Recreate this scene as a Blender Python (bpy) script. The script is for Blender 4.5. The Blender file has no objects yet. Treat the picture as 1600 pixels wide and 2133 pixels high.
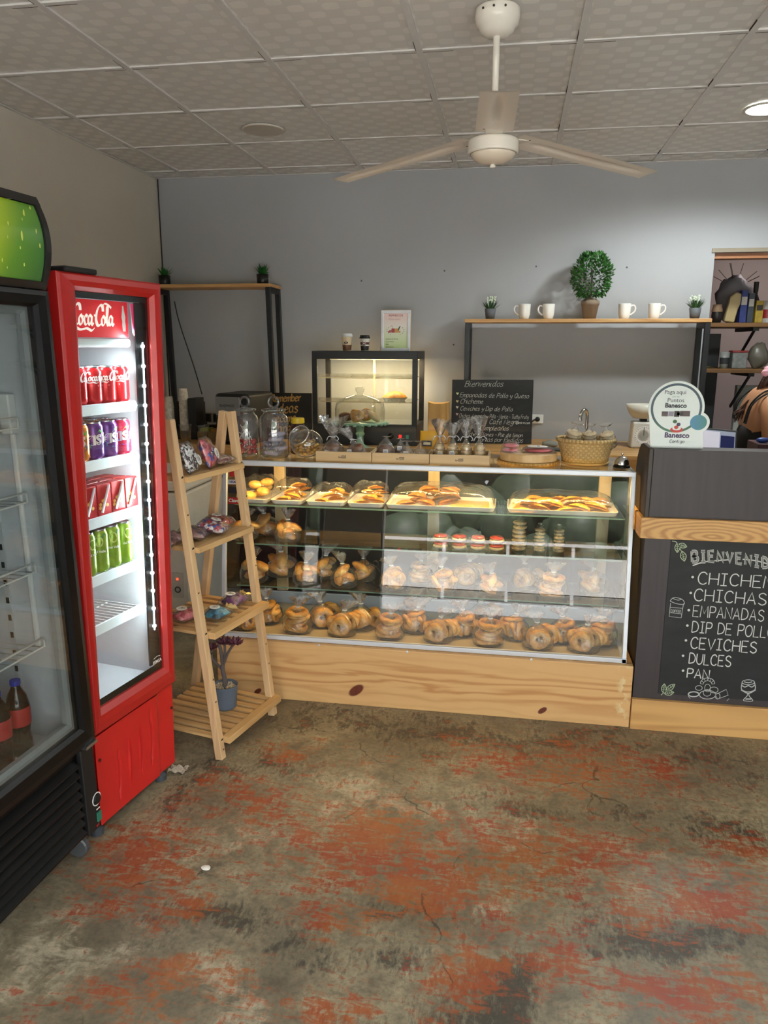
import bpy, bmesh, math, random
from mathutils import Vector, Matrix, Euler, noise
random.seed(7)
PI = math.pi
SC = bpy.context.scene
COL = SC.collection

# ------------------------------------------------------------------ camera
CAM_H = 1.6
FPX = 1580.0
PITCH, YAW, ROLL = math.radians(12.3078), math.radians(9.4787), math.radians(0.2133)
_fwd = Vector((-math.sin(YAW)*math.cos(PITCH), math.cos(YAW)*math.cos(PITCH), -math.sin(PITCH)))
_right = Vector((math.cos(YAW), math.sin(YAW), 0))
_up = _right.cross(_fwd)
_r2 = math.cos(ROLL)*_right + math.sin(ROLL)*_up
_u2 = -math.sin(ROLL)*_right + math.cos(ROLL)*_up
EYE = Vector((0, 0, CAM_H))
cam_data = bpy.data.cameras.new('camera')
cam = bpy.data.objects.new('camera', cam_data)
COL.objects.link(cam)
cam.matrix_world = Matrix(((_r2.x, _u2.x, -_fwd.x, 0), (_r2.y, _u2.y, -_fwd.y, 0), (_r2.z, _u2.z, -_fwd.z, CAM_H), (0, 0, 0, 1)))
cam_data.sensor_fit = 'VERTICAL'
cam_data.sensor_height = 36.0
cam_data.lens = FPX/2133.0*36.0
cam_data.clip_start = 0.02
SC.camera = cam

def ray(u, v): return _r2*((u-800)/FPX) - _u2*((v-1066.5)/FPX) + _fwd
def atY(u, v, y):
    d = ray(u, v); return EYE + d*(y/d.y)
def atZ(u, v, z):
    d = ray(u, v); return EYE + d*((z-CAM_H)/d.z)

# ------------------------------------------------------------------ view, world, daylight
SC.view_settings.view_transform = 'Standard'
SC.view_settings.look = 'None'
SC.view_settings.gamma = 1.0
SC.view_settings.use_curve_mapping = False
SC.view_settings.exposure = 0.5
SC.cycles.max_bounces = 12
SC.cycles.diffuse_bounces = 5
SC.cycles.glossy_bounces = 5
SC.cycles.transparent_max_bounces = 48
SC.cycles.transmission_bounces = 8
SC.cycles.use_denoising = True
SC.cycles.sample_clamp_indirect = 6.0
SC.cycles.caustics_reflective = False
SC.cycles.caustics_refractive = False

SKY = 5.5
world = bpy.data.worlds.new('sky'); SC.world = world
world.use_nodes = True
wn = world.node_tree
bg = wn.nodes['Background']
bg.inputs[0].default_value = (0.90, 0.95, 1.0, 1)
bg.inputs[1].default_value = SKY

def area(name, loc, target, sx, sy, power, color=(1, 1, 1), portal=False, spread=None, up=None):
    l = bpy.data.lights.new(name, 'AREA'); l.shape = 'RECTANGLE'; l.size = sx; l.size_y = sy
    l.energy = power; l.color = color
    if spread: l.spread = spread
    o = bpy.data.objects.new(name, l); COL.objects.link(o)
    o.location = loc
    z = (Vector(loc)-Vector(target)).normalized(); u = Vector(up) if up else Vector((0, 0, 1))
    if abs(z.dot(u)) > 0.99: u = Vector((0, 1, 0))
    x = u.cross(z).normalized(); y = z.cross(x)
    o.rotation_euler = Matrix((x, y, z)).transposed().to_euler()
    if portal: l.cycles.is_portal = True
    return o

ROOM_L, ROOM_R, ROOM_B, ROOM_F, HC = -2.467, 3.3, 5.25, -1.4, 2.722
OPEN_X0, OPEN_X1, OPEN_H = -1.3, 2.9, 2.45
area('daylight_portal', ((OPEN_X0+OPEN_X1)/2, ROOM_F-0.02, OPEN_H/2), ((OPEN_X0+OPEN_X1)/2, 4, OPEN_H/2), OPEN_X1-OPEN_X0, OPEN_H, 1, portal=True)
sun = bpy.data.lights.new('sun', 'SUN'); sun.energy = 58.0; sun.angle = math.radians(1.0); sun.color = (1.0, 0.98, 0.95)
sun_o = bpy.data.objects.new('sun', sun); COL.objects.link(sun_o)
sun_o.rotation_euler = Vector((0.25, 0.45, 1.0)).to_track_quat('Z', 'Y').to_euler()   # high, from behind the shop
# downlight in the ceiling (the lit one) and a fill light added for the back room
def point_spot(name, loc, power, color, size=0.1, angle=150, blend=0.6):
    l = bpy.data.lights.new(name, 'SPOT'); l.energy = power; l.color = color
    l.spot_size = math.radians(angle); l.spot_blend = blend; l.shadow_soft_size = size
    o = bpy.data.objects.new(name, l); COL.objects.link(o); o.location = loc
    return o
point_spot('downlight_lamp', (1.153, 4.2, HC-0.03), 78, (0.93, 1.0, 0.97), 0.1, 165, 0.4)
area('back_room_fill', (2.0, 6.4, 2.5), (2.0, 6.4, 0), 0.5, 0.5, 4.5, (1.0, 0.88, 0.85))

# ------------------------------------------------------------------ materials
def srgb(c):
    if isinstance(c, str):
        c = c.lstrip('#'); c = [int(c[i:i+2], 16)/255 for i in (0, 2, 4)]
    return tuple(x/12.92 if x <= 0.04045 else ((x+0.055)/1.055)**2.4 for x in c)

class NT:
    def __init__(s, name):
        s.m = bpy.data.materials.new(name); s.m.use_nodes = True
        s.t = s.m.node_tree; s.t.nodes.clear()
        s.out = s.n('ShaderNodeOutputMaterial')
    def n(s, typ, **kw):
        x = s.t.nodes.new(typ)
        for k, v in kw.items(): setattr(x, k, v)
        return x
    def link(s, a, b): s.t.links.new(a, b)
    def set(s, sock, v):
        if isinstance(v, bpy.types.NodeSocket): s.link(v, sock)
        elif isinstance(v, (tuple, list)) and len(v) == 3 and sock.type == 'RGBA': sock.default_value = (*v, 1)
        else: sock.default_value = v
    def math(s, op, a, b=0.0, c=None):
        x = s.n('ShaderNodeMath', operation=op); s.set(x.inputs[0], a); s.set(x.inputs[1], b)
        if c is not None: s.set(x.inputs[2], c)
        return x.outputs[0]
    def mix(s, f, a, b, blend='MIX'):
        x = s.n('ShaderNodeMix', data_type='RGBA', blend_type=blend)
        s.set(x.inputs[0], f); s.set(x.inputs[6], a); s.set(x.inputs[7], b)
        return x.outputs[2]
    def ramp(s, f, stops, interp='LINEAR'):
        x = s.n('ShaderNodeValToRGB'); s.set(x.inputs[0], f); x.color_ramp.interpolation = interp
        e = x.color_ramp.elements
        while len(e) < len(stops): e.new(0.5)
        for i, (p, c) in enumerate(stops):
            e[i].position = p; e[i].color = (*c, 1) if len(c) == 3 else c
        return x.outputs[0]
    def coord(s, scale=(1, 1, 1), rot=(0, 0, 0), loc=(0, 0, 0), kind='Object'):
        t = s.n('ShaderNodeTexCoord'); m = s.n('ShaderNodeMapping')
        s.link(t.outputs[kind], m.inputs[0])
        m.inputs['Scale'].default_value = scale; m.inputs['Rotation'].default_value = rot; m.inputs['Location'].default_value = loc
        return m.outputs[0]
    def noise(s, vec, scale=5, detail=4, rough=0.55, dist=0.0):
        x = s.n('ShaderNodeTexNoise'); s.link(vec, x.inputs['Vector'])
        x.inputs['Scale'].default_value = scale; x.inputs['Detail'].default_value = detail
        x.inputs['Roughness'].default_value = rough; x.inputs['Distortion'].default_value = dist
        return x.outputs[0]
    def bump(s, h, strength=0.2, dist=0.01):
        x = s.n('ShaderNodeBump'); x.inputs['Strength'].default_value = strength; x.inputs['Distance'].default_value = dist
        s.link(h, x.inputs['Height']); return x.outputs[0]
    def bsdf(s, col, rough=0.5, metal=0.0, normal=None, spec=None, **kw):
        b = s.n('ShaderNodeBsdfPrincipled')
        s.set(b.inputs['Base Color'], col); s.set(b.inputs['Roughness'], rough); s.set(b.inputs['Metallic'], metal)
        if normal is not None: s.link(normal, b.inputs['Normal'])
        if spec is not None: s.set(b.inputs['Specular IOR Level'], spec)
        for k, v in kw.items(): s.set(b.inputs[k.replace('_', ' ')], v)
        s.link(b.outputs[0], s.out.inputs[0]); return b

MATS = {}
def M(name, col=None, rough=0.5, metal=0.0, var=0.06, nscale=14, bump=0.0, spec=None, **kw):
    if name in MATS: return MATS[name]
    t = NT(name); c = srgb(col); v = t.coord()
    nz = t.noise(v, nscale, 4)
    f = t.ramp(nz, [(0.3, (1-var,)*3), (0.7, (1+var*0.5,)*3)])
    colr = t.mix(1.0, c, f, 'MULTIPLY')
    nm = t.bump(t.noise(v, nscale*6, 3), bump, 0.004) if bump else None
    t.bsdf(colr, rough, metal, nm, spec, **kw)
    MATS[name] = t.m; return t.m

def emit(name, col, strength):
    if name in MATS: return MATS[name]
    t = NT(name); e = t.n('ShaderNodeEmission'); e.inputs[0].default_value = (*srgb(col), 1); e.inputs[1].default_value = strength
    t.link(e.outputs[0], t.out.inputs[0]); MATS[name] = t.m; return t.m

def glass(name, tint=(1, 1, 1), refl=1.0, rough=0.02, haze=0.0, haze_col=(0.9, 0.9, 0.9), bump=0.0, bscale=30, ior=1.5, stretch=(1, 1, 1), base=0.0):
    # thin sheet: clear with a Fresnel reflection on top
    if name in MATS: return MATS[name]
    t = NT(name)
    tr = t.n('ShaderNodeBsdfTransparent'); tr.inputs[0].default_value = (*tint, 1)
    gl = t.n('ShaderNodeBsdfGlossy'); gl.inputs['Roughness'].default_value = rough
    geo = t.n('ShaderNodeNewGeometry'); dot = t.n('ShaderNodeVectorMath', operation='DOT_PRODUCT')
    t.link(geo.outputs['Incoming'], dot.inputs[0]); t.link(geo.outputs['Normal'], dot.inputs[1])
    f0 = ((ior-1)/(ior+1))**2
    fres = lambda: t.math('ADD', f0, t.math('MULTIPLY', 1-f0, t.math('POWER', t.math('SUBTRACT', 1.0, t.math('MINIMUM', t.math('ABSOLUTE', dot.outputs['Value']), 1.0)), 5.0)))
    v = t.coord(scale=stretch)
    h = t.noise(v, bscale, 3)
    if bump:
        b = t.bump(h, bump, 0.01); t.link(b, gl.inputs['Normal']); t.link(b, dot.inputs[1])
    fac = t.math('ADD', t.math('MULTIPLY', fres(), refl), base); fac = t.math('MINIMUM', fac, 1.0)
    under = tr.outputs[0]
    if haze:
        di = t.n('ShaderNodeBsdfDiffuse'); di.inputs[0].default_value = (*haze_col, 1)
        m0 = t.n('ShaderNodeMixShader'); hz = t.math('MULTIPLY', t.ramp(h, [(0.35, (0.3,)*3), (0.7, (1.4,)*3)]), haze)
        t.link(hz, m0.inputs[0]); t.link(under, m0.inputs[1]); t.link(di.outputs[0], m0.inputs[2]); under = m0.outputs[0]
    m1 = t.n('ShaderNodeMixShader'); t.link(fac, m1.inputs[0]); t.link(under, m1.inputs[1]); t.link(gl.outputs[0], m1.inputs[2])
    t.link(m1.outputs[0], t.out.inputs[0])
    MATS[name] = t.m; return t.m

def wood(name, light, dark, axis='X', scale=1.0, rough=0.45, knots=0.0, contrast=1.0, ring=5.0):
    # grain runs along axis
    if name in MATS: return MATS[name]
    t = NT(name)
    st = {'X': (0.35, 5.0, 5.0), 'Y': (5.0, 0.35, 5.0), 'Z': (5.0, 5.0, 0.35)}[axis]
    oi = t.n('ShaderNodeObjectInfo')
    tc = t.n('ShaderNodeTexCoord'); mp = t.n('ShaderNodeMapping'); t.link(tc.outputs['Object'], mp.inputs[0])
    mp.inputs['Scale'].default_value = [x*scale for x in st]
    off = t.n('ShaderNodeCombineXYZ')
    for i in range(3): t.link(t.math('MULTIPLY', oi.outputs['Random'], 7.0+3*i), off.inputs[i])
    t.link(off.outputs[0], mp.inputs['Location'])
    v = mp.outputs[0]
    base = t.noise(v, 1.1, 2, 0.4, 0.4)
    rings = t.math('SINE', t.math('MULTIPLY', base, ring*12.0))
    fine = t.noise(v, 9, 4, 0.6)
    f = t.math('ADD', t.math('MULTIPLY', rings, 0.28*contrast), t.math('MULTIPLY', fine, 0.55))
    l, d = srgb(light), srgb(dark)
    c = t.ramp(f, [(0.05, l), (0.45, tuple(a*0.65+b*0.35 for a, b in zip(l, d))), (0.85, d)])
    t.bsdf(c, rough, 0, t.bump(fine, 0.08, 0.002))
    MATS[name] = t.m; return t.m

# ------------------------------------------------------------------ mesh building
class MB:
    def __init__(s): s.v = []; s.f = []; s.mi = []; s.cur = 0
    def add(s, vs, fs, mat=None):
        o = len(s.v); s.v += [Vector(v) for v in vs]
        for f in fs: s.f.append([i+o for i in f]); s.mi.append(s.cur if mat is None else mat)
        return s
    def box(s, x0, x1, y0, y1, z0, z1, mat=None, M=None):
        vs = [Vector(p) for p in ((x0, y0, z0), (x1, y0, z0), (x1, y1, z0), (x0, y1, z0), (x0, y0, z1), (x1, y0, z1), (x1, y1, z1), (x0, y1, z1))]
        if M is not None: vs = [M @ v for v in vs]
        return s.add(vs, [(0, 3, 2, 1), (4, 5, 6, 7), (0, 1, 5, 4), (1, 2, 6, 5), (2, 3, 7, 6), (3, 0, 4, 7)], mat)
    def bar(s, a, b, w, h, up=(0, 0, 1), mat=None):
        a, b = Vector(a), Vector(b); d = (b-a).normalized(); u = Vector(up)
        sd = d.cross(u).normalized(); u = sd.cross(d)
        vs = [p + sd*(w/2*i) + u*(h/2*j) for p in (a, b) for i, j in ((-1, -1), (1, -1), (1, 1), (-1, 1))]
        return s.add(vs, [(0, 1, 2, 3), (7, 6, 5, 4), (0, 4, 5, 1), (1, 5, 6, 2), (2, 6, 7, 3), (3, 7, 4, 0)], mat)
    def tube(s, pts, r, n=8, mat=None, cap=True):
        pts = [Vector(p) for p in pts]; rs = r if isinstance(r, (list, tuple)) else [r]*len(pts)
        ref = Vector((0, 0, 1)) if abs((pts[-1]-pts[0]).normalized().z) < 0.95 else Vector((1, 0, 0))
        vs = []
        for i, p in enumerate(pts):
            d = (pts[min(i+1, len(pts)-1)]-pts[max(i-1, 0)]).normalized()
            a = d.cross(ref)
            a = a.normalized() if a.length > 1e-6 else Vector((1, 0, 0)); b = d.cross(a)
            for k in range(n):
                t = 2*PI*k/n; vs.append(p + a*(math.cos(t)*rs[i]) + b*(math.sin(t)*rs[i]))
        fs = []
        for i in range(len(pts)-1):
            for k in range(n):
                k2 = (k+1) % n; fs.append((i*n+k, i*n+k2, (i+1)*n+k2, (i+1)*n+k))
        if cap: fs.append(tuple(range(n))); fs.append(tuple(reversed(range((len(pts)-1)*n, len(pts)*n))))
        return s.add(vs, fs, mat)
    def lathe(s, prof, n=24, M=None, mat=None, sx=1.0, sy=1.0, fn=None):
        vs = []; fs = []; rows = []
        for r, z in prof:
            if r < 1e-6: rows.append([len(vs)]); vs.append(Vector((0, 0, z)))
            else:
                rows.append(list(range(len(vs), len(vs)+n)))
                for k in range(n):
                    a = 2*PI*k/n; q = Vector((r*math.cos(a)*sx, r*math.sin(a)*sy, z))
                    vs.append(fn(q) if fn else q)
        for A, B in zip(rows, rows[1:]):
            if len(A) == 1 and len(B) == 1: continue
            for k in range(n):
                k2 = (k+1) % n
                if len(A) == 1: fs.append((A[0], B[k2], B[k]))
                elif len(B) == 1: fs.append((A[k], A[k2], B[0]))
                else: fs.append((A[k], A[k2], B[k2], B[k]))
        if M is not None: vs = [M @ v for v in vs]
        return s.add(vs, fs, mat)
    def ball(s, c, rx, ry=None, rz=None, n=12, m=8, M=None, mat=None, fn=None):
        ry = rx if ry is None else ry; rz = rx if rz is None else rz
        T = Matrix.Translation(Vector(c)) @ (M if M is not None else Matrix()) @ Matrix.Diagonal((rx, ry, rz, 1))
        prof = [(math.sin(PI*i/m), -math.cos(PI*i/m)) for i in range(m+1)]
        prof[0] = (0, -1); prof[-1] = (0, 1)
        return s.lathe(prof, n, T, mat, fn=fn)
    def torus(s, c, R, r, n=24, m=8, M=None, mat=None):
        T = Matrix.Translation(Vector(c)) @ (M if M is not None else Matrix())
        vs = [T @ Vector(((R+r*math.cos(b))*math.cos(a), (R+r*math.cos(b))*math.sin(a), r*math.sin(b))) for a in [2*PI*i/n for i in range(n)] for b in [2*PI*j/m for j in range(m)]]
        fs = [(i*m+j, ((i+1) % n)*m+j, ((i+1) % n)*m+(j+1) % m, i*m+(j+1) % m) for i in range(n) for j in range(m)]
        return s.add(vs, fs, mat)
    def prism(s, poly, d, M=None, mat=None):
        # poly in XY, extruded along +Z by d
        n = len(poly)
        vs = [Vector((x, y, 0)) for x, y in poly] + [Vector((x, y, d)) for x, y in poly]
        if M is not None: vs = [M @ v for v in vs]
        return s.add(vs, [tuple(reversed(range(n))), tuple(range(n, 2*n))] + [(i, (i+1) % n, n+(i+1) % n, n+i) for i in range(n)], mat)
    def grid(s, fn, nu, nv, mat=None):
        vs = [fn(i/nu, j/nv) for j in range(nv+1) for i in range(nu+1)]
        fs = [(j*(nu+1)+i, j*(nu+1)+i+1, (j+1)*(nu+1)+i+1, (j+1)*(nu+1)+i) for j in range(nv) for i in range(nu)]
        return s.add(vs, fs, mat)
    def mesh(s, me, M=None, mat=None):
        vs = [v.co.copy() for v in me.vertices]
        if M is not None: vs = [M @ v for v in vs]
        return s.add(vs, [tuple(p.vertices) for p in me.polygons], mat)
    def ribbon(s, pts, w, M=None, mat=None, nib=None, thick=0.0004):
        # flat stroke in the XY plane; nib = (angle, thin/thick ratio) gives a pen-like swell
        P = [Vector((p[0], p[1])) for p in pts]
        L, R = [], []
        for i, p in enumerate(P):
            d = P[min(i+1, len(P)-1)]-P[max(i-1, 0)]
            if d.length < 1e-9: d = Vector((1, 0))
            d.normalize(); nrm = Vector((-d.y, d.x)); ww = w
            if nib: ww = w*(nib[1] + (1-nib[1])*abs(math.sin(math.atan2(d.y, d.x)-nib[0])))
            L.append(p+nrm*ww/2); R.append(p-nrm*ww/2)
        vs = [Vector((q.x, q.y, thick)) for q in L+R]; n = len(P)
        if M is not None: vs = [M @ v for v in vs]
        return s.add(vs, [(i, n+i, n+i+1, i+1) for i in range(n-1)], mat)
    def build(s, name, mats, parent=None, smooth=False, bevel=0.0, loc=None, seg=2, subd=0):
        me = bpy.data.meshes.new(name); me.from_pydata([tuple(v) for v in s.v], [], s.f)
        for m in (mats if isinstance(mats, (list, tuple)) else [mats]): me.materials.append(m)
        if any(s.mi): me.polygons.foreach_set('material_index', s.mi)
        if smooth: me.polygons.foreach_set('use_smooth', [True]*len(me.polygons))
        me.update()
        o = bpy.data.objects.new(name, me); COL.objects.link(o)
        if parent is not None: o.parent = parent
        if loc is not None: o.location = loc
        if bevel:
            b = o.modifiers.new('bevel', 'BEVEL'); b.width = bevel; b.segments = seg; b.limit_method = 'ANGLE'; b.angle_limit = math.radians(40)
            b.harden_normals = False
        if subd:
            q = o.modifiers.new('smooth', 'SUBSURF'); q.levels = subd; q.render_levels = subd
        return o

def tag(o, label=None, cat=None, group=None, kind=None):
    if label: o['label'] = label
    if cat: o['category'] = cat
    if group: o['group'] = group
    if kind: o['kind'] = kind
    return o
def thing(name, label, cat, loc=(0, 0, 0), rz=0.0, group=None):
    o = bpy.data.objects.new(name, None); COL.objects.link(o)
    o.location = loc; o.rotation_euler = (0, 0, rz); o.empty_display_size = 0.05
    return tag(o, label, cat, group)
def struct(o): o['kind'] = 'structure'; return o
def dup(root, loc, rz=None, label=None, group=None, scale=None):
    def cp(o, par):
        c = o.copy(); COL.objects.link(c)
        if par is not None: c.parent = par
        for ch in o.children: cp(ch, c)
        return c
    r = cp(root, None); r.location = loc
    if rz is not None: r.rotation_euler = (0, 0, rz)
    if label: r['label'] = label
    if group: r['group'] = group
    if scale: r.scale = scale if isinstance(scale, (tuple, list)) else (scale,)*3
    return r
def frame_m(o, x, y):
    # matrix whose local x, y axes follow the given directions at origin o
    x = Vector(x).normalized(); y = Vector(y); y = (y-x*y.dot(x)).normalized(); z = x.cross(y)
    return Matrix(((x.x, y.x, z.x, o[0]), (x.y, y.y, z.y, o[1]), (x.z, y.z, z.z, o[2]), (0, 0, 0, 1)))
RX = lambda a: Matrix.Rotation(a, 4, 'X')
RY = lambda a: Matrix.Rotation(a, 4, 'Y')
RZ = lambda a: Matrix.Rotation(a, 4, 'Z')
T = lambda *a: Matrix.Translation(Vector(a))
ORD = 'first second third fourth fifth sixth seventh eighth ninth tenth eleventh twelfth thirteenth fourteenth fifteenth sixteenth seventeenth eighteenth nineteenth twentieth'.split()

# printed type, as meshes
def type_mesh(s, size=1.0, bold=0.0, align='CENTER', shear=0.0, spacing=1.0):
    c = bpy.data.curves.new('type', 'FONT'); c.body = s; c.size = size; c.align_x = align; c.align_y = 'CENTER'
    c.offset = bold; c.shear = shear; c.space_character = spacing; c.resolution_u = 3
    o = bpy.data.objects.new('type', c); COL.objects.link(o)
    dg = bpy.context.evaluated_depsgraph_get()
    me = bpy.data.meshes.new_from_object(o.evaluated_get(dg))
    bpy.data.objects.remove(o); bpy.data.curves.remove(c)
    return me
TYPE = {
    'daewoo': type_mesh('DAEWOO', 1, 0.02, spacing=1.05), 'refrescos': type_mesh('REFRESCOS', 1, 0.015, spacing=1.1),
    'paga': type_mesh('Paga aquí', 1), 'contus': type_mesh('con tus', 1), 'puntos': type_mesh('Punt●s', 1) if False else type_mesh('Puntos', 1),
    'banesco': type_mesh('Banesco', 1, 0.035), 'kist': type_mesh('KIST', 1, 0.05, shear=0.15), 'delvalle': type_mesh('del Valle', 1, 0.03),
    'femsa': type_mesh('FEMSA', 1, 0.02), 'clave': type_mesh('Clave', 1, 0.03), 'd': type_mesh('D', 1, 0.05),
    'ponche': type_mesh('PONCHE DE FRUTAS', 1, 0.01, 'LEFT'), 'guanabana': type_mesh('GUANABANA', 1, 0.01, 'LEFT'),
    'pina': type_mesh('PIÑA', 1, 0.01, 'LEFT'), 'papaya': type_mesh('ZARZAMORA', 1, 0.01, 'LEFT'), 'visa': type_mesh('VISA', 1, 0.03, shear=0.2),
    'monogram': type_mesh('UR', 1, 0.0),
}

# hand lettering: single strokes, cap height 6, x-height 4, '~' = smooth stroke
GL = {
 'A': '0,0 2,6 4,0|.7,2 3.3,2', 'B': '0,0 0,6|~0,6 2.6,5.9 3.2,4.6 2.4,3.3 0,3.2|~0,3.2 3,3 3.8,1.6 2.8,.1 0,0', 'C': '~3.8,4.9 2.6,6 .9,5.4 .1,3 .8,.7 2.5,0 3.9,.9',
 'D': '0,0 0,6|~0,6 2.4,5.6 3.8,3.4 3,.9 0,0', 'E': '3.4,6 0,6 0,0 3.5,0|0,3.1 2.8,3.1', 'F': '3.4,6 0,6 0,0|0,3.1 2.8,3.1', 'G': '~3.8,5 2.4,6 .8,5.2 .1,3 .8,.6 2.5,0 3.7,.9 3.8,2.6|3.8,2.6 2.2,2.6',
 'H': '0,0 0,6|4,0 4,6|0,3 4,3', 'I': '1.4,0 1.4,6|0,6 2.8,6|0,0 2.8,0', 'J': '~3,6 3,1.4 1.6,0 0,1.2', 'K': '0,0 0,6|3.8,6 0,2.8|1,3.6 4,0', 'L': '0,6 0,0 3.2,0',
 'M': '0,0 .4,6 2.3,2 4.2,6 4.7,0', 'N': '0,0 0,6 3.8,0 3.8,6', 'O': '~2,6 .5,5 0,3 .6,.8 2,0 3.4,.8 4,3 3.5,5.1 2,6', 'P': '0,0 0,6|~0,6 2.8,5.8 3.4,4.4 2.5,3 0,2.9',
 'Q': '~2,6 .5,5 0,3 .6,.8 2,0 3.4,.8 4,3 3.5,5.1 2,6|2.4,1.6 4.2,-.4', 'R': '0,0 0,6|~0,6 2.8,5.8 3.4,4.5 2.5,3.1 0,3|1.6,3 3.8,0', 'S': '~3.4,5.1 2,6 .4,5.2 .5,3.8 2,3 3.4,2.1 3.4,.8 1.9,0 .2,.9',
 'T': '2,0 2,6|0,6 4,6', 'U': '~0,6 .1,1.6 1.8,0 3.6,1.5 3.8,6', 'V': '0,6 2,0 4,6', 'W': '0,6 1.3,0 2.6,5 3.9,0 5.2,6', 'X': '0,0 4,6|0,6 4,0', 'Y': '0,6 2,3 4,6|2,3 2,0', 'Z': '0,6 4,6 0,0 4,0',
 'a': '~3,3.4 1.6,4 .3,2.8 .4,.8 1.7,.1 2.9,1.6 3.1,3.8|~3.1,3.8 3,.8 3.9,.3', 'b': '0,6.2 .2,0|~.2,1.8 1.6,3.6 3,2.4 2.4,.4 .2,.2', 'c': '~3,3.3 1.7,4 .2,2.2 1.2,.1 3.2,.8', 'd': '~3,3 1.5,3.8 .2,2 1.3,.1 2.8,1.4|~3.2,6.2 3,1 3.9,.2',
 'e': '~.3,2 2.8,2.6 2.2,3.9 .5,3 .4,1 1.8,0 3.5,.9', 'f': '~3,5.4 2,6.2 1.2,4.6 1.2,-.8|.1,3.4 2.7,3.5', 'g': '~3,3.2 1.6,4 .3,2.5 1.4,.6 3,2.4|~3.1,3.8 3,-1 1.2,-2 .2,-1', 'h': '0,6.2 .1,0|~.1,2 1.6,3.8 2.8,2.8 2.9,.2',
 'i': '~.3,3.8 .4,.8 1.4,.2|.4,5.2 .5,5.6', 'j': '~.9,3.8 .8,-1 -.6,-1.8|.9,5.2 1,5.6', 'k': '0,6.2 .1,0|2.6,3.8 .2,1.6 2.9,0', 'l': '~.3,6.2 .2,1.2 1.4,.2', 'm': '0,3.8 .1,0|~.1,2.4 1.2,3.8 2,2.6 2.1,0|~2.1,2.6 3.2,3.8 4.1,2.8 4.3,.1', 'n': '0,3.8 .1,0|~.1,2.2 1.6,3.9 2.8,2.8 2.9,.2',
 'o': '~1.7,4 .2,2.4 1.2,.1 2.9,.8 3,3 1.7,4', 'p': '0,3.8 .1,-2|~.1,2.6 1.6,4 3,2.6 2,.2 .2,.6', 'q': '~3,3.2 1.6,4 .3,2.2 1.6,.2 3,2|3.1,3.8 3,-2', 'r': '0,3.8 .2,0|~.2,2 1.2,3.7 2.4,3.4', 's': '~2.6,3.5 1.2,4 .4,3 2.5,1.4 1.6,.1 .1,.6',
 't': '~1,5.8 .9,1 2.4,.3|0,3.8 2.2,3.9', 'u': '~0,3.8 .2,.8 1.6,.2 2.8,2|~2.9,3.8 2.9,.6 3.6,.2', 'v': '0,3.8 1.4,0 2.9,3.8', 'w': '0,3.8 1,0 2.1,3 3.2,0 4.2,3.8', 'x': '0,0 2.8,3.8|0,3.8 2.8,0', 'y': '~0,3.8 .6,1.2 2.6,1.6|~3,3.8 2.4,-.8 .6,-2', 'z': '0,3.8 2.8,3.8 0,0 2.8,0',
 '-': '0,2.6 2,2.6', ':': '.4,1 .6,1.3|.4,3 .6,3.3', '.': '.2,0 .5,.3', ',': '.5,.4 .1,-.8', ' ': '', 'é': '~.3,2 2.8,2.6 2.2,3.9 .5,3 .4,1 1.8,0 3.5,.9|1.6,5 2.6,6', 'ñ': '0,3.8 .1,0|~.1,2.2 1.6,3.9 2.8,2.8 2.9,.2|~.4,5 1.2,5.6 2,5 2.8,5.6', 'Á': '0,0 2,6 4,0|.7,2 3.3,2',
}
def spline(pts, k=6):
    P = [Vector(p) for p in pts]; out = []
    for i in range(len(P)-1):
        a, b, c, d = P[max(i-1, 0)], P[i], P[i+1], P[min(i+2, len(P)-1)]
        for j in range(k):
            t = j/k
            out.append(0.5*((2*b)+(c-a)*t+(2*a-5*b+4*c-d)*t*t+(3*b-a-3*c+d)*t**3))
    out.append(P[-1]); return out
def strokes(ch):
    res = []
    for s in GL.get(ch, '').split('|'):
        if not s: continue
        sm = s[0] == '~'
        pts = [tuple(float(q) for q in p.split(',')) for p in s.lstrip('~').split()]
        res.append([tuple(p) for p in spline(pts)] if sm else pts)
    return res
def hand(mb, s, M, h, w, slant=0.0, nib=None, gap=1.1, jit=0.0, mat=None, arch=None, align='LEFT', rnd=None):
    # write s with cap height h, stroke w; M places it
    k = h/6; x = 0; items = []
    for ch in s:
        st = strokes(ch)
        wd = max([p[0] for q in st for p in q], default=1.8)
        items.append((x, st)); x += wd+gap
    tot = x-gap; off = -tot/2 if align == 'CENTER' else 0
    for gx, st in items:
        r = rnd or random
        dy, ds = r.uniform(-jit, jit), 1+r.uniform(-jit, jit)*0.15
        for q in st:
            pts = []
            for px_, py_ in q:
                X, Y = (px_*ds+gx+off)*k, (py_*ds+dy)*k
                X += Y*slant
                if arch: Y += -arch*X*X
                pts.append((X, Y))
            mb.ribbon(pts, w, M, mat, nib)
    return tot*k
# ------------------------------------------------------------------ structure
# floor: stained and polished concrete; rust, dark and pale pigment live where the stains are
RUST = [(610,1562,70,22,.8),(760,1750,200,95,1.0),(560,1672,120,45,.8),(880,1835,150,70,1.1),(1010,1800,110,110,.75),(1170,1800,190,100,.85),(1180,1592,260,50,.75),(1040,1560,150,26,.5),(1450,1860,160,75,.95),(1510,1765,90,40,.8),(1400,1612,55,30,.9),
 (300,1775,130,85,.95),(375,1860,55,60,.9),(240,1850,90,60,.6),(300,2092,160,55,.85),(470,2060,60,60,.5),(620,2060,90,60,.85),(640,1895,75,40,.9),(930,2012,75,55,.95),(725,2050,60,45,.7),(1150,2045,110,75,1.0),(1460,2085,190,55,.95),(1330,1900,110,40,.7),(430,1655,40,30,.8),(1560,1930,60,40,.8),(120,2090,80,30,.5),(1230,1930,70,26,.4),(700,1600,90,30,.4),(1310,2110,100,30,.7),(860,1950,60,25,.5),(1030,1930,80,24,.75)]
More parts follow.
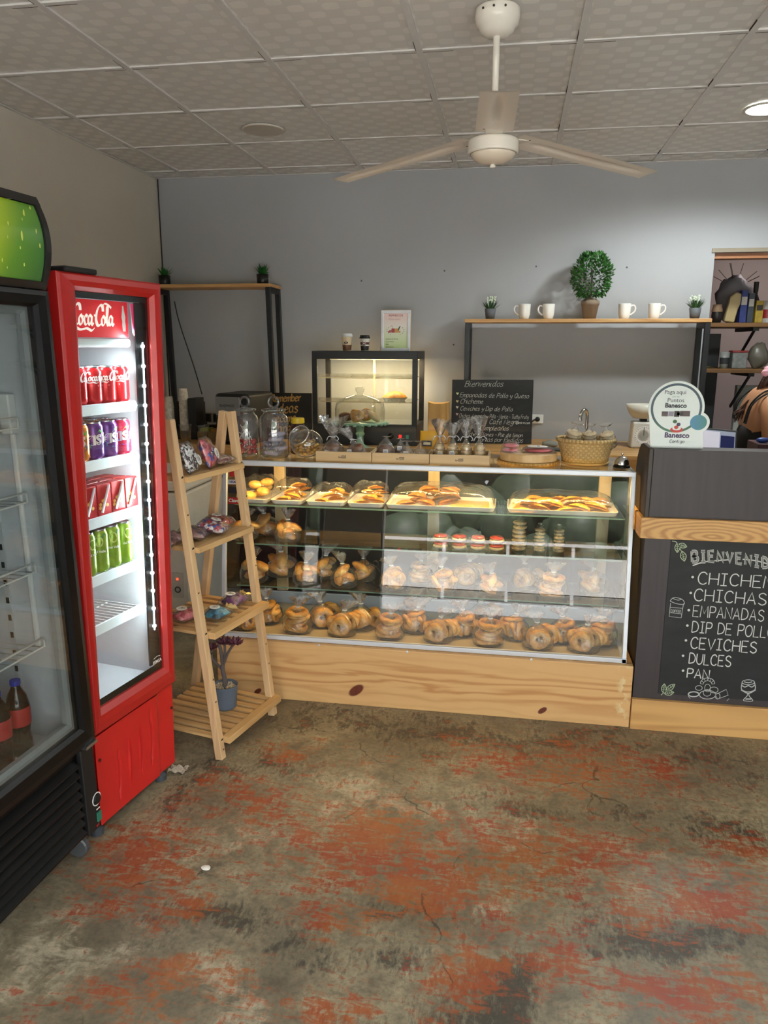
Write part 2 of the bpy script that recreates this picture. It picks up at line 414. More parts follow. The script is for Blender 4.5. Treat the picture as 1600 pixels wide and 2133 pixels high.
DARK = [(450,1895,140,55,.9),(850,1888,170,42,.8),(985,2075,110,75,1.1),(1420,1955,240,50,1.0),(1480,1722,140,35,.8),(1100,1690,160,26,.8),(420,1640,120,70,.7),(930,1525,620,34,.75),(600,1590,150,40,.6),(560,1960,150,40,.6),(780,1980,140,40,.6),(1260,1980,120,40,.7),(340,1990,120,40,.45),(1300,1690,100,24,.5),(1000,1640,140,24,.35),(250,1720,80,40,.5),(1500,1600,140,40,.6),(740,2100,100,40,.6)]
PALE = [(800,1680,170,36,.9),(1100,1745,90,40,.9),(430,2085,130,45,.8),(110,1985,160,80,.9),(1000,1880,110,26,.8),(700,1620,120,26,.5),(560,1740,80,40,.5),(190,1900,100,50,.6),(880,1990,80,40,.5),(1290,1770,120,26,.5),(470,1730,80,30,.5)]
def to_world(L):
    out = []
    for u, v, ru, rv, s in L:
        c = atZ(u, v, 0); a = abs(atZ(u+ru, v, 0).x-c.x); b = abs(atZ(u, v-rv, 0).y-atZ(u, v+rv, 0).y)/2
        out.append((c.x, c.y, a, b, s))
    return out
FX0, FX1, FY0, FY1, FS = ROOM_L-0.1, ROOM_R, ROOM_F, ROOM_B, 0.035
nx, ny = int((FX1-FX0)/FS), int((FY1-FY0)/FS)
fl = MB(); fl.grid(lambda i, j: Vector((FX0+(FX1-FX0)*i, FY0+(FY1-FY0)*j, 0)), nx, ny)
def floor_material():
    t = NT('stained_concrete')
    def attr(n):
        a = t.n('ShaderNodeAttribute'); a.attribute_name = n; return a.outputs['Fac']
    v = t.coord(); vs = t.coord(scale=(1.0, 3.2, 1), rot=(0, 0, 0.5)); vs2 = t.coord(scale=(2.6, 1, 1), rot=(0, 0, 0.25))
    big = t.noise(v, 2.2, 5, 0.6, 0.6); med = t.noise(v, 9, 6, 0.65, 0.5); fine = t.noise(v, 60, 5, 0.65)
    st = t.noise(vs, 14, 7, 0.72, 0.8); st2 = t.noise(vs2, 24, 6, 0.7, 0.3)
    base = t.ramp(med, [(0.3, srgb('#736957')), (0.5, srgb('#a09478')), (0.72, srgb('#c4b798'))])
    c = t.mix(t.math('MULTIPLY', t.ramp(fine, [(0.35, (1,)*3), (0.55, (0,)*3)]), 0.45), base, srgb('#544b3f'))
    c = t.mix(t.math('MULTIPLY', t.ramp(t.noise(v, 1.3, 4, 0.6, 0.8), [(0.42, (1,)*3), (0.62, (0,)*3)]), 0.5), c, srgb('#5a5246'))
    def mask(at, gain, nz, k, lo, hi):
        x = t.math('ADD', t.math('MULTIPLY', attr(at), gain), t.math('MULTIPLY', t.math('SUBTRACT', nz, 0.5), k))
        return t.ramp(x, [(lo, (0,)*3), (hi, (1,)*3)])
    pale = mask('pale', 0.7, t.math('ADD', t.math('MULTIPLY', med, 0.6), t.math('MULTIPLY', st, 0.4)), 3.6, 0.34, 0.8)
    c = t.mix(t.math('MULTIPLY', pale, 0.75), c, t.mix(fine, srgb('#bcad8e'), srgb('#e0d5bc')))
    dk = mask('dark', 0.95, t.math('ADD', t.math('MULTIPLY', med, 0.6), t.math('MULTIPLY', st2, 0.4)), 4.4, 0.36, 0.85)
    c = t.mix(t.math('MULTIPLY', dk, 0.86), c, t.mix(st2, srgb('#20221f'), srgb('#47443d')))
    r1 = mask('rust', 0.80, t.math('ADD', t.math('MULTIPLY', st, 0.55), t.math('MULTIPLY', t.math('ADD', med, st2), 0.25)), 5.5, 0.46, 0.85)
    rcol = t.mix(t.ramp(big, [(0.38, (0,)*3), (0.62, (1,)*3)]), srgb('#a93f24'), srgb('#b36830'))
    rcol = t.mix(t.math('MULTIPLY', st2, 0.5), rcol, srgb('#6b3120'))
    c = t.mix(t.math('MULTIPLY', r1, 0.85), c, rcol)
    # overall sparse specks of rust and grime
    sp = t.ramp(t.noise(v, 34, 4, 0.7), [(0.66, (0,)*3), (0.74, (1,)*3)])
    c = t.mix(t.math('MULTIPLY', sp, 0.45), c, srgb('#3b2f26'))
    vor = t.n('ShaderNodeTexVoronoi', feature='DISTANCE_TO_EDGE'); vor.inputs['Scale'].default_value = 1.15
    vd = t.n('ShaderNodeVectorMath', operation='ADD'); t.link(v, vd.inputs[0])
    nzc = t.n('ShaderNodeTexNoise'); t.link(v, nzc.inputs['Vector']); nzc.inputs['Scale'].default_value = 3.5; nzc.inputs['Detail'].default_value = 6
    sc_ = t.n('ShaderNodeVectorMath', operation='SCALE'); t.link(nzc.outputs[1], sc_.inputs[0]); sc_.inputs['Scale'].default_value = 0.5
    t.link(sc_.outputs[0], vd.inputs[1]); t.link(vd.outputs[0], vor.inputs['Vector'])
    crack = t.ramp(vor.outputs['Distance'], [(0.0, (1,)*3), (0.006, (0,)*3)])
    crack = t.math('MULTIPLY', crack, t.ramp(big, [(0.5, (0,)*3), (0.58, (1,)*3)]))
    c = t.mix(t.math('MULTIPLY', crack, 0.8), c, srgb('#211d19'))
    rough = t.math('ADD', t.math('MULTIPLY', med, 0.35), 0.28)
    h = t.math('SUBTRACT', t.math('ADD', t.math('MULTIPLY', st, 0.6), t.math('MULTIPLY', fine, 0.25)), t.math('MULTIPLY', crack, 2))
    t.bsdf(c, rough, 0, t.bump(h, 0.25, 0.004), 0.4)
    return t.m
floor = struct(fl.build('floor', floor_material()))
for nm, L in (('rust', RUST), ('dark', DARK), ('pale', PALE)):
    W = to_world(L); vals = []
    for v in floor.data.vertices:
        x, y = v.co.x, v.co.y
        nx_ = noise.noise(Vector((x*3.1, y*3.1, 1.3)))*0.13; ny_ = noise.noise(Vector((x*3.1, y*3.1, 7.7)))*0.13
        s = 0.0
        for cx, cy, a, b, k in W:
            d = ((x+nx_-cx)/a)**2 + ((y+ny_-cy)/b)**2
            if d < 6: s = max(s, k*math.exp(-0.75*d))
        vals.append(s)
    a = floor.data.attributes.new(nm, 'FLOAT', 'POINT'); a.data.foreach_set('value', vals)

# walls
def plaster(name, col, bump=0.1, blot=0.05):
    t = NT(name); v = t.coord(); c = srgb(col)
    n1 = t.noise(v, 1.6, 4); n2 = t.noise(v, 45, 4)
    f = t.ramp(n1, [(0.3, (1-blot,)*3), (0.7, (1+blot*0.4,)*3)])
    t.bsdf(t.mix(1.0, c, f, 'MULTIPLY'), 0.62, 0, t.bump(n2, bump, 0.003), 0.3)
    return t.m
grey_wall = plaster('grey_plaster', '#a7a9ad'); white_wall = plaster('cream_plaster', '#cfc9bd')
back_white = plaster('back_room_plaster', '#b9aaa4')
DX0, DX1, DZ = 1.215, 2.05, 2.193
b = MB()
b.box(ROOM_L-0.12, DX0, ROOM_B, ROOM_B+0.14, 0, HC+0.06); b.box(DX1, ROOM_R+0.12, ROOM_B, ROOM_B+0.14, 0, HC+0.06); b.box(DX0, DX1, ROOM_B, ROOM_B+0.14, DZ, HC+0.06)
struct(b.build('wall_back', grey_wall))
struct(MB().box(ROOM_L-0.12, ROOM_L, ROOM_F, ROOM_B, 0, HC+0.06).build('wall_left', white_wall))
struct(MB().box(ROOM_R, ROOM_R+0.12, ROOM_F, ROOM_B, 0, HC+0.06).build('wall_right', grey_wall))
b = MB()
b.box(ROOM_L-0.12, OPEN_X0, ROOM_F-0.14, ROOM_F, 0, HC+0.06); b.box(OPEN_X1, ROOM_R+0.12, ROOM_F-0.14, ROOM_F, 0, HC+0.06); b.box(OPEN_X0, OPEN_X1, ROOM_F-0.14, ROOM_F, OPEN_H, HC+0.06)
struct(b.build('wall_front', white_wall))
# thin dark strip up the corner of the left and back walls
struct(MB().tube([(ROOM_L+0.005, ROOM_B-0.005, 0.95), (ROOM_L+0.005, ROOM_B-0.005, HC)], 0.004, 6).build('trim_1', M('dark_strip', '#1c1b1a', 0.6)))

# ceiling: vinyl-faced lay-in tiles with rows of rounded lozenges
GX, GY, TS = -1.622, 3.238, 0.6075
def ceiling_material():
    t = NT('vinyl_ceiling_tile')
    tc = t.n('ShaderNodeTexCoord'); sp = t.n('ShaderNodeSeparateXYZ'); t.link(tc.outputs['Object'], sp.inputs[0])
    cell = TS/10
    u = t.math('DIVIDE', t.math('SUBTRACT', sp.outputs[0], GX+cell*0.35), cell); w = t.math('DIVIDE', t.math('SUBTRACT', sp.outputs[1], GY+cell*0.4), cell)
    par = t.math('FLOORED_MODULO', t.math('ADD', t.math('FLOOR', u), t.math('FLOOR', w)), 2.0)
    lu = t.math('ABSOLUTE', t.math('SUBTRACT', t.math('FRACT', u), 0.5)); lw = t.math('ABSOLUTE', t.math('SUBTRACT', t.math('FRACT', w), 0.5))
    d = t.math('ADD', t.math('POWER', t.math('DIVIDE', lu, 0.49), 3.5), t.math('POWER', t.math('DIVIDE', lw, 0.44), 3.5))
    inside = t.ramp(d, [(0.86, (1,)*3), (1.0, (0,)*3)])
    ov = t.math('MULTIPLY', inside, par)
    edge = t.math('MULTIPLY', t.ramp(d, [(0.78, (0,)*3), (0.95, (1,)*3), (1.0, (1,)*3)]), t.ramp(d, [(0.99, (1,)*3), (1.0, (0.4,)*3)]))
    v = t.coord(); n1 = t.noise(v, 3.0, 3); n2 = t.noise(v, 160, 2)
    c = t.mix(ov, srgb('#e0dedb'), srgb('#efedea'))
    c = t.mix(t.math('MULTIPLY', n1, 0.25), c, srgb('#d6d3cf'))
    h = t.math('ADD', t.math('MULTIPLY', ov, 1.0), t.math('MULTIPLY', n2, 0.15))
    rough = t.math('SUBTRACT', 0.5, t.math('MULTIPLY', ov, 0.12))
    t.bsdf(c, rough, 0, t.bump(h, 0.25, 0.002), 0.45)
    return t.m
b = MB()
xs = [ROOM_L] + [GX+TS*k for k in range(-1, 9) if ROOM_L+0.02 < GX+TS*k < ROOM_R] + [ROOM_R]
ys = [ROOM_F] + [GY+TS*k for k in range(-8, 4) if ROOM_F+0.02 < GY+TS*k < ROOM_B] + [ROOM_B]
rr = random.Random(3)
for x0, x1 in zip(xs, xs[1:]):
    for y0, y1 in zip(ys, ys[1:]):
        z = HC + rr.uniform(0, 0.004)
        g = 0.001
        vs = [(x0+g, y0+g, z+rr.uniform(0, .003)), (x1-g, y0+g, z+rr.uniform(0, .003)), (x1-g, y1-g, z+rr.uniform(0, .003)), (x0+g, y1-g, z+rr.uniform(0, .003))]
        b.add(vs + [(p[0], p[1], HC+0.03) for p in vs], [(3, 2, 1, 0), (4, 5, 6, 7), (0, 1, 5, 4), (1, 2, 6, 5), (2, 3, 7, 6), (3, 0, 4, 7)])
b.box(ROOM_L-0.1, ROOM_R+0.1, ROOM_F-0.1, ROOM_B+0.1, HC+0.05, HC+0.09)
struct(b.build('ceiling', ceiling_material()))
b = MB()
for x in xs[1:-1]: b.box(x-0.0125, x+0.0125, ROOM_F, ROOM_B, HC-0.003, HC+0.02)
for y in ys[1:-1]: b.box(ROOM_L, ROOM_R, y-0.011, y+0.011, HC-0.0015, HC+0.02)
b.box(ROOM_L, ROOM_L+0.018, ROOM_F, ROOM_B, HC-0.004, HC+0.0); b.box(ROOM_L, ROOM_R, ROOM_B-0.014, ROOM_B, HC-0.004, HC)
struct(b.build('trim_2', M('ceiling_grid', '#dcdbda', 0.5)))
b = MB()
for x in xs[1:-1]:
    for y in ys[1:-1]:
        b.box(x+0.0125, x+0.13, y+0.0105, y+0.0125, HC-0.0022, HC+0.01); b.box(x-0.11, x-0.0125, y+0.0105, y+0.012, HC-0.0022, HC+0.01)
        b.box(x-0.0145, x-0.0122, y-0.10, y-0.011, HC-0.0035, HC+0.01)
struct(b.build('trim_3', M('tile_gap', '#1d1a18', 0.9)))

# doorway lining and back room
b = MB(); b.box(DX0-0.02, DX1+0.02, ROOM_B-0.012, ROOM_B+0.01, DZ-0.012, DZ+0.012)
struct(b.build('trim_4', M('door_head', '#8d8270', 0.5)))
struct(MB().box(DX0, DX1, ROOM_B+0.03, ROOM_B+0.13, DZ-0.045, DZ-0.014).build('trim_5', wood('lining_wood', '#a9714b', '#7d4f33', 'X')))
b = MB()
b.box(0.4, 3.6, 7.3, 7.4, 0, 2.7); b.box(0.3, 0.4, ROOM_B+0.14, 7.4, 0, 2.7); b.box(3.6, 3.7, ROOM_B+0.14, 7.4, 0, 2.7); b.box(0.3, 3.7, ROOM_B+0.14, 7.4, 2.62, 2.72)
struct(b.build('wall_back_room', back_white))
struct(MB().box(0.3, 3.7, ROOM_B, 7.4, -0.05, 0.0).build('floor_back_room', M('back_floor', '#6e675e', 0.6)))

b = MB()
for k in range(15): b.box(-7+k, -6.95+k, -5.55, -5.5, 0, 0.95)
for z in (0.45, 0.90): b.box(-7.5, 7.6, -5.56, -5.49, z, z+0.05)
struct(b.build('trim_6', M('railing_white', '#e6e6e4', 0.4)))
# outside, seen only in reflections: pavement, gravel, low wall, and a hedge heightened to block sky
struct(MB().box(-9, 9, -5.6, ROOM_F, -0.1, -0.01).build('ground_pavement', plaster('pavement', '#949494', 0.2, 0.2)))
def gravel_mat():
    t = NT('gravel'); v = t.coord(); n = t.noise(v, 40, 5, 0.7)
    t.bsdf(t.ramp(n, [(0.35, srgb('#2f2c28')), (0.55, srgb('#68645b')), (0.7, srgb('#9a968c'))]), 0.9, 0, t.bump(n, 0.6, 0.03)); return t.m
struct(MB().box(-9, 9, -8.6, -5.6, -0.1, -0.005).build('ground_gravel', gravel_mat()))
struct(MB().box(-30, 30, -40, -8.6, -0.12, -0.02).build('road_outside', plaster('asphalt', '#8d8b88', 0.3, 0.1)))
struct(MB().box(-9, 9, -9.2, -9.0, 0, 0.75).build('wall_garden', plaster('garden_wall', '#dcd9d4')))
def leaf_mat(name, a, bb):
    t = NT(name); v = t.coord(); n = t.noise(v, 9, 5, 0.7)
    t.bsdf(t.ramp(n, [(0.35, srgb(a)), (0.65, srgb(bb))]), 0.6); return t.m
b = MB(); rr = random.Random(5)
for i in range(46):
    b.ball((-9+i*0.4+rr.uniform(-.2, .2), -10.4+rr.uniform(-.4, .4), rr.uniform(.5, 2.0)), rr.uniform(.5, .9), fn=lambda q: q*(1+0.2*noise.noise(q*4)))
for i in range(40):
    b.ball((-10+i*0.5+rr.uniform(-.2, .2), -13+rr.uniform(-.5, .5), rr.uniform(1.5, 4.2)), rr.uniform(.8, 1.5), fn=lambda q: q*(1+0.2*noise.noise(q*4)))
hedge = b.build('ground_hedge', leaf_mat('hedge_leaves', '#1a2316', '#3c4a30'), smooth=True); struct(hedge)
# ------------------------------------------------------------------ shared glass and film
pane = glass('pane_glass', (0.96, 0.98, 0.97), 1.0, 0.01)
case_glass = glass('case_glass', (0.95, 0.98, 0.97), 1.5, 0.01)
film = glass('plastic_film', (0.97, 0.97, 0.97), 2.0, 0.12, 0.03, (0.9, 0.9, 0.92), 1.0, 38, base=0.015)
clear_jar = glass('clear_glass', (0.96, 0.97, 0.97), 2.6, 0.03, 0.05, base=0.03)
black_gloss = M('black_gloss', '#0a0a0b', 0.3, spec=0.3)
black_matt = M('black_matt', '#141414', 0.55)
chrome = M('chrome', '#d5d5d5', 0.12, 1.0)
steel = M('steel', '#b9bcc0', 0.3, 1.0)
white_plastic = M('white_plastic', '#e9ebec', 0.35)
white_liner = M('white_liner', '#dfe4e8', 0.4)
rubber = M('rubber', '#161616', 0.7)
lid_metal = M('can_end', '#c9ccd0', 0.25, 1.0)
lettering_white = M('print_white', '#f3f1ec', 0.5)
lettering_black = M('print_black', '#1c1a19', 0.5)

def on_plane(u, v, root, yl):
    # where the line of sight through (u, v) meets the plane local y = yl of root: returns local x, z
    mw = Matrix.Translation(root.location) @ Matrix.Rotation(root.rotation_euler.z, 4, 'Z')
    n = mw.to_3x3() @ Vector((0, 1, 0)); p0 = mw @ Vector((0, yl, 0))
    d = ray(u, v); t = (p0-EYE).dot(n)/d.dot(n)
    q = mw.inverted() @ (EYE + d*t)
    return q.x, q.z

# ------------------------------------------------------------------ red drinks cooler
RF = thing('drinks_cooler', 'tall red upright drinks cooler with lit glass door, beside the wooden ladder shelf', 'cooler', (-1.271, 2.04, 0), math.radians(79.71))
def sh(x, z): return x + 0.033*(z-1.1)*max(0.0, min(1.0, x/0.06))
def SV(x, y, z): return (sh(x, z), y, z)
def sbox(mb, x0, x1, y0, y1, z0, z1, mat=None):
    mb.add([SV(*p) for p in ((x0, y0, z0), (x1, y0, z0), (x1, y1, z0), (x0, y1, z0), (x0, y0, z1), (x1, y0, z1), (x1, y1, z1), (x0, y1, z1))],
           [(0, 3, 2, 1), (4, 5, 6, 7), (0, 1, 5, 4), (1, 2, 6, 5), (2, 3, 7, 6), (3, 0, 4, 7)], mat)
red_paint = M('red_paint', '#b3201d', 0.32, var=0.03); red_panel = M('red_plastic', '#c92320', 0.38, var=0.03, bump=0.02)
W_, D_ = 0.455, 0.6
b = MB()   # cabinet shell: sides, top, back, base
b.box(0.0, 0.03, 0.055, D_, 0.07, 1.80); sbox(b, W_-0.03, W_, 0.055, D_, 0.07, 1.80); sbox(b, 0.0, W_, 0.055, D_, 1.765, 1.80); sbox(b, 0.0, W_, D_-0.03, D_, 0.07, 1.8); sbox(b, 0.0, W_, 0.055, D_, 0.07, 0.41)
b.build('cabinet', red_paint, RF, bevel=0.004)
b = MB()   # liner
sbox(b, 0.031, 0.037, 0.06, D_-0.035, 0.41, 1.764); sbox(b, W_-0.037, W_-0.031, 0.06, D_-0.035, 0.41, 1.764); sbox(b, 0.037, W_-0.037, D_-0.041, D_-0.035, 0.41, 1.764); sbox(b, 0.037, W_-0.037, 0.06, D_-0.04, 0.411, 0.418); sbox(b, 0.037, W_-0.037, 0.06, D_-0.04, 1.756, 1.764)
b.build('liner', white_liner, RF)
b = MB(); sbox(b, 0.002, W_-0.004, 0.044, 0.056, 0.385, 1.795); b2 = MB()
def ring(mb, outer, inner, prof):
    # outer/inner: (x0, x1, z0, z1); prof: list of (t, y), t 0 = outer edge, 1 = inner edge
    rows = []
    for t, y in prof:
        x0, x1, z0, z1 = [a*(1-t)+c*t for a, c in zip(outer, inner)]
        rows.append([SV(x0, y, z0), SV(x1, y, z0), SV(x1, y, z1), SV(x0, y, z1)])
    vs = [p for r in rows for p in r]; fs = []
    for i in range(len(rows)-1):
        for k in range(4):
            k2 = (k+1) % 4; fs.append((i*4+k, i*4+k2, (i+1)*4+k2, (i+1)*4+k))
    mb.add(vs, fs)
ring(b2, (0, W_, 0.374, 1.806), (0.062, 0.408, 0.45, 1.757), [(0, 0.042), (0, 0.008), (0.12, 0.001), (0.45, 0.0), (0.75, 0.004), (1.0, 0.018), (1.0, 0.042)])
door = b2.build('door_frame', red_paint, RF, bevel=0.002)
b3 = MB(); ring(b3, (0.003, W_-0.004, 0.38, 1.80), (0.05, W_-0.05, 0.44, 1.76), [(0, 0.043), (0, 0.056), (1, 0.056), (1, 0.043)]); b3.build('gasket', rubber, RF)
b = MB(); b.add([SV(0.055, 0.020, 0.44), SV(0.415, 0.020, 0.44), SV(0.415, 0.020, 1.762), SV(0.055, 0.020, 1.762), SV(0.055, 0.024, 0.44), SV(0.415, 0.024, 0.44), SV(0.415, 0.024, 1.762), SV(0.055, 0.024, 1.762)], [(0, 1, 2, 3), (7, 6, 5, 4)])
b.build('door_glass', pane, RF)
b = MB(); ring(b, (0.055, 0.415, 0.442, 1.762), (0.058, 0.398, 0.474, 1.738), [(0, 0.026), (1, 0.026)])
b.build('glass_border', M('glass_border', '#121314', 0.25), RF)
b = MB(); sbox(b, 0.352, 0.415, 0.034, 0.04, 0.474, 1.738); b.build('light_channel', M('light_channel', '#23282b', 0.2), RF)
b = MB(); led = emit('cold_led', '#f2f8ff', 40)
for k in range(16):
    z = 0.615 + k*0.0655
    MB().ball(SV(0.384, 0.031, z), 0.006, 0.003, 0.006, 8, 6).build('led_diode', led, RF)
b = MB(); sbox(b, 0.3825, 0.3855, 0.0315, 0.0335, 0.6, 1.61); b.build('led_strip', emit('cold_led_strip', '#eef6ff', 14), RF)
RFM = Matrix.Translation(RF.location) @ Matrix.Rotation(RF.rotation_euler.z, 4, 'Z')
def rf_w(x, y, z): return RFM @ Vector(SV(x, y, z))
area('cooler_lamp', rf_w(0.386, 0.045, 1.1), rf_w(0.12, 0.3, 1.1), 0.008, 1.1, 4.2, (0.86, 0.95, 1.0))
area('cooler_lamp_top', rf_w(0.2, 0.10, 1.592), rf_w(0.2, 0.2, 1.0), 0.28, 0.03, 1.0, (0.86, 0.95, 1.0))
# lit header inside the door
b = MB()
b.grid(lambda i, j: Vector(SV(0.05+0.31*i, 0.10-0.03*math.sin(PI*i*0.5+0.2), 1.625+0.115*j)), 8, 2)
hd = b.build('header_sign', M('header_red', '#c21f26', 0.35, Emission_Color=(0.6, 0.01, 0.015, 1), Emission_Strength=0.35), RF)
b = MB(); sbox(b, 0.045, 0.365, 0.065, 0.16, 1.594, 1.622); b.build('header_lamp_hood', M('hood_white', '#e8f2f5', 0.3), RF, bevel=0.008)
HM = frame_m(SV(0.06, 0.066, 1.66), (1, -0.05, 0), (0.03, 0, 1))
def script_logo(mb, M, h, w, mat=None):
    # a flowing two-word script with a long tail under the first capital
    nib = (math.radians(35), 0.28)
    def st(pts, ww=1.0): mb.ribbon([(x*h, y*h) for x, y in spline(pts, 8)], w*ww, M, mat, nib)
    def C(ox): st([(ox+0.62, 0.72), (ox+0.60, 0.98), (ox+0.40, 1.0), (ox+0.16, 0.72), (ox+0.04, 0.3), (ox+0.14, 0.02), (ox+0.36, 0.06), (ox+0.52, 0.22)], 1.3)
    def o(ox): st([(ox+0.2, 0.5), (ox+0.06, 0.3), (ox+0.08, 0.06), (ox+0.22, 0.06), (ox+0.32, 0.3), (ox+0.22, 0.5), (ox+0.3, 0.42), (ox+0.42, 0.46)])
    def c(ox): st([(ox+0.32, 0.42), (ox+0.2, 0.5), (ox+0.06, 0.26), (ox+0.14, 0.03), (ox+0.34, 0.14)])
    def a(ox): st([(ox+0.32, 0.44), (ox+0.18, 0.5), (ox+0.05, 0.24), (ox+0.13, 0.03), (ox+0.28, 0.2), (ox+0.36, 0.48)]); st([(ox+0.36, 0.48), (ox+0.3, 0.14), (ox+0.36, 0.02), (ox+0.46, 0.14)])
    def l(ox): st([(ox+0.02, 0.12), (ox+0.2, 0.6), (ox+0.26, 0.98), (ox+0.16, 0.9), (ox+0.1, 0.3), (ox+0.16, 0.02), (ox+0.3, 0.14)])
    C(0); o(0.42); c(0.8); a(1.1)
    st([(1.62, 0.5), (1.72, 0.5)], 0.9)
    C(1.72); o(2.14); l(2.5); a(2.72)
    st([(0.1, -0.06), (0.5, -0.22), (1.0, -0.16), (1.35, -0.26), (1.6, -0.12)], 1.0)
    st([(2.3, 0.9), (2.5, 1.12), (2.8, 1.06), (3.02, 0.92)], 0.8)
_xa, _z = on_plane(150, 660, RF, 0.066); _xb, _z2 = on_plane(233, 660, RF, 0.066); _h = (_xb-_xa)/3.12
b = MB(); script_logo(b, frame_m((_xa, 0.0655, on_plane(200, 678, RF, 0.066)[1]), (1, -0.02, 0), (0.03, 0, 1)) @ Matrix.Diagonal((1, 1.05, 1, 1)), _h, _h*0.17)

b.build('header_lettering', M('header_lettering', '#f6efe2', 0.4, Emission_Color=(1, .95, .9, 1), Emission_Strength=0.35), hd)
b = MB(); bp = [(0.006, 0), (0.008, 0.02), (0.0065, 0.035), (0.009, 0.05), (0.0045, 0.072), (0.003, 0.09)]
_bx = on_plane(242, 660, RF, 0.066)[0]-0.06; b.prism([(x+_bx, y) for x, y in bp]+[(_bx-x, y) for x, y in reversed(bp)], 0.0006, HM @ T(0, -0.015, 0.001) @ Matrix.Diagonal((1, 0.9, 1, 1))); b.build('bottle_emblem', lettering_white, hd)
_ca = on_plane(256, 660, RF, 0.066)[0]-0.06; _cb = on_plane(287, 660, RF, 0.066)[0]-0.06; cup = [(_ca+(_cb-_ca)*f, y) for f, y in ((0, 0.075), (0.08, -0.02), (0.25, -0.034), (0.78, -0.034), (0.95, -0.02), (1, 0.075))]; b = MB()
b.prism(cup, 0.001, HM @ T(0, 0, 0.001), 0); b.ribbon(cup, 0.004, HM @ T(0, 0, 0.002), 1)
b.build('cup_picture', [M('cup_pink', '#c4165f', 0.3, Emission_Color=(0.7, 0.02, 0.12, 1), Emission_Strength=0.5), lettering_white], hd)
# shelves
def shelf_z(u, v, yl=0.075): return on_plane(u, v, RF, yl)[1]
SHZ = [shelf_z(190, 846), shelf_z(195, 962), shelf_z(200, 1082), shelf_z(208, 1200), shelf_z(216, 1300)]
for k, z in enumerate(SHZ):
    s = MB()
    for q in range(15): sbox(s, 0.045+q*0.0235, 0.049+q*0.0235, 0.085, 0.52, z-0.008, z-0.003)
    for q in range(4): sbox(s, 0.042, 0.378, 0.1+q*0.13, 0.104+q*0.13, z-0.012, z-0.008)
    so = s.build('wire_shelf', white_plastic, RF)
    s = MB(); s.add([SV(0.042, 0.075, z-0.03), SV(0.385, 0.075, z-0.03), SV(0.398, 0.075, z-0.012), SV(0.385, 0.075, z+0.004), SV(0.042, 0.075, z+0.004), SV(0.042, 0.083, z-0.03), SV(0.385, 0.083, z-0.03), SV(0.398, 0.083, z-0.012), SV(0.385, 0.083, z+0.004), SV(0.042, 0.083, z+0.004)],
        [(0, 1, 2, 3, 4), (9, 8, 7, 6, 5), (0, 5, 6, 1), (1, 6, 7, 2), (2, 7, 8, 3), (3, 8, 9, 4), (4, 9, 5, 0)])
    s.build('price_rail', M('price_rail', '#e4f0f4', 0.3), so)
for x in (0.33,):
    s = MB(); sbox(s, x, x+0.02, D_-0.05, D_-0.041, 0.5, 1.55); s.build('shelf_upright', M('upright_grey', '#8b9095', 0.4, 0.6), RF)
b = MB(); b.lathe([(0, 0), (0.04, 0)], 28, frame_m(SV(0, 0, 0), (1, 0, 0), (0, 0, 1)))
xx, zz = on_plane(269, 765, RF, D_-0.042)
st_m = T(xx, D_-0.0425, zz) @ RX(PI/2)
b = MB(); b.lathe([(0, 0.0), (0.052, 0.0)], 32, st_m, 0); b.lathe([(0.030, 0.0004), (0.033, 0.0004)], 32, st_m, 1); b.lathe([(0.046, 0.0004), (0.048, 0.0004)], 32, st_m, 1); b.mesh(TYPE['d'], st_m @ T(0, 0, 0.0006) @ Matrix.Scale(0.04, 4), 1)
b.build('round_sticker', [M('sticker_red', '#b3242b', 0.4), lettering_white], RF)
xx, zz = on_plane(240, 857, RF, D_-0.042)
b = MB(); b.box(xx-0.1, xx+0.06, D_-0.0435, D_-0.0425, zz-0.04, zz+0.04); b.build('paper_notice', M('yellow_notice', '#c5c04a', 0.6), RF)
b = MB(); b.mesh(TYPE['femsa'], frame_m(SV(0.372, 0.0185, 0.487), (1, 0, 0), (0.05, 0, 1)) @ Matrix.Scale(0.017, 4)); b.ribbon([(-0.02, 0), (0, 0.004), (0.018, 0)], 0.002, frame_m(SV(0.372, 0.0185, 0.503), (1, 0, 0), (0, 0, 1))); b.build('glass_lettering', lettering_white, RF)
# lower front panel with pressed ribs
def panel_pt(i, j):
    x = 0.0 + W_*i; z = 0.05 + 0.315*j
    y = 0.012 + 0.004*math.sin(i*PI)
    for k, c in enumerate((0.30, 0.43, 0.56, 0.69)):
        hh = 0.12+0.03*k
        if hh < j < 0.68+0.06*k:
            w = 0.035*math.sin(PI*(j-hh)/(0.56+0.03*k))
            dx = (i-c)/max(w, 1e-4)
            if 0 <= dx <= 1: y += 0.014*(1-dx)
            elif -0.5 < dx < 0: y -= 0.010*(1+dx*2)
    if i > 0.78: y += 0.008*min(1, (i-0.78)/0.03)
    return Vector(SV(x, y, z))
b = MB(); b.grid(panel_pt, 110, 40); pn = b.build('front_panel', red_panel, RF, smooth=True)
b = MB(); sbox(b, 0, W_, 0.032, 0.056, 0.05, 0.37); b.build('panel_backing', red_panel, RF)
for x in (0.03, W_-0.02): MB().lathe([(0, 0), (0.006, 0), (0.006, 0.003), (0, 0.003)], 10, T(*SV(x, 0.012, 0.28)) @ RX(PI/2)).build('panel_screw', M('dark_screw', '#5a1513', 0.4), RF)
for x, y in ((0.05, 0.05), (W_-0.05, 0.05), (0.05, D_-0.06), (W_-0.05, D_-0.06)):
    MB().lathe([(0, 0), (0.022, 0), (0.022, 0.02), (0.012, 0.03), (0.012, 0.072), (0, 0.072)], 14, T(sh(x, 0), y, 0)).build('foot', M('grey_foot', '#3c4248', 0.6), RF)
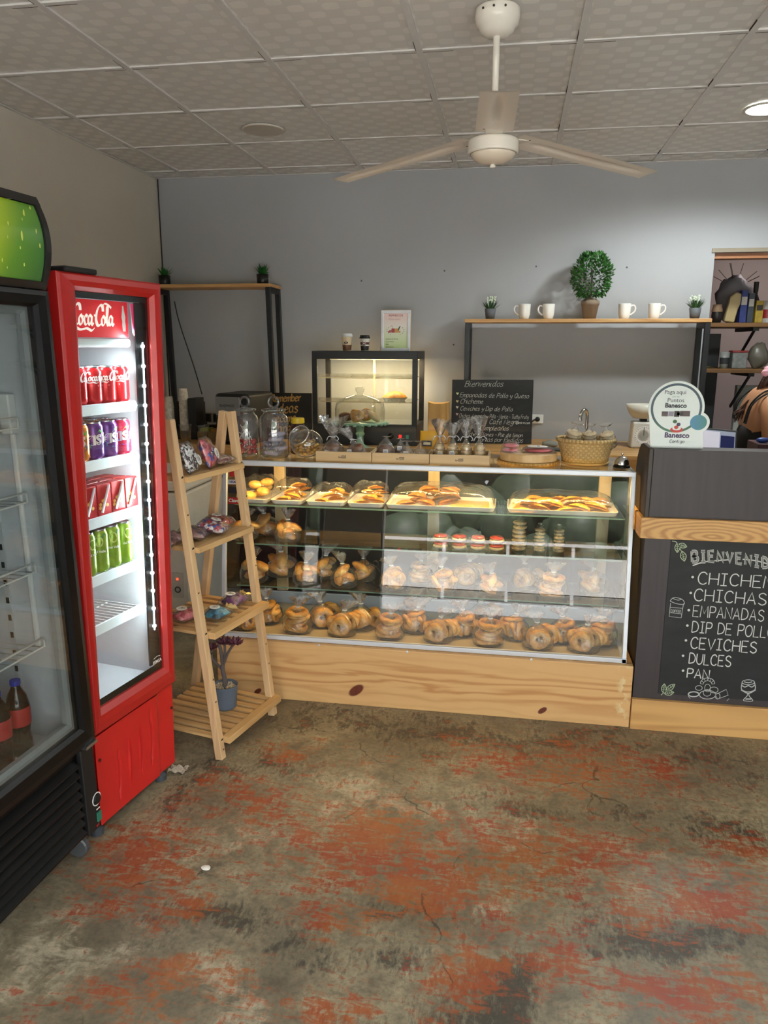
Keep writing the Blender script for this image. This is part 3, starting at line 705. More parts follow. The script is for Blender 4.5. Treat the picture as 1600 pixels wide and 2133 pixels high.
b = MB(); sbox(b, 0.02, 0.14, 0.0, 0.1, 1.806, 1.822); b.build('hinge_cap', black_matt, RF, bevel=0.004)
b = MB(); sbox(b, W_-0.006, W_+0.010, 0.006, 0.03, 0.86, 1.06); b.build('door_handle', M('handle_grey', '#6a6f73', 0.4), RF, bevel=0.004)

# ------------------------------------------------------------------ drinks
def can_mesh_parts(name, label, group, body, r, h, deco):
    t = thing(name, label, 'can', (0, 0, 0), 0, group)
    b = MB(); b.lathe([(0, 0.004), (r*0.72, 0.0), (r*0.8, 0.003), (r, 0.012), (r, h*0.87), (r*0.93, h*0.925), (r*0.83, h*0.965)], 26)
    o = b.build('body', body, t, smooth=True)
    b = MB(); b.lathe([(r*0.83, h*0.965), (r*0.85, h*0.985), (r*0.84, h), (r*0.78, h*0.995), (r*0.75, h*0.975), (0, h*0.975)], 26); b.build('lid', lid_metal, t, smooth=True)
    if deco: deco(t, r, h)
    return t
def wrap(me_or_mb, r, z0, a0=0.0):
    # bends flat artwork (x, y) round a can of radius r; the middle faces local -y
    out = MB()
    vs = me_or_mb.v; 
    W = [Vector(((r+0.0006+q.z*0.3)*math.sin(q.x/r+a0), -(r+0.0006+q.z*0.3)*math.cos(q.x/r+a0), z0+q.y)) for q in vs]
    out.v = W; out.f = me_or_mb.f; out.mi = me_or_mb.mi; return out
def cola_deco(t, r, h):
    f = MB(); script_logo(f, Matrix.Translation((-0.032, -0.004, 0)), 0.027, 0.0052)
    wrap(f, r, h*0.66).build('script_lettering', lettering_white, t)
    f = MB(); f.ribbon([(-0.012, 0), (0.012, 0)], 0.003); f.ribbon([(-0.02, -0.045), (0.03, -0.045)], 0.0015); f.ribbon([(-0.045, -0.04), (-0.045, 0.01)], 0.011)
    wrap(f, r, h*0.5).build('small_lettering', M('can_print', '#e2b7b2', 0.5), t)
def kist_deco(t, r, h):
    f = MB(); f.prism([(0.026*math.cos(a), 0.011*math.sin(a)-0.018) for a in [PI*2*i/20 for i in range(20)]], 0.0003, mat=0)
    f.mesh(TYPE['kist'], T(0, 0, 0.0005) @ RZ(0.12) @ Matrix.Scale(0.041, 4), 1)
    f.prism([(0.0, 0.02), (0.012, 0.034), (0.03, 0.036), (0.022, 0.022)], 0.0004, mat=2); f.prism([(-0.02, -0.024), (0.02, -0.018), (0.02, -0.011), (-0.02, -0.017)], 0.0006, mat=2)
    wrap(f, r, h*0.52).build('front_lettering', [M('kist_blue', '#3a3f9b', 0.4), lettering_white, M('kist_green', '#3fae3d', 0.4)], t)
def valle_deco(t, r, h):
    f = MB(); f.prism([(-0.024, -0.012), (0.026, -0.008), (0.024, 0.012), (-0.026, 0.008)], 0.0003, mat=0); f.mesh(TYPE['delvalle'], T(0, 0, 0.0005) @ Matrix.Scale(0.0115, 4), 1)
    f.prism([(0.014*math.cos(a), 0.018*math.sin(a)+0.034) for a in [PI*2*i/16 for i in range(16)]], 0.0002, mat=2); f.prism([(0.004, 0.05), (0.02, 0.062), (0.028, 0.052), (0.012, 0.044)], 0.0004, mat=3); f.prism([(-0.024, 0.02), (-0.006, 0.05), (-0.01, 0.03)], 0.0004, mat=3)
    wrap(f, r, h*0.5).build('front_label', [M('valle_brown', '#37271f', 0.5), lettering_white, M('pale_pear', '#c8d67a', 0.5), M('leaf_print', '#2f6f2a', 0.5)], t)
def can_on(proto, x, y, z, rz, label):
    p = rf_w(x, y, z); first = not proto.get('used')
    if first:
        proto.location = p; proto.rotation_euler = (0, 0, rz); proto['label'] = label; proto['used'] = 1; return proto
    return dup(proto, p, rz, label)
cola = can_mesh_parts('soda_can', '', 'red cans on the top cooler shelf', M('cola_red', '#c41c22', 0.25, 0.35), 0.033, 0.121, cola_deco)
base_rz = RF.rotation_euler.z
front_words = ['nearest hinge side', 'second from hinge side', 'third from hinge side', 'fourth from hinge side', 'at lit end']
for k in range(5):
    can_on(cola, 0.088+k*0.0685, 0.118, SHZ[0]+0.0005, base_rz-0.55+random.uniform(-.35, .35), 'red soda can in front row of top cooler shelf, ' + front_words[k])
for k in range(5):
    can_on(cola, 0.088+k*0.0685, 0.19, SHZ[0]+0.0005, base_rz+random.uniform(-1, 1), 'red soda can in second row of top cooler shelf, ' + front_words[k])
cols = [('#d9892b', 'orange'), ('#6b3a86', 'purple'), ('#c32d4a', 'red')]
pk = [can_mesh_parts('soda_can', '', 'fruit soda cans on the second cooler shelf', M('fruit_can_'+n, c, 0.25, 0.35), 0.033, 0.121, kist_deco) for c, n in cols]
order = [0, 0, 1, 1, 2]
for row, yy in enumerate((0.118, 0.19, 0.262)):
    for k in range(5):
        ci = order[k] if row == 0 else [0, 1, 1, 2, 0][(k+row) % 5]
        can_on(pk[ci], 0.084+k*0.0685, yy, SHZ[1]+0.0005, base_rz-0.5+random.uniform(-.25, .25), cols[ci][1] + ' fruit soda can in ' + ORD[row] + ' row of second cooler shelf, ' + front_words[k])
# juice cartons with straws
def carton():
    t = thing('juice_carton', '', 'carton', (0, 0, 0), 0, 'juice cartons on the middle cooler shelf')
    b = MB(); b.box(-0.032, 0.032, -0.02, 0.02, 0, 0.105); b.build('box', M('carton_red', '#b92a2c', 0.35, var=0.1, nscale=40), t, bevel=0.002)
    b = MB()
    for q in range(5): b.ball((random.uniform(-.026, .02), -0.0205, random.uniform(.025, .07)), 0.007, 0.0006, 0.006, 8, 5)
    b.build('fruit_print', M('fruit_print', '#e6b35a', 0.5), t)
    b = MB(); b.tube([(-0.02, -0.0245, 0.012), (0.02, -0.0245, 0.1)], 0.004, 8); b.build('straw', M('straw_white', '#e9eef0', 0.3), t, smooth=True)
    return t
ct = carton()
for row, yy in enumerate((0.108, 0.156, 0.204)):
    for k in range(5):
        can_on(ct, 0.086+k*0.0695, yy, SHZ[2]+0.0005, base_rz+random.uniform(-.06, .06), 'red juice carton in ' + ORD[row] + ' row of middle cooler shelf, ' + front_words[k])
vl = can_mesh_parts('slim_can', '', 'green cans on the fourth cooler shelf', M('pear_green', '#8fae37', 0.25, 0.3), 0.029, 0.146, valle_deco)
for row, yy in enumerate((0.112, 0.176)):
    for k in range(4):
        can_on(vl, 0.155+k*0.061, yy, SHZ[3]+0.0005, base_rz-0.45+random.uniform(-.5, .4), 'slim green nectar can in ' + ORD[row] + ' row of fourth cooler shelf, ' + front_words[k+1])
def ydeco(t, r, h):
    f = MB(); f.ribbon(spline([(-0.02, -0.03), (0.0, -0.01), (-0.008, 0.02), (0.016, 0.03)]), 0.01, mat=0); f.ribbon(spline([(0.01, -0.03), (0.02, 0.0), (0.03, 0.02)]), 0.006, mat=1)
    wrap(f, r, h*0.5).build('swirl_print', [M('swirl_purple', '#503a8c', 0.4), lettering_white], t)
yl = can_mesh_parts('soda_can', '', None, M('yellow_can', '#e6c626', 0.25, 0.3), 0.031, 0.118, ydeco)
can_on(yl, 0.090, 0.118, SHZ[3]+0.0005, base_rz-0.5, 'yellow soda can with purple swirl beside the green nectar cans')
def bottle(name, label, liquid, capc, labc, h, r, group=None):
    t = thing(name, label, 'bottle', (0, 0, 0), 0, group)
    k = h/0.24
    b = MB(); b.lathe([(0, 0.003), (r*0.8, 0), (r, 0.015*k), (r*0.96, 0.05*k), (r*0.86, 0.075*k), (r, 0.11*k), (r, 0.16*k), (r*0.8, 0.19*k), (r*0.42, 0.215*k), (r*0.38, 0.226*k)], 22); b.build('body', liquid, t, smooth=True)
    b = MB(); b.lathe([(r*0.43, 0.224*k), (r*0.45, 0.226*k), (r*0.45, h-0.001), (r*0.4, h), (0, h)], 18); b.build('cap', capc, t, smooth=False)
    if labc:
        b = MB(); b.lathe([(r*0.97+.0008, 0.10*k), (r+.0009, 0.112*k), (r+.0009, 0.152*k), (r*0.99, 0.158*k)], 22); b.build('label', labc, t, smooth=True)
    return t
wb = bottle('water_bottle', 'blue plastic water bottle standing on the red cooler floor', glass('blue_plastic', (0.45, 0.6, 0.95), 1.0, 0.06, 0.12, (0.3, 0.4, 0.9), 0.2, 40), M('cap_blue', '#2c3fae', 0.4), M('label_blue', '#2b4fc0', 0.4), 0.24, 0.033)
wb.location = rf_w(0.100, 0.11, 0.4185); wb.rotation_euler.z = base_rz
# ------------------------------------------------------------------ black drinks fridge
BF = thing('drinks_fridge', 'tall black glass-door drinks fridge with green droplet header and louvred base', 'fridge', (-1.24, 1.999, 0), math.radians(86.5))
BW, BD = 0.68, 0.62
def bs(x, z): return x - 0.03*z
def bbox(mb, x0, x1, y0, y1, z0, z1, mat=None):
    mb.add([(bs(x, z), y, z) for x, y, z in ((x0, y0, z0), (x1, y0, z0), (x1, y1, z0), (x0, y1, z0), (x0, y0, z1), (x1, y0, z1), (x1, y1, z1), (x0, y1, z1))],
           [(0, 3, 2, 1), (4, 5, 6, 7), (0, 1, 5, 4), (1, 2, 6, 5), (2, 3, 7, 6), (3, 0, 4, 7)], mat)
b = MB()
bbox(b, -0.03, 0, 0.05, BD, 0.09, 1.95); bbox(b, -BW, -BW+0.03, 0.05, BD, 0.09, 1.95); bbox(b, -BW, 0, BD-0.03, BD, 0.09, 1.95); bbox(b, -BW, 0, 0.06, BD, 1.745, 1.95); bbox(b, -BW, 0, 0.06, BD, 0.09, 0.40)
b.build('cabinet', M('fridge_black', '#0c0c0d', 0.4, spec=0.3), BF, bevel=0.004)
b = MB(); lx0, lx1 = -BW+0.05, -0.05
bbox(b, lx1, lx1+0.006, 0.075, BD-0.04, 0.42, 1.73); bbox(b, lx0-0.006, lx0, 0.075, BD-0.04, 0.42, 1.73); bbox(b, lx0, lx1, BD-0.046, BD-0.04, 0.42, 1.73); bbox(b, lx0, lx1, 0.075, BD-0.04, 0.415, 0.421); bbox(b, lx0, lx1, 0.075, BD-0.04, 1.73, 1.736)
b.build('liner', M('liner_grey_white', '#c9ced4', 0.45), BF)
def bring(mb, outer, inner, prof):
    rows = []
    for t, y in prof:
        x0, x1, z0, z1 = [a*(1-t)+c*t for a, c in zip(outer, inner)]
        rows.append([(bs(x0, z0), y, z0), (bs(x1, z0), y, z0), (bs(x1, z1), y, z1), (bs(x0, z1), y, z1)])
    vs = [p for r in rows for p in r]
    mb.add(vs, [(i*4+k, i*4+(k+1) % 4, (i+1)*4+(k+1) % 4, (i+1)*4+k) for i in range(len(rows)-1) for k in range(4)])
b = MB(); bring(b, (-BW, 0, 0.402, 1.742), (-BW+0.06, -0.058, 0.462, 1.70), [(0, 0.045), (0, 0.003), (0.3, 0.0), (0.8, 0.003), (1, 0.012), (1, 0.045)]); b.build('door_frame', black_gloss, BF)
b = MB(); bring(b, (-BW+0.06, -0.058, 0.462, 1.70), (-BW+0.085, -0.083, 0.487, 1.68), [(0, 0.03), (0.5, 0.028), (1, 0.034), (1, 0.05)]); b.build('door_seal', M('seal_grey', '#9aa1a6', 0.6), BF)
b = MB(); bbox(b, -BW+0.055, -0.054, 0.016, 0.02, 0.457, 1.705); b.build('door_glass', glass('dark_pane', (0.86, 0.88, 0.87), 1.6, 0.01), BF)
bm_rot = Matrix.Translation(BF.location) @ Matrix.Rotation(BF.rotation_euler.z, 4, 'Z')
for u, v in ((19, 895), (40, 1052), (59, 1199), (76, 1357)):
    x, z = on_plane(u, v, BF, 0.10)
    f = MB(); x1, x0 = bs(-0.058, 0)+(-0.0), -BW+0.06
    x1 = lx1-0.004-0.03*z; x0 = lx0+0.004-0.03*z
    f.tube([(x0, 0.105, z), (x1, 0.105, z)], 0.003, 6); f.tube([(x0, 0.10, z), (x0, 0.098, z+0.03), (x1-0.012, 0.098, z+0.03), (x1-0.006, 0.098, z+0.024), (x1-0.004, 0.10, z)], 0.0035, 6); f.tube([(x0, 0.5, z), (x1, 0.5, z)], 0.003, 6)
    for q in range(17): f.tube([(x0+0.015+q*(x1-x0-0.03)/16, 0.103, z+0.003), (x0+0.015+q*(x1-x0-0.03)/16, 0.5, z+0.003)], 0.0018, 5)
    f.build('wire_shelf_frame', M('wire_white', '#d9d9d6', 0.4), BF, smooth=True)
b = MB(); up = MB()
for yy in (0.2,): 
    bbox(b, lx1-0.004, lx1, yy, yy+0.022, 0.5, 1.6)
    for q in range(20): bbox(up, lx1-0.0052, lx1-0.004, yy+0.006, yy+0.016, 0.52+q*0.055, 0.538+q*0.055)
ub = b.build('shelf_upright', M('upright_white', '#c2c6c9', 0.4), BF); up.build('slot_pattern', black_matt, ub)
b = MB(); bbox(b, lx1-0.03, lx1-0.001, 0.105, 0.14, 1.36, 1.47); bbox(b, lx1-0.012, lx1-0.001, 0.115, 0.13, 0.72, 1.36); b.build('lamp_tube_housing', white_plastic, BF, bevel=0.004)
# base with louvres and the control strip
b = MB(); bbox(b, -BW, 0, 0.03, 0.06, 0.085, 0.40); b.build('base_panel', black_gloss, BF, bevel=0.003)
for k in range(8):
    z = 0.115+k*0.033
    f = MB(); xa, xb = -BW+0.03, -0.085
    f.add([(bs(x, z), y, z+dz) for x in (xa, xb) for y, dz in ((0.03, 0.022), (0.006, 0.006), (0.008, 0.0), (0.03, 0.004))], [(0, 1, 5, 4), (1, 2, 6, 5), (2, 3, 7, 6), (0, 3, 2, 1), (4, 5, 6, 7)])
    f.build('louvre_slat', black_gloss, BF)
b = MB(); bbox(b, -0.065, -0.004, 0.012, 0.032, 0.09, 0.39); cp = b.build('control_strip', black_matt, BF, bevel=0.004)
def bfm(u, v, yl):
    x, z = on_plane(u, v, BF, yl); return T(x, yl, z) @ RX(PI/2)
b = MB(); b.lathe([(0.019, 0), (0.019, 0.0015), (0.022, 0.0015), (0.022, 0)], 28, bfm(201, 1664, 0.0118)); b.build('dial_ring', lettering_white, cp)
b = MB(); b.lathe([(0, 0.006), (0.015, 0.006), (0.016, 0)], 24, bfm(201, 1664, 0.0118)); b.build('dial_knob', black_matt, cp)
b = MB(); b.box(-0.010, 0.010, -0.016, 0.016, 0, 0.004, M=bfm(206, 1699, 0.0118)); b.build('rocker_switch', M('switch_green', '#2d7a63', 0.4), cp)
b = MB(); b.box(-0.012, 0.0, -0.004, 0.004, 0, 0.001, M=bfm(206, 1716, 0.0118)); b.build('warning_mark', M('mark_red', '#a02020', 0.5), cp)
b = MB(); b.box(-0.008, 0.01, -0.002, 0.002, 0, 0.0008, M=bfm(204, 1684, 0.0118)); b.build('switch_lettering', lettering_white, cp)
b = MB(); bbox(b, -0.06, -0.004, -0.006, 0.03, 0.392, 0.402); b.build('door_hinge', steel, BF)
# header canopy with a bulging green picture panel
HZ0, HZ1 = 1.745, 1.975
def hy(t): return 0.03 - 0.055*math.sin(PI*min(1, t*0.62+0.08)) + 0.03*t*t
b = MB(); n = 12
for x0, x1 in ((-BW, -BW+0.02), (-0.018, 0.002)):
    pr = [(bs(0, HZ0+(HZ1-HZ0)*i/n), hy(i/n), HZ0+(HZ1-HZ0)*i/n) for i in range(n+1)]
    vs = [(x0+p[0], p[1]-0.006, p[2]) for p in pr] + [(x1+p[0], p[1]-0.006, p[2]) for p in pr] + [(x0-0.055, 0.14, HZ1), (x1-0.055, 0.14, HZ1), (x0-0.055, 0.14, HZ0), (x1-0.055, 0.14, HZ0)]
    m = n+1
    b.add(vs, [(i, m+i, m+i+1, i+1) for i in range(n)] + [tuple(range(m))+(2*m, 2*m+2), tuple(reversed(range(m, 2*m)))+(2*m+3, 2*m+1), (n, 2*n+1, 2*m+1, 2*m)])
b.grid(lambda i, j: Vector((bs(-BW+BW*i, HZ1)+0, hy(1)-0.006+0.15*j, HZ1+0.004)), 1, 1); b.grid(lambda i, j: Vector((bs(-BW+BW*i, HZ1), hy(1-0.1*j)-0.007, HZ1-0.023*j+0.004)), 1, 4); b.grid(lambda i, j: Vector((bs(-BW+BW*i, HZ0+0.02*j), hy(0.09*j)-0.007, HZ0+0.02*j)), 1, 4)
hc = b.build('header_housing', M('header_black', '#151515', 0.45), BF)
def droplet_mat():
    t = NT('green_droplet_print'); tc = t.n('ShaderNodeTexCoord'); sp = t.n('ShaderNodeSeparateXYZ'); t.link(tc.outputs['Object'], sp.inputs[0])
    f = t.math('ADD', t.math('MULTIPLY', t.math('ADD', sp.outputs[0], 0.42), 2.8), t.math('MULTIPLY', t.math('SUBTRACT', sp.outputs[2], 1.86), -1.2))
    c = t.ramp(f, [(0.15, srgb('#d7dc2c')), (0.42, srgb('#9fb42a')), (0.7, srgb('#5c8a2e')), (1.0, srgb('#3c6b33'))])
    t.bsdf(c, 0.25, 0, None, 0.5, Emission_Color=c, Emission_Strength=0.12); return t.m
b = MB(); b.grid(lambda i, j: Vector((bs(-BW+0.02+(BW-0.04)*i, HZ0+0.02+(HZ1-HZ0-0.04)*j), hy(0.09+0.82*j), HZ0+0.02+(HZ1-HZ0-0.04)*j)), 10, 14)
pp = b.build('picture_panel', droplet_mat(), BF, smooth=True)
rr = random.Random(12); dm = M('droplet_print', '#c3cf5a', 0.15, var=0.2)
for k in range(48):
    b = MB()
    x = rr.uniform(-BW+0.03, -0.03); j = rr.uniform(0.05, 0.95); r_ = rr.choice([0.002, 0.002, 0.003, 0.003, 0.004, 0.006]); z = HZ0+0.02+(HZ1-HZ0-0.04)*j
    b.ball((bs(x, z), hy(0.09+0.82*j), z), r_*0.7, 0.0012, r_*rr.uniform(1.2, 2.2), 8, 6); b.build('printed_droplet', dm, pp, smooth=True)
for x, y in ((-0.05, 0.07), (-BW+0.06, 0.07), (-0.05, BD-0.08), (-BW+0.06, BD-0.08)):
    c = MB(); c.box(x-0.016, x+0.016, y-0.02, y+0.02, 0.075, 0.09); c.lathe([(0, -0.012), (0.032, -0.012), (0.036, -0.008), (0.036, 0.008), (0.032, 0.012), (0, 0.012)], 20, T(x, y, 0.0365) @ RY(PI/2)); c.build('caster', M('caster_grey', '#4b4d50', 0.4), BF)
cola_liq = glass('cola_bottle', (0.16, 0.07, 0.04), 1.2, 0.04, 0.25, (0.05, 0.02, 0.015))
cb = bottle('cola_bottle', '', cola_liq, M('cap_blue', '#2c3fae', 0.4), M('cola_label', '#b5272a', 0.4), 0.235, 0.033, 'cola bottles in the black fridge')
for k, (x, y) in enumerate(((-0.175, 0.135), (-0.255, 0.135), (-0.335, 0.14))):
    p = bm_rot @ Vector((x, y, 0.4215)); lb = 'dark cola bottle with blue cap in black fridge, ' + ['nearest the red cooler', 'second from the red cooler', 'third from the red cooler'][k]
    if k == 0: cb.location = p; cb['label'] = lb
    else: dup(cb, p, 0, lb)

# ------------------------------------------------------------------ ladder shelf
LR = math.radians(77.2); LO = Vector((-1.085, 2.589, 0))
LS = thing('ladder_shelf', 'pale wooden A-frame ladder shelf with four tiers, beside the red cooler', 'shelf', LO, LR)
pine_z = wood('pine_leg', '#d9b88c', '#b98f62', 'Z', 1.6, 0.55, contrast=0.6); pine_x = wood('pine_shelf', '#d8b27c', '#a97f4b', 'X', 1.6, 0.5, contrast=0.8); pine_y = wood('pine_slat', '#d3ad78', '#a57a48', 'Y', 1.6, 0.5, contrast=0.7)
LWD = 0.401
knot = M('knot_brown', '#4b2f22', 0.6)
for sx in (0, 1):
    x = sx*LWD
    b = MB(); b.bar((x, 0, 0), (x, 0.158, 1.335), 0.03, 0.032, (0, -1, 0)); fl_ = b.build('front_leg', pine_z, LS, bevel=0.003)
    for z in (0.085, 0.52, 0.855, 1.125): 
        MB().lathe([(0, 0.0), (0.0065, 0.0)], 12, T(x+0.004, z*0.158/1.335-0.0172, z-0.005) @ RX(PI/2+0.12)).build('bolt_cap', black_matt, fl_)
    for z in (0.04, 0.24, 0.33, 0.68, 0.98): MB().lathe([(0, 0.0), (0.0045, 0.0)], 10, T(x+random.uniform(-.008, .008), z*0.158/1.335-0.0170, z) @ RX(PI/2+0.12)).build('knot_speck', knot, fl_)
    b = MB(); b.bar((x, 0.42, 0), (x, 0.192, 1.335), 0.03, 0.032, (0, 1, 0)); b.build('rear_leg', pine_z, LS, bevel=0.003)
tiers = [(1.122, 0.10, 0.235, False), (0.853, 0.065, 0.285, False), (0.518, 0.012, 0.335, True), (0.088, -0.035, 0.385, True)]
for z, y0, y1, slat in tiers:
    if not slat:
        b = MB(); b.prism([(0.017, y0), (LWD-0.0, y0), (LWD+0.016, y0+0.02), (LWD-0.017, y0+0.045), (LWD-0.017, y1), (0.017, y1)], 0.022, T(0, 0, z-0.022)); b.build('shelf_board', pine_x, LS, bevel=0.002)
    else:
        so = None; n_ = 9 if z < 0.3 else 8
        b = MB(); b.box(0.016, LWD+0.018, y0, y0+0.036, z-0.026, z+0.002); so = b.build('shelf_rail', pine_x, LS, bevel=0.002)
        b = MB(); b.box(0.018, LWD-0.018, y0+0.05, y0+0.07, z-0.024, z-0.012); b.box(0.018, LWD-0.018, y1-0.04, y1-0.02, z-0.024, z-0.012); b.build('shelf_bearer', pine_x, LS)
        for k in range(n_):
            xx = 0.004+k*(LWD-0.034)/(n_-1)
            MB().box(xx-0.001, xx+0.0275, y0+0.04, y1, z-0.012, z).build('shelf_slat', pine_y, LS, bevel=0.0015)
LM = Matrix.Translation(LO) @ Matrix.Rotation(LR, 4, 'Z')

# candy bags
def candy_mat(name, cols, scale=90):
    t = NT(name); v = t.coord(); vo = t.n('ShaderNodeTexVoronoi'); t.link(v, vo.inputs['Vector']); vo.inputs['Scale'].default_value = scale
    sp = t.n('ShaderNodeSeparateColor'); t.link(vo.outputs['Color'], sp.inputs[0])
    n = len(cols); c = t.ramp(sp.outputs[0], [(i/n, srgb(x)) for i, x in enumerate(cols)], 'CONSTANT')
    h = t.math('SUBTRACT', 1.0, vo.outputs['Distance'])
    t.bsdf(c, 0.3, 0, t.bump(h, 0.8, 0.01), 0.5); return t.m
def candy_bag(name, label, w, h, th, mat, group=None, standing=False, gold=False, seed=0, st=(0, 0)):
    t = thing(name, label, 'candy bag', (0, 0, 0), 0, group)
    def pil(k, thk, nz):
        def f(i, j):
            a, c = i*2-1, j*2-1
            e = max(0, (1-abs(a)**2.6))*max(0, (1-abs(c)**2.6)); e = e**0.55
            q = Vector((a*w/2*k*(1-0.06*abs(c)**3), c*h/2*k, 0))
            return q, e
        return f
    def surf(k, thk, amp, flat):
        mb = MB(); g = pil(k, thk, amp)
        for sgn in (1, -1):
            def fn(i, j, sgn=sgn):
                q, e = g(i, j); nz = noise.noise(Vector((q.x*42+seed, q.y*42, sgn*3.0+seed)))
                z = thk*e*(0.5 if sgn > 0 else -flat)*(1+amp*nz)
                return Vector((q.x, q.y, z))
            mb.grid(fn, 22, 22)
        return mb
    inner = surf(0.88 if not gold else 0.8, th*0.9, 0.5, 0.5 if standing else 0.35); inner.build('candy_filling', mat, t, smooth=True)
    f = surf(1.0, th*1.08, 0.35, 0.5 if standing else 0.37)
    f.build('film', film, t, smooth=True)
    if gold:
        b = MB(); n = 8
        for k in range(n):
            a = -0.5+k/(n-1); b.add([(w/2-0.006, a*0.012, 0.004), (w/2+0.032, a*0.06-0.006, random.uniform(-.002, .016)), (w/2+0.03, a*0.06+0.006, random.uniform(0, .018))], [(0, 1, 2)])
        b.build('twist_end', M('gold_foil', '#d9c087', 0.25, 0.5), t)
    sm = T(st[0], st[1], th*0.56) if not standing else T(st[0], st[1], th*0.57)
    b = MB(); b.lathe([(0, 0), (0.021, 0), (0.021, -0.0015)], 28, sm, 0); b.mesh(TYPE['monogram'], sm @ T(0, 0.001, 0.0006) @ Matrix.Diagonal((0.017, 0.024, 1, 1)), 1); b.box(-0.007, 0.007, -0.013, -0.0118, 0.0002, 0.0006, 1, sm)
    b.build('round_label', [lettering_white, lettering_black], t)
    return t
def put_L(o, x, y, z, e):
    R_ = Matrix.Rotation(LR, 4, 'Z') @ Euler(e).to_matrix().to_4x4(); zs = [t_ for t_ in (1.122, 0.853, 0.518) if z > t_-0.01][0]
    low = min((R_ @ v.co).z for c in o.children for v in c.data.vertices)
    o.location = LM @ Vector((x, y, zs-low+0.0008)); o.rotation_euler = R_.to_euler()
tilt = math.radians(72)
def stand_z(h): return h/2*math.sin(tilt)+0.004
o = candy_bag('candy_bag', 'black and white candy bag standing at the cooler end of the top ladder tier', 0.10, 0.125, 0.05, candy_mat('candy_bw', ['#141013', '#efeeee', '#2a1d22', '#f2f2f2', '#5d3a44', '#e8e8e8'], 110), standing=True, seed=1, st=(0.018, -0.018)); put_L(o, 0.095, 0.15, 1.122+stand_z(0.125), (tilt, 0, 0.25))
o = candy_bag('candy_bag', 'red and yellow candy bag standing in the middle of the top ladder tier', 0.10, 0.13, 0.05, candy_mat('candy_red_mix', ['#a8202c', '#c98a2a', '#8e1f3d', '#3c3f9a', '#d05a6a', '#b5212a'], 60), standing=True, seed=2, st=(0.02, -0.012)); put_L(o, 0.225, 0.155, 1.122+stand_z(0.13), (tilt, 0, 0.3))
o = candy_bag('candy_bag', 'pink striped candy bag lying flat at the far end of the top ladder tier', 0.13, 0.10, 0.04, candy_mat('candy_pinkwhite', ['#c9a29c', '#8a4d4c', '#e0cfc6', '#9c6a62', '#d8b9ae'], 90), seed=3, st=(5, 5)); put_L(o, 0.318, 0.165, 1.122+0.018, (0, 0, 0.1))
o = candy_bag('candy_bag', 'dusty pink candy bag lying nearest the red cooler on second ladder tier', 0.125, 0.11, 0.055, candy_mat('candy_dusty', ['#8e6465', '#a67d7a', '#6f4a4d', '#b99790'], 40), seed=4, st=(0.0, 0.02)); put_L(o, -0.005, 0.19, 0.853+0.02, (0.05, 0, 0.1))
o = candy_bag('candy_bag', 'brownish pink candy bag lying against the first leg on second ladder tier', 0.11, 0.12, 0.05, candy_mat('candy_brown', ['#7a5658', '#97716d', '#4a3a52', '#a98680'], 45), seed=5, st=(5, 5)); put_L(o, 0.115, 0.165, 0.853+0.018, (0.15, 0, 0.4))
o = candy_bag('candy_bag', 'multicoloured candy bag with blue and red sweets on second ladder tier', 0.13, 0.12, 0.055, candy_mat('candy_multi', ['#a82a38', '#e8dfe0', '#2f4f9c', '#7c2338', '#f0e6e6', '#c05a6c'], 70), seed=6, st=(0.012, 0.0)); put_L(o, 0.22, 0.14, 0.853+0.02, (0.25, 0.05, 0.3))
o = candy_bag('candy_bag', 'bright red candy bag lying at the far end of second ladder tier', 0.11, 0.12, 0.05, candy_mat('candy_red', ['#b3201f', '#c8352b', '#8f1a1c', '#d25a44'], 50), seed=7, st=(0, 0.012)); put_L(o, 0.33, 0.19, 0.853+0.02, (0.1, 0, 0.15))
o = candy_bag('candy_bag', 'pink candy bag with gold twist on the slatted third ladder tier', 0.125, 0.09, 0.05, candy_mat('candy_pink', ['#c2515e', '#d9707a', '#a83d50', '#dd8a8a'], 40), gold=True, seed=8, st=(-0.01, 0.015)); put_L(o, 0.09, 0.2, 0.518+0.018, (0.05, 0, -0.35))
o = candy_bag('candy_bag', 'teal blue candy bag with gold twist on the slatted third ladder tier', 0.12, 0.09, 0.05, candy_mat('candy_teal', ['#2f7f9c', '#3b9ab8', '#235f7a', '#57b0c6', '#2a4f60'], 45), gold=True, seed=9, st=(-0.005, 0.01)); put_L(o, 0.155, 0.095, 0.518+0.018, (0.05, 0, -0.1))
o = candy_bag('candy_bag', 'purple candy bag with gold twist on the slatted third ladder tier', 0.13, 0.095, 0.055, candy_mat('candy_purple', ['#5b2a5e', '#74356f', '#452049', '#8a4a82'], 42), gold=True, seed=10, st=(-0.01, 0.012)); put_L(o, 0.315, 0.12, 0.518+0.02, (0.05, 0, 0.05))
# succulent tree in a grey pot on the lowest tier
SP = thing('potted_succulent', 'dusty purple succulent tree in blue-grey pot on lowest ladder tier', 'plant', LM @ Vector((0.235, 0.13, 0.0885)))
b = MB(); b.lathe([(0, 0.0), (0.042, 0.0), (0.046, 0.01), (0.054, 0.1), (0.055, 0.104), (0.050, 0.104), (0.048, 0.09), (0, 0.088)], 30); b.build('pot', M('pot_bluegrey', '#5d6a7b', 0.75, bump=0.2), SP, smooth=True)
b = MB(); rr = random.Random(4)
for k in range(150):
    a = rr.uniform(0, 2*PI); r_ = 0.046*math.sqrt(rr.random()); b.ball((r_*math.cos(a), r_*math.sin(a), 0.09+rr.uniform(0, .004)), rr.uniform(.003, .0055), fn=None, n=6, m=4)
tag(b.build('pebbles', M('pebble_cream', '#cfc0a3', 0.8, var=0.2), SP), kind='stuff')
b = MB(); bark = M('bark_grey', '#5f5654', 0.8, bump=0.3)
cr = Vector((0.222, 0.975, 0))  # along the shelf; picture-right
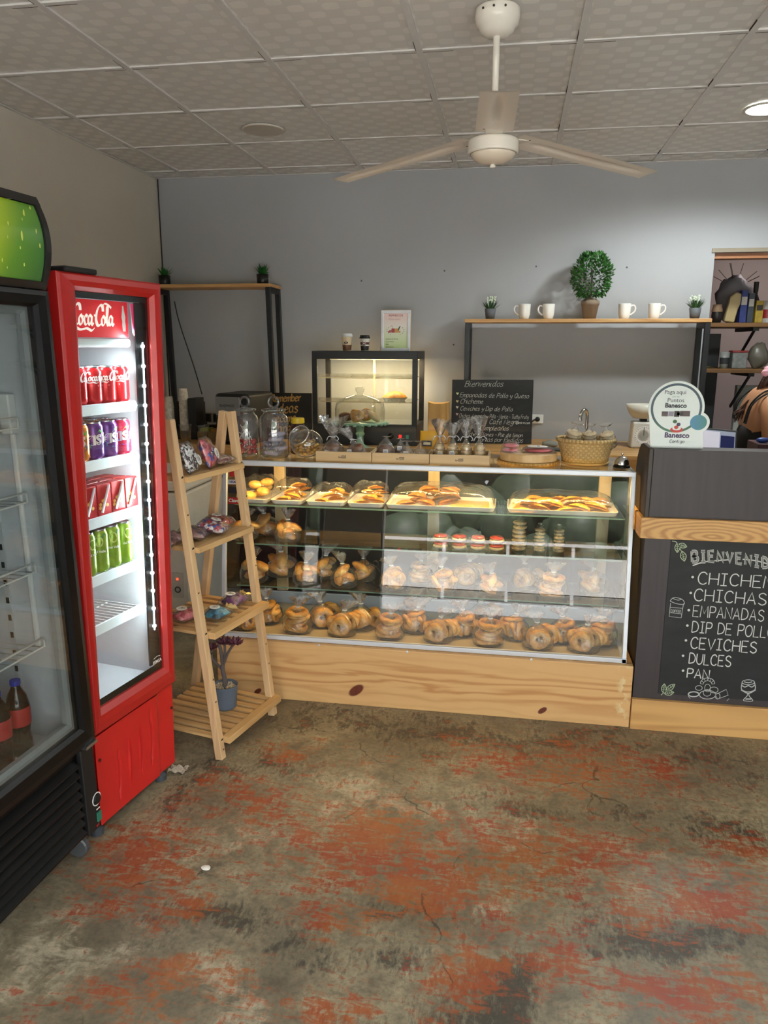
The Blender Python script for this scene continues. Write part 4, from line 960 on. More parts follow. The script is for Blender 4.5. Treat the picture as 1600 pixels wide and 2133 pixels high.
def br(pts, r0, r1):
    P = spline(pts, 5); n = len(P); b.tube(P, [r0+(r1-r0)*i/(n-1) for i in range(n)], 9)
tips = []
up0 = [(0, 0, 0.085), (-0.004, -0.004, 0.14), (-0.012, -0.01, 0.19), (-0.01, -0.012, 0.225)]
rt = lambda dx, z: Vector((dx*0.97, dx*-0.2, z))
br([(0, 0, 0.085), (0.0, 0, 0.13), rt(-0.008, 0.17), rt(-0.006, 0.195)], 0.0105, 0.009)
br([rt(-0.006, 0.19), rt(-0.012, 0.25), rt(-0.024, 0.3), rt(-0.03, 0.345)], 0.0085, 0.006); tips.append((rt(-0.034, 0.352), 0.052))
br([rt(-0.006, 0.185), rt(0.006, 0.235), rt(0.008, 0.285)], 0.0065, 0.005); tips.append((rt(0.006, 0.29), 0.04))
br([rt(-0.004, 0.19), rt(0.02, 0.245), rt(0.05, 0.29)], 0.0065, 0.005); tips.append((rt(0.058, 0.295), 0.042))
br([rt(-0.004, 0.165), rt(-0.035, 0.19), rt(-0.06, 0.215), rt(-0.062, 0.25)], 0.0065, 0.005); tips.append((rt(-0.062, 0.255), 0.036))
b.build('stem', bark, SP, smooth=True)
leafp = M('succulent_leaf', '#6e3d4c', 0.5, var=0.25, nscale=30)
for p, r_ in tips:
    f = MB()
    for ringi, (n, tilt_, L_) in enumerate(((9, 0.15, 1.0), (8, 0.55, 0.9), (6, 0.95, 0.7), (4, 1.25, 0.5))):
        for k in range(n):
            a = 2*PI*k/n+ringi*0.5; Mx = Matrix.Translation(p) @ RZ(a) @ RY(-tilt_)
            L = r_*L_; w = L*0.33
            vs = [Mx @ Vector(q) for q in ((0, 0, 0), (L*0.55, w*0.5, 0.003), (L*0.85, w*0.42, 0.004), (L, 0, 0.008), (L*0.85, -w*0.42, 0.004), (L*0.55, -w*0.5, 0.003), (L*0.6, 0, -0.004))]
            f.add(vs, [(0, 6, 1), (1, 6, 2), (2, 6, 3), (3, 6, 4), (4, 6, 5), (5, 6, 0), (0, 1, 2, 3, 4, 5)])
    f.build('leaf_rosette', leafp, SP)
# scraps on the floor
pt = atZ(372, 1607, 0); b = MB(); rr = random.Random(2)
b.grid(lambda i, j: Vector((i*0.07-0.035, j*0.05-0.025, 0.004+0.012*abs(math.sin(i*7+j*5)))), 8, 6)
tag(b.build('paper_scrap', M('paper_scrap', '#b9ad9b', 0.9), loc=pt), 'crumpled cardboard scrap on the floor at the foot of the red cooler', 'scrap')
pt = atZ(430, 1809, 0); b = MB(); b.lathe([(0, 0.0), (0.014, 0.0), (0.016, 0.003), (0.010, 0.006), (0, 0.007)], 9, sx=1.0, sy=0.7, fn=lambda q: q*(1+0.3*noise.noise(q*90)))
tag(b.build('plaster_chip', M('chip_white', '#e8e3d8', 0.8), loc=pt), 'small white plaster chip lying on the stained floor', 'chip')
# ------------------------------------------------------------------ glass display case on a pine plinth
DC = thing('display_case', 'long white-framed glass bakery display case on a knotty pine plinth', 'display case', (-0.39, 3.13, 0))
DC0 = Vector((-0.39, 3.13, 0))
CX0, CX1 = -1.295, 0.525
def L(x, y, z): return (x-DC0.x, y-DC0.y, z)
def cbox(mb, x0, x1, y0, y1, z0, z1, mat=None): return mb.box(x0-DC0.x, x1-DC0.x, y0-DC0.y, y1-DC0.y, z0, z1, mat)
def pine_board():
    t = NT('knotty_pine_board'); v = t.coord()
    tc = t.n('ShaderNodeTexCoord'); sp = t.n('ShaderNodeSeparateXYZ'); t.link(tc.outputs['Object'], sp.inputs[0])
    x, z = sp.outputs[0], sp.outputs[2]
    # growth rings bent round the knots
    _k = lambda u, v: (atY(u, v, 3.13).x-DC0.x, atY(u, v, 3.13).z)
    knots = [(*_k(742, 1438), 0.038, 0.7), (*_k(1130, 1480), 0.021, 0.45), (*_k(537, 1440), 0.020, 0.4), (-0.97, 0.1, 0.02, 0.2)]
    bend = None; kmask = None
    for kx, kz, kr, kk in knots:
        dx = t.math('MULTIPLY', t.math('SUBTRACT', x, kx), 0.55); dz = t.math('SUBTRACT', z, kz)
        dd = t.math('ADD', t.math('MULTIPLY', dx, dx), t.math('MULTIPLY', dz, dz))
        g = t.math('DIVIDE', dz, t.math('ADD', 1.0, t.math('MULTIPLY', dd, 420)))
        bend = g if bend is None else t.math('ADD', bend, g)
        e = t.math('ADD', t.math('POWER', t.math('DIVIDE', t.math('SUBTRACT', x, kx), kr), 2), t.math('POWER', t.math('DIVIDE', t.math('ADD', dz, t.math('MULTIPLY', t.math('SUBTRACT', x, kx), -0.5)), kr*0.72), 2))
        m = t.ramp(e, [(0.6, (1,)*3), (1.0, (0,)*3)])
        kmask = m if kmask is None else t.math('MAXIMUM', kmask, m)
    vn = t.coord(scale=(0.8, 1, 6)); n1 = t.noise(vn, 2.0, 3, 0.5, 0.5); n2 = t.noise(t.coord(scale=(2, 10, 60)), 6, 4, 0.6)
    w = t.math('ADD', t.math('MULTIPLY', t.math('SUBTRACT', z, t.math('MULTIPLY', bend, 0.8)), 150.0), t.math('MULTIPLY', n1, 22.0))
    s = t.math('MULTIPLY', t.math('ADD', t.math('SINE', w), 1.0), 0.5)
    amt = t.ramp(t.math('ADD', z, t.math('MULTIPLY', n1, 0.08)), [(0.08, (0.25,)*3), (0.14, (1,)*3), (0.23, (0.9,)*3), (0.27, (0.2,)*3)])
    c = t.mix(t.math('MULTIPLY', t.math('MULTIPLY', t.math('POWER', s, 2.0), amt), 0.75), srgb('#deb47c'), srgb('#b87844'))
    c = t.mix(t.math('MULTIPLY', n2, 0.22), c, srgb('#d2a064'))
    c = t.mix(kmask, c, t.mix(t.noise(v, 60, 3), srgb('#4f2319'), srgb('#7d3d29')))
    # dried filler near the end of the board
    e = t.math('MULTIPLY', t.ramp(x, [(0.0, (0,)*3), (1.0, (1,)*3)]), 1.0)
    pm = t.math('MULTIPLY', t.ramp(t.math('ABSOLUTE', t.math('SUBTRACT', x, 0.905)), [(0.0, (1,)*3), (0.03, (0,)*3)]), t.ramp(t.noise(v, 22, 4), [(0.52, (0,)*3), (0.56, (1,)*3)]))
    c = t.mix(pm, c, srgb('#e2cf9c'))
    t.bsdf(c, 0.42, 0, t.bump(n2, 0.08, 0.002), 0.4); return t.m
PB = pine_board()
b = MB(); cbox(b, -1.308, 0.551, 3.13, 3.152, 0.0, 0.28); pb = b.build('plinth_board', PB, DC, bevel=0.003)
b = MB(); cbox(b, -1.308, -1.286, 3.153, 3.70, 0.0, 0.28); cbox(b, 0.529, 0.551, 3.153, 3.70, 0.0, 0.28); cbox(b, -1.286, 0.529, 3.68, 3.70, 0, 0.28); cbox(b, -1.286, 0.529, 3.153, 3.68, 0.258, 0.28)
b.build('plinth_box', wood('plinth_pine', '#cc9f66', '#a2713f', 'Y', 1.2), DC)
for u, v in ((664, 1344), (848, 1358), (1107, 1374)):
    p = atY(u, v, 3.129); MB().lathe([(0, 0.002), (0.005, 0.001), (0.006, 0)], 12, T(*L(p.x, 3.13, p.z)) @ RX(PI/2)).build('nail_head', M('nail_white', '#e4e2dc', 0.35, 0.4), DC)
alu = M('white_aluminium', '#d9dfe8', 0.32, 0.15, var=0.02)
FY = lambda z: 3.165 + (z-0.285)*(0.107/0.79)     # the front leans back
b = MB(); cbox(b, CX0, CX1, 3.158, 3.18, 0.28, 0.30); b.build('bottom_rail', alu, DC, bevel=0.002)
b = MB(); cbox(b, CX0, CX1, FY(1.075)-0.004, FY(1.075)+0.018, 1.068, 1.090); b.build('top_rail', alu, DC, bevel=0.003)
for x in (CX0+0.009, CX1-0.009): 
    b = MB(); b.bar(L(x, FY(0.295)+0.006, 0.295), L(x, FY(1.07)+0.006, 1.07), 0.018, 0.018, (0, -1, 0)); b.build('corner_post', alu, DC, bevel=0.002)
    b = MB(); cbox(b, x-0.009, x+0.009, 3.275, 3.72, 1.070, 1.088); b.build('side_rail', alu, DC, bevel=0.002)
    b = MB(); cbox(b, x-0.009, x+0.009, 3.158, 3.66, 0.28, 0.298); b.build('side_bottom_rail', alu, DC)
def gl_sheet(name, pts, th=0.005, m=None):
    mb = MB(); a, c, d = Vector(pts[0]), Vector(pts[1]), Vector(pts[2]); n = (c-a).cross(d-a).normalized()
    mb.add([L(*p) for p in pts], [tuple(range(len(pts)))])
    return mb.build(name, m or case_glass, DC)
gl_sheet('front_glass', [(CX0+0.012, FY(0.295)+0.002, 0.295), (CX1-0.012, FY(0.295)+0.002, 0.295), (CX1-0.012, FY(1.072)+0.002, 1.072), (CX0+0.012, FY(1.072)+0.002, 1.072)], m=glass('front_pane', (0.95, 0.975, 0.97), 1.1, 0.0, base=0.022))
b = MB(); cbox(b, CX0+0.004, CX1-0.004, 3.288, 3.72, 1.082, 1.088); b.build('top_glass', glass('top_pane', (0.93, 0.96, 0.95), 1.0, 0.01), DC)
for x in (CX0+0.006, CX1-0.006): gl_sheet('side_glass', [(x, FY(0.295), 0.295), (x, 3.66, 0.295), (x, 3.70, 1.075), (x, FY(1.07), 1.075)])
SHELF = {'upper': 0.872, 'middle': 0.683, 'lower': 0.477}
edge = M('glass_edge_green', '#5f7f72', 0.15)
for nm, z in SHELF.items():
    y0 = 3.345 if nm != 'lower' else 3.335
    b = MB(); cbox(b, CX0+0.02, CX1-0.02, y0, 3.655, z-0.006, z); so = b.build('glass_shelf', glass('shelf_pane', (0.86, 0.92, 0.90), 1.0, 0.01), DC)
    b = MB(); cbox(b, CX0+0.02, CX1-0.02, y0-0.0006, y0-0.0001, z-0.006, z); b.build('polished_edge', edge, so)
b = MB(); cbox(b, CX0, CX1, 3.165, 3.645, 0.281, 0.287); b.build('deck', M('deck_beige', '#b5a487', 0.5), DC)
b = MB(); cbox(b, CX0, CX1, 3.645, 3.665, 0.287, 0.345); b.build('rear_bottom_rail', M('rail_bluewhite', '#c6d1dc', 0.35), DC)
cw = wood('case_rear_wood', '#d2bd9a', '#a98f69', 'Z', 1.3)
for x in (-1.155, -0.365, 0.452):
    b = MB(); cbox(b, x-0.028, x+0.028, 3.672, 3.70, 0.345, 1.07); b.build('rear_post', cw, DC, bevel=0.002)
b = MB(); cbox(b, CX0, CX1, 3.672, 3.70, 1.05, 1.075); b.build('rear_top_rail', cw, DC)
for x in (-0.95, -0.62, -0.13, 0.2):
    b = MB(); b.tube([L(x, 3.66, 0.345), L(x, 3.66, 0.87)], 0.006, 8); b.build('shelf_standard', black_matt, DC)
# warm light strip behind the top rail
b = MB(); cbox(b, CX0+0.03, CX1-0.03, FY(1.075)+0.019, FY(1.075)+0.027, 1.0755, 1.079); ls = b.build('light_strip', M('strip_backing', '#cfc7b0', 0.5), DC)
wl = emit('warm_diode', '#ffd98a', 9)
for k in range(56):
    x = CX0+0.05+k*(CX1-CX0-0.1)/55
    b = MB(); cbox(b, x-0.003, x+0.003, FY(1.075)+0.0195, FY(1.075)+0.0265, 1.0745, 1.0798); b.build('diode', wl, ls)
area('case_strip_lamp', ((CX0+CX1)/2, FY(1.075)+0.024, 1.074), ((CX0+CX1)/2, FY(1.075)+0.10, 0.9), CX1-CX0-0.1, 0.006, 9.0, (1.0, 0.66, 0.24))
# stickers on the glass behind the ladder
def sticker(u, v, wpx, hpx, m, txt=None, tm=None, ts=0.02):
    yz = 3.22; p = atY(u, v, yz); z = p.z; p = atY(u, v, FY(z)-0.001); w = wpx/FPX*3.3; h = hpx/FPX*3.3
    fm = frame_m(L(p.x, FY(p.z)+0.0005, p.z), (1, 0, 0), (0, 0.107, 0.79))
    b = MB(); b.box(-w/2, w/2, -h/2, h/2, 0, 0.0006, 0, fm)
    if txt: b.mesh(TYPE[txt], fm @ T(0.0, 0, 0.001) @ Matrix.Scale(ts, 4), 1)
    b.build('glass_sticker', [m, tm or lettering_white], DC)
sticker(487, 1043, 26, 15, M('sticker_red2', '#b92a26', 0.5), 'clave', None, 0.022)
sticker(485, 1021, 22, 14, M('sticker_dark', '#26242b', 0.5)); sticker(484, 987, 14, 12, M('sticker_red2', '#b92a26', 0.5)); sticker(484, 1004, 20, 10, M('sticker_pale', '#c9ccd4', 0.5), 'visa', M('visa_blue', '#23306b', 0.5), 0.016)

# ------------------------------------------------------------------ baked goods
from mathutils.bvhtree import BVHTree
def rest(objs, base, obstacles=(), step=0.002, limit=90):
    # lowers each thing onto what is already there: lifts it until it touches nothing
    done = list(obstacles)
    for o in objs:
        me = [(c, c.matrix_basis if c is not o else Matrix()) for c in ([o] if o.type == 'MESH' else o.children)]
        W = Matrix.Translation(o.location) @ o.rotation_euler.to_matrix().to_4x4() @ Matrix.Diagonal((*o.scale, 1))
        vs, ps = [], []
        for c, mb_ in me:
            k_ = len(vs); vs += [W @ (mb_ @ v.co) for v in c.data.vertices]; ps += [[i+k_ for i in p.vertices] for p in c.data.polygons]
        dz = base-min(v.z for v in vs)
        for it in range(limit):
            sv = [Vector((v.x, v.y, v.z+dz)) for v in vs]; t_ = BVHTree.FromPolygons(sv, ps)
            if not any(t_.overlap(d) for d in done): break
            dz += step
        done.append(t_); o.location.z += dz
    return max((o.location.z for o in objs), default=base)
def bake_mat(name, light, mid, dark, scale=18, rough=0.45):
    if name in MATS: return MATS[name]
    t = NT(name); v = t.coord(); n = t.noise(v, scale, 4, 0.6, 0.3); n2 = t.noise(v, scale*5, 3)
    sp = t.n('ShaderNodeSeparateXYZ'); g = t.n('ShaderNodeTexCoord'); t.link(g.outputs['Normal'], sp.inputs[0])
    f = t.math('ADD', t.math('MULTIPLY', n, 0.9), t.math('MULTIPLY', sp.outputs[2], 0.12))
    c = t.ramp(f, [(0.3, srgb(light)), (0.5, srgb(mid)), (0.72, srgb(dark))])
    t.bsdf(c, rough, 0, t.bump(n2, 0.25, 0.003), 0.4); MATS[name] = t.m; return t.m
golden = bake_mat('golden_pastry', '#efb951', '#dc9c37', '#ad6722'); glazed = bake_mat('glazed_pastry', '#d6984a', '#b8742f', '#83471d'); bread = bake_mat('bread_crust', '#dcb06b', '#b97b38', '#80481c'); ringb = bake_mat('ring_biscuit', '#e2b878', '#c58f47', '#8a5220', 22); yellow_bun = bake_mat('yellow_bun', '#ebc467', '#dca544', '#c08433')
cookie_pale = bake_mat('pale_cookie', '#ead4a8', '#dcbb82', '#b88d55'); oat = bake_mat('rough_cookie', '#cdb891', '#a98f68', '#755c3d', 40, 0.8); brown_bake = bake_mat('brown_cake', '#8a5a33', '#6b3f22', '#482613', 26)
ceramic = M('white_ceramic', '#e9e2d4', 0.25, var=0.02)
def lump(mb, c, rx, ry, rz, seed, amp=0.12, M_=None, n=14, m=10, fr=2.2):
    mb.ball(c, rx, ry, rz, n, m, M_, fn=lambda q: q*(1+amp*noise.noise(q*fr+Vector((seed*3.1, seed, 0)))))
def half_moon(name, label, mat, group, s=1.0, seed=0):
    b = MB(); n = 16; vs = []; rows = 7
    # puffed half disc with a crimped rim
    for j in range(rows+1):
        t_ = j/rows
        for i in range(n+1):
            a = PI*i/n; r = 0.06*t_
            z = 0.020*math.sqrt(max(0, 1-t_**2.4))*(0.55+0.45*math.sin(a)) + 0.004
            if j == rows: r *= 1+0.035*math.sin(i*PI); z = 0.004+0.003*(i % 2)
            z *= 1+0.15*noise.noise(Vector((i*0.5+seed, j*0.5, seed)))
            vs.append((r*math.cos(a)*s, (r*math.sin(a)-0.02)*s, z*s))
    fs = [(j*(n+1)+i, j*(n+1)+i+1, (j+1)*(n+1)+i+1, (j+1)*(n+1)+i) for j in range(rows) for i in range(n)]
    k = len(vs); vs2 = [(x, y, 0.0) for x, y, z in vs[-(n+1):]]
    b.add(vs+vs2, fs + [(rows*(n+1)+i, rows*(n+1)+i+1, k+i+1, k+i) for i in range(n)] + [tuple(range(k, k+n+1))])
    o = b.build(name, mat, smooth=True); return tag(o, label, 'pastry', group)
def bun(name, label, mat, group, rx, ry, rz, seed):
    b = MB(); lump(b, (0, 0, rz*0.9), rx, ry, rz, seed, 0.1); o = b.build(name, mat, smooth=True); return tag(o, label, 'pastry', group)
def tray(label, x0, x1, y0, y1, z, ht=0.019, dome=0.055):
    t = thing('serving_tray', label, 'tray', ((x0+x1)/2, (y0+y1)/2, z))
    w, d = (x1-x0)/2, (y1-y0)/2
    b = MB(); loops = [(0.80, 0.0), (0.84, 0.0), (0.99, ht), (1.0, ht+0.001), (0.985, ht+0.002), (0.82, 0.006)]
    def lp(k, zz):
        pts = []
        for cx, cy, a0 in ((1, -1, -90), (1, 1, 0), (-1, 1, 90), (-1, -1, 180)):
            for q in range(4):
                a = math.radians(a0+q*30); r_ = 0.018
                pts.append((cx*(w-(1-k)*0.05-r_)+r_*math.cos(a), cy*(d-(1-k)*0.05-r_)+r_*math.sin(a), zz))
        return pts
    vs = []; 
    for k, zz in loops: vs += lp(k, zz)
    n = 16; fs = [(i*n+j, i*n+(j+1) % n, (i+1)*n+(j+1) % n, (i+1)*n+j) for i in range(len(loops)-1) for j in range(n)]
    fs += [tuple(reversed(range(n))), tuple(range((len(loops)-1)*n, len(loops)*n))]
    b.add(vs, fs); b.build('dish', ceramic, t, smooth=False, bevel=0.001)
    return t
def wrap_tray(t, x0, x1, y0, y1, top, ht=0.019):
    sd = random.random()*50; w, d = (x1-x0)/2, (y1-y0)/2; dome = max(0.02, top-t.location.z-ht)+0.008
    f = MB(); f.grid(lambda i, j: Vector(((i*2-1)*w*0.985, (j*2-1)*d*0.985, ht+0.003+dome*((1-abs(i*2-1)**5)*(1-abs(j*2-1)**5))**0.45*(1+0.12*noise.noise(Vector((i*6, j*6, sd))))+0.0012*noise.noise(Vector((i*40, j*14, sd))))), 26, 18)
    f.build('film_wrap', glass('tray_film', (0.98, 0.98, 0.98), 1.3, 0.08, 0.025, (0.95, 0.93, 0.85), 0.4, 30), t, smooth=True)
    return t
ZU = SHELF['upper']
def px_x(u, y, z):   # x where picture column u is met at depth y, height z
    lo = atY(u, 1050, y); return lo.x
def fill(proto, n, x0, x1, y0, y1, z, tilt, rzs, lift, layers=2):
    k = 0; objs = []
    for ly in range(layers):
        m = n//layers + (n % layers if ly == 0 else 0)
        for i in range(m):
            f = (i+0.5+ly*0.5*(m > 1))/max(m, 1); f = min(f, 0.95)
            x = x0+(x1-x0)*f; y = y0+(y1-y0)*(0.12+0.76*((i*0.618+ly*0.35) % 1)); zz = z+0.004+ly*lift
            rot = (random.uniform(-tilt, tilt), random.uniform(-tilt, tilt), random.uniform(*rzs))
            if k == 0: o = proto
            else: o = proto.copy(); COL.objects.link(o)
            o.location = (x, y, zz); o.rotation_euler = rot; k += 1; objs.append(o)
    rest(objs, z+0.0072)
    return max((Matrix.Translation(o.location) @ o.rotation_euler.to_matrix().to_4x4() @ v.co).z for o in objs for v in o.data.vertices)
spec = [(491, 557, 'first', 'bun', 6), (562, 630, 'second', 'moon', 8), (636, 718, 'third', 'moon', 6), (722, 799, 'fourth', 'moon', 8), (803, 1032, 'fifth', 'glaze', 14), (1057, 1291, 'sixth', 'long', 20)]
for u0, u1, o_, kind, n in spec:
    y0, y1 = 3.365, 3.60
    x0, x1 = px_x(u0, y0, ZU), px_x(u1, y0, ZU)
    tr = tray('rectangular white tray of pastries on upper glass shelf, ' + o_ + ' from the ladder end', x0, x1, y0, y1, ZU+0.0005, dome=0.075 if kind in ('bun', 'moon') else 0.058)
    g = 'pastries on the ' + o_ + ' tray of the upper case shelf'
    lb = 'piled under film on the ' + o_ + ' tray from the ladder end'
    if kind == 'bun': top = fill(bun('sweet_bun', 'round yellow bun ' + lb, yellow_bun, g, 0.034, 0.03, 0.021, 3), n, x0+0.035, x1-0.035, y0+0.03, y1-0.03, ZU, 0.15, (-1, 1), 0.026)
    elif kind == 'moon': top = fill(half_moon('turnover', 'golden half-moon turnover ' + lb, golden, g, 0.70, random.random()*9), n, x0+0.045, x1-0.045, y0+0.04, y1-0.04, ZU, 0.2, (-0.9, 0.9), 0.024, 3)
    elif kind == 'glaze': top = fill(half_moon('glazed_turnover', 'flat brown glazed turnover ' + lb, glazed, g, 0.78, 3), n, x0+0.06, x0+0.30, y0+0.03, y1-0.03, ZU, 0.3, (-0.6, 0.6), 0.016, 4)
    else: top = fill(half_moon('turnover', 'golden half-moon turnover ' + lb, golden, g, 0.82, 5), n, x0+0.05, x1-0.05, y0-0.01, y1-0.02, ZU, 0.2, (-0.5, 0.5), 0.012, 2)
    wrap_tray(tr, x0, x1, y0, y1, top)
    if kind in ('glaze', 'long'):
        b = MB(); b.box((x0+0.29-(x0+x1)/2) if kind == 'glaze' else (x0-x1)/2+0.025, (x1-x0)/2-0.03, -0.09, 0.09, 0.0065, 0.0085); b.build('paper_liner', M('kraft_paper', '#d8a744', 0.6), tr)

# bread bags
def bag_film(w, d, h, tail, seed, lean=0.0, fan=0.04, closed=True):
    mb = MB(); n = 22; rows = []
    prof = [(0.35, 0.0), (0.86, 0.002), (0.98, 0.12*h), (1.0, 0.4*h), (0.92, 0.72*h), (0.62, 0.95*h), (0.3, h+0.012), (0.12, h+0.024), (0.14, h+0.032), (0.34, h+0.024+tail*0.45), (0.56, h+0.024+tail)]
    vs = []
    for ri, (k, z) in enumerate(prof):
        for i in range(n):
            a = 2*PI*i/n; wr = 1+0.09*noise.noise(Vector((math.cos(a)*2.2+seed, math.sin(a)*2.2, z*22+seed)))+ (0.05*math.sin(i*7.0) if ri > 4 else 0)
            rx, ry = w/2*k, d/2*k
            if ri >= 8: rx, ry = fan*(k/0.56), 0.5*fan*(k/0.56); wr *= 1+(0.10, 0.22, 0.34)[ri-8]*(-1)**i*(tail > 0.03)+0.25*noise.noise(Vector((i*1.3, seed*2.0, ri)))
            vs.append((rx*math.cos(a)*wr+lean*max(0, z-h), ry*math.sin(a)*wr, z-(tail*0.6*abs(noise.noise(Vector((i*0.55, seed, 1)))) if ri == len(prof)-1 else 0)))
    fs = [(r*n+i, r*n+(i+1) % n, (r+1)*n+(i+1) % n, (r+1)*n+i) for r in range(len(prof)-1) for i in range(n)] + [tuple(reversed(range(n)))]
    mb.add(vs, fs); return mb
def ring_roll(mb, c, R, r, M_, seed):
    nn, m = 20, 8; vs = []
    for i in range(nn):
        a = 2*PI*i/nn; rr_ = r*(1+0.22*math.sin(a*3+seed)+0.12*noise.noise(Vector((i*0.6, seed, 2))))
        for j in range(m):
            bb = 2*PI*j/m; vs.append(Vector(((R+rr_*1.25*math.cos(bb))*math.cos(a), (R*0.9+rr_*1.25*math.cos(bb))*math.sin(a), rr_*0.85*math.sin(bb))))
    MM = Matrix.Translation(Vector(c)) @ M_
    mb.add([MM @ v for v in vs], [(i*m+j, ((i+1) % nn)*m+j, ((i+1) % nn)*m+(j+1) % m, i*m+(j+1) % m) for i in range(nn) for j in range(m)])
def settle(b):
    lo = min(v.z for v in b.v)
    if lo < 0.003:
        for v in b.v: v.z += 0.003-lo
def bread_bag(name, kind, w, d, h, tail, seed, lean=0.0):
    t = thing(name, '', 'bag of bread', (0, 0, 0))
    rr = random.Random(seed)
    bag_film(w, d, h, tail, seed, lean).build('film', film, t, smooth=True)
    if tail > 0.02:
        b = MB(); n = 20; vs = []
        for ri, (zz, rr_) in enumerate(((0.026, 0.007), (0.026+tail*0.4, 0.018), (0.026+tail*0.95, 0.034))):
            for i in range(n):
                a = 2*PI*i/n; q = rr_*(1+0.35*(-1)**i*(ri > 0)+0.3*noise.noise(Vector((i*0.8, seed, ri)))); vs.append((q*math.cos(a)+lean*zz, q*0.45*math.sin(a), h+zz+(-tail*0.4*abs(noise.noise(Vector((i*0.5, seed, 3)))) if ri == 2 else 0)))
        b.add(vs, [(r*n+i, r*n+(i+1) % n, (r+1)*n+(i+1) % n, (r+1)*n+i) for r in range(2) for i in range(n)])
        b.build('twisted_top', glass('crumpled_film', (0.97, 0.97, 0.97), 2.2, 0.15, 0.22, (0.92, 0.92, 0.95), 1.0, 60, base=0.04), t)
    b = MB(); b.torus((lean*0.024, 0, h+0.027), 0.009, 0.003, 14, 6); b.build('tie', M('bag_tie', '#e6e4df', 0.5), t, smooth=True)
    if kind == 'ring':
        for k in range(8):
            a = k/7*2*PI+seed; b = MB()
            if k < 4: c = (-w*0.27+k*w*0.18, -d*0.08+rr.uniform(-.01, .01), 0.042+rr.uniform(0, .012)); R_ = RZ(rr.uniform(-.5, .5)) @ RY(PI/2-0.25+rr.uniform(-.3, .3))
            else: c = (rr.uniform(-w*0.2, w*0.2), rr.uniform(-d*0.2, d*0.2), 0.018+(k-4)*0.024); R_ = RX(rr.uniform(-.3, .5)) @ RY(rr.uniform(-.3, .3))
            ring_roll(b, c, 0.029, 0.0125, R_, seed+k); settle(b); b.build('ring_biscuit', ringb, t, smooth=True)
    elif kind == 'face':
        for k in range(6):
            b = MB(); c = (rr.uniform(-.012, .012)+(0.036 if k > 3 else -0.008), -d*0.3+k*d*0.15, 0.045+rr.uniform(-.006, .008))
            ring_roll(b, c, 0.031, 0.0135, RX(PI/2+rr.uniform(-.25, .25)) @ RZ(rr.uniform(0, 3)), seed+k); settle(b); b.build('ring_biscuit', ringb, t, smooth=True)
    elif kind == 'stack':
        for k in range(6):
            b = MB(); c = (rr.uniform(-.01, .01), rr.uniform(-.008, .008), 0.014+k*0.0165)
            ring_roll(b, c, 0.038, 0.0125, RX(rr.uniform(-.2, .2)) @ RY(rr.uniform(-.25, .25)), seed+k); settle(b); b.build('ring_biscuit', ringb, t, smooth=True)
    elif kind == 'roll':
        for k in range(6):
            b = MB(); L_ = w*0.33; c = (rr.uniform(-w*0.22, w*0.22), rr.uniform(-d*0.2, d*0.2), 0.022+(k//2)*0.026)
            b.ball(c, L_, 0.025, 0.021, 14, 10, RZ(rr.uniform(-1.4, 1.4)) @ RY(rr.uniform(-.7, .7)), fn=lambda q: q*(1+0.1*noise.noise(q*2+Vector((k, seed, 0))))); settle(b); b.build('bread_roll', bread, t, smooth=True)
    elif kind == 'cookie':
        for k in range(7):
            b = MB(); lump(b, (rr.uniform(-.004, .004), rr.uniform(-.004, .004), 0.011+k*0.0205), w*0.43, w*0.43, 0.012, seed+k, 0.12, fr=5.0); settle(b); b.build('cookie', oat, t, smooth=True)
    return t
ring_p = [bread_bag('biscuit_bag', k, 0.142, 0.122, 0.092, 0.05, s, ln) for k, s, ln in (('ring', 1, 0.5), ('face', 2, -0.4), ('stack', 3, 0.2), ('ring', 4, -0.3), ('face', 6, 0.6))]
for q in ring_p: q['category'] = 'bag of biscuits'
used_p = set()
def place(plist, i, loc, rz, label, group, sc=1.0):
    p = plist[i % len(plist)]
    if id(p) not in used_p:
        used_p.add(id(p)); p.location = loc; p.rotation_euler = (0, 0, rz); p['label'] = label; p['group'] = group; p.scale = (sc, sc, sc); return p
    return dup(p, loc, rz, label, group, sc)
bottom_u = [510, 560, 620, 672, 712, 755, 812, 866, 912, 965, 1018, 1070, 1122, 1172, 1216, 1252]
rr = random.Random(21)
for k, u in enumerate(bottom_u):
    y = (3.257, 3.355)[k % 2]; x = atY(u, 1325, y).x
    place(ring_p, [0, 3, 2, 1, 4, 1, 2, 0, 4, 3, 2, 0, 1, 3, 4, 2][k], (x, y, 0.2875), rr.uniform(-.5, .5), 'tied bag of ring biscuits on the case floor, ' + ORD[k] + ' from the ladder end', 'bagged ring biscuits on the case floor', rr.uniform(1.0, 1.06))
for k, u in enumerate((1005, 860)):
    y = 3.51; x = atY(u, 1290, y).x
    place(ring_p, k+1, (x, y, 0.2875), rr.uniform(-2, 2), 'tied bag of ring biscuits at the back of the case floor, ' + ('right' if k == 0 else 'left') + ' one', 'bagged ring biscuits on the case floor', 0.98)
roll_p = [bread_bag('bread_bag', 'roll', 0.15, 0.13, 0.085, 0.06, s, ln) for s, ln in ((11, 0.4), (12, -0.5), (13, 0.1))]
for k, (u, s) in enumerate(((510, 0.92), (556, 0.95), (600, 0.95))):
    y = (3.42, 3.53)[k % 2]; x = atY(u, 1120, y).x
    place(roll_p, k, (x, y, SHELF['middle']+0.0005), rr.uniform(-1, 1), 'bag of long bread rolls on the middle case shelf, ' + ORD[k] + ' from the ladder end', 'bagged rolls on the middle case shelf', s)
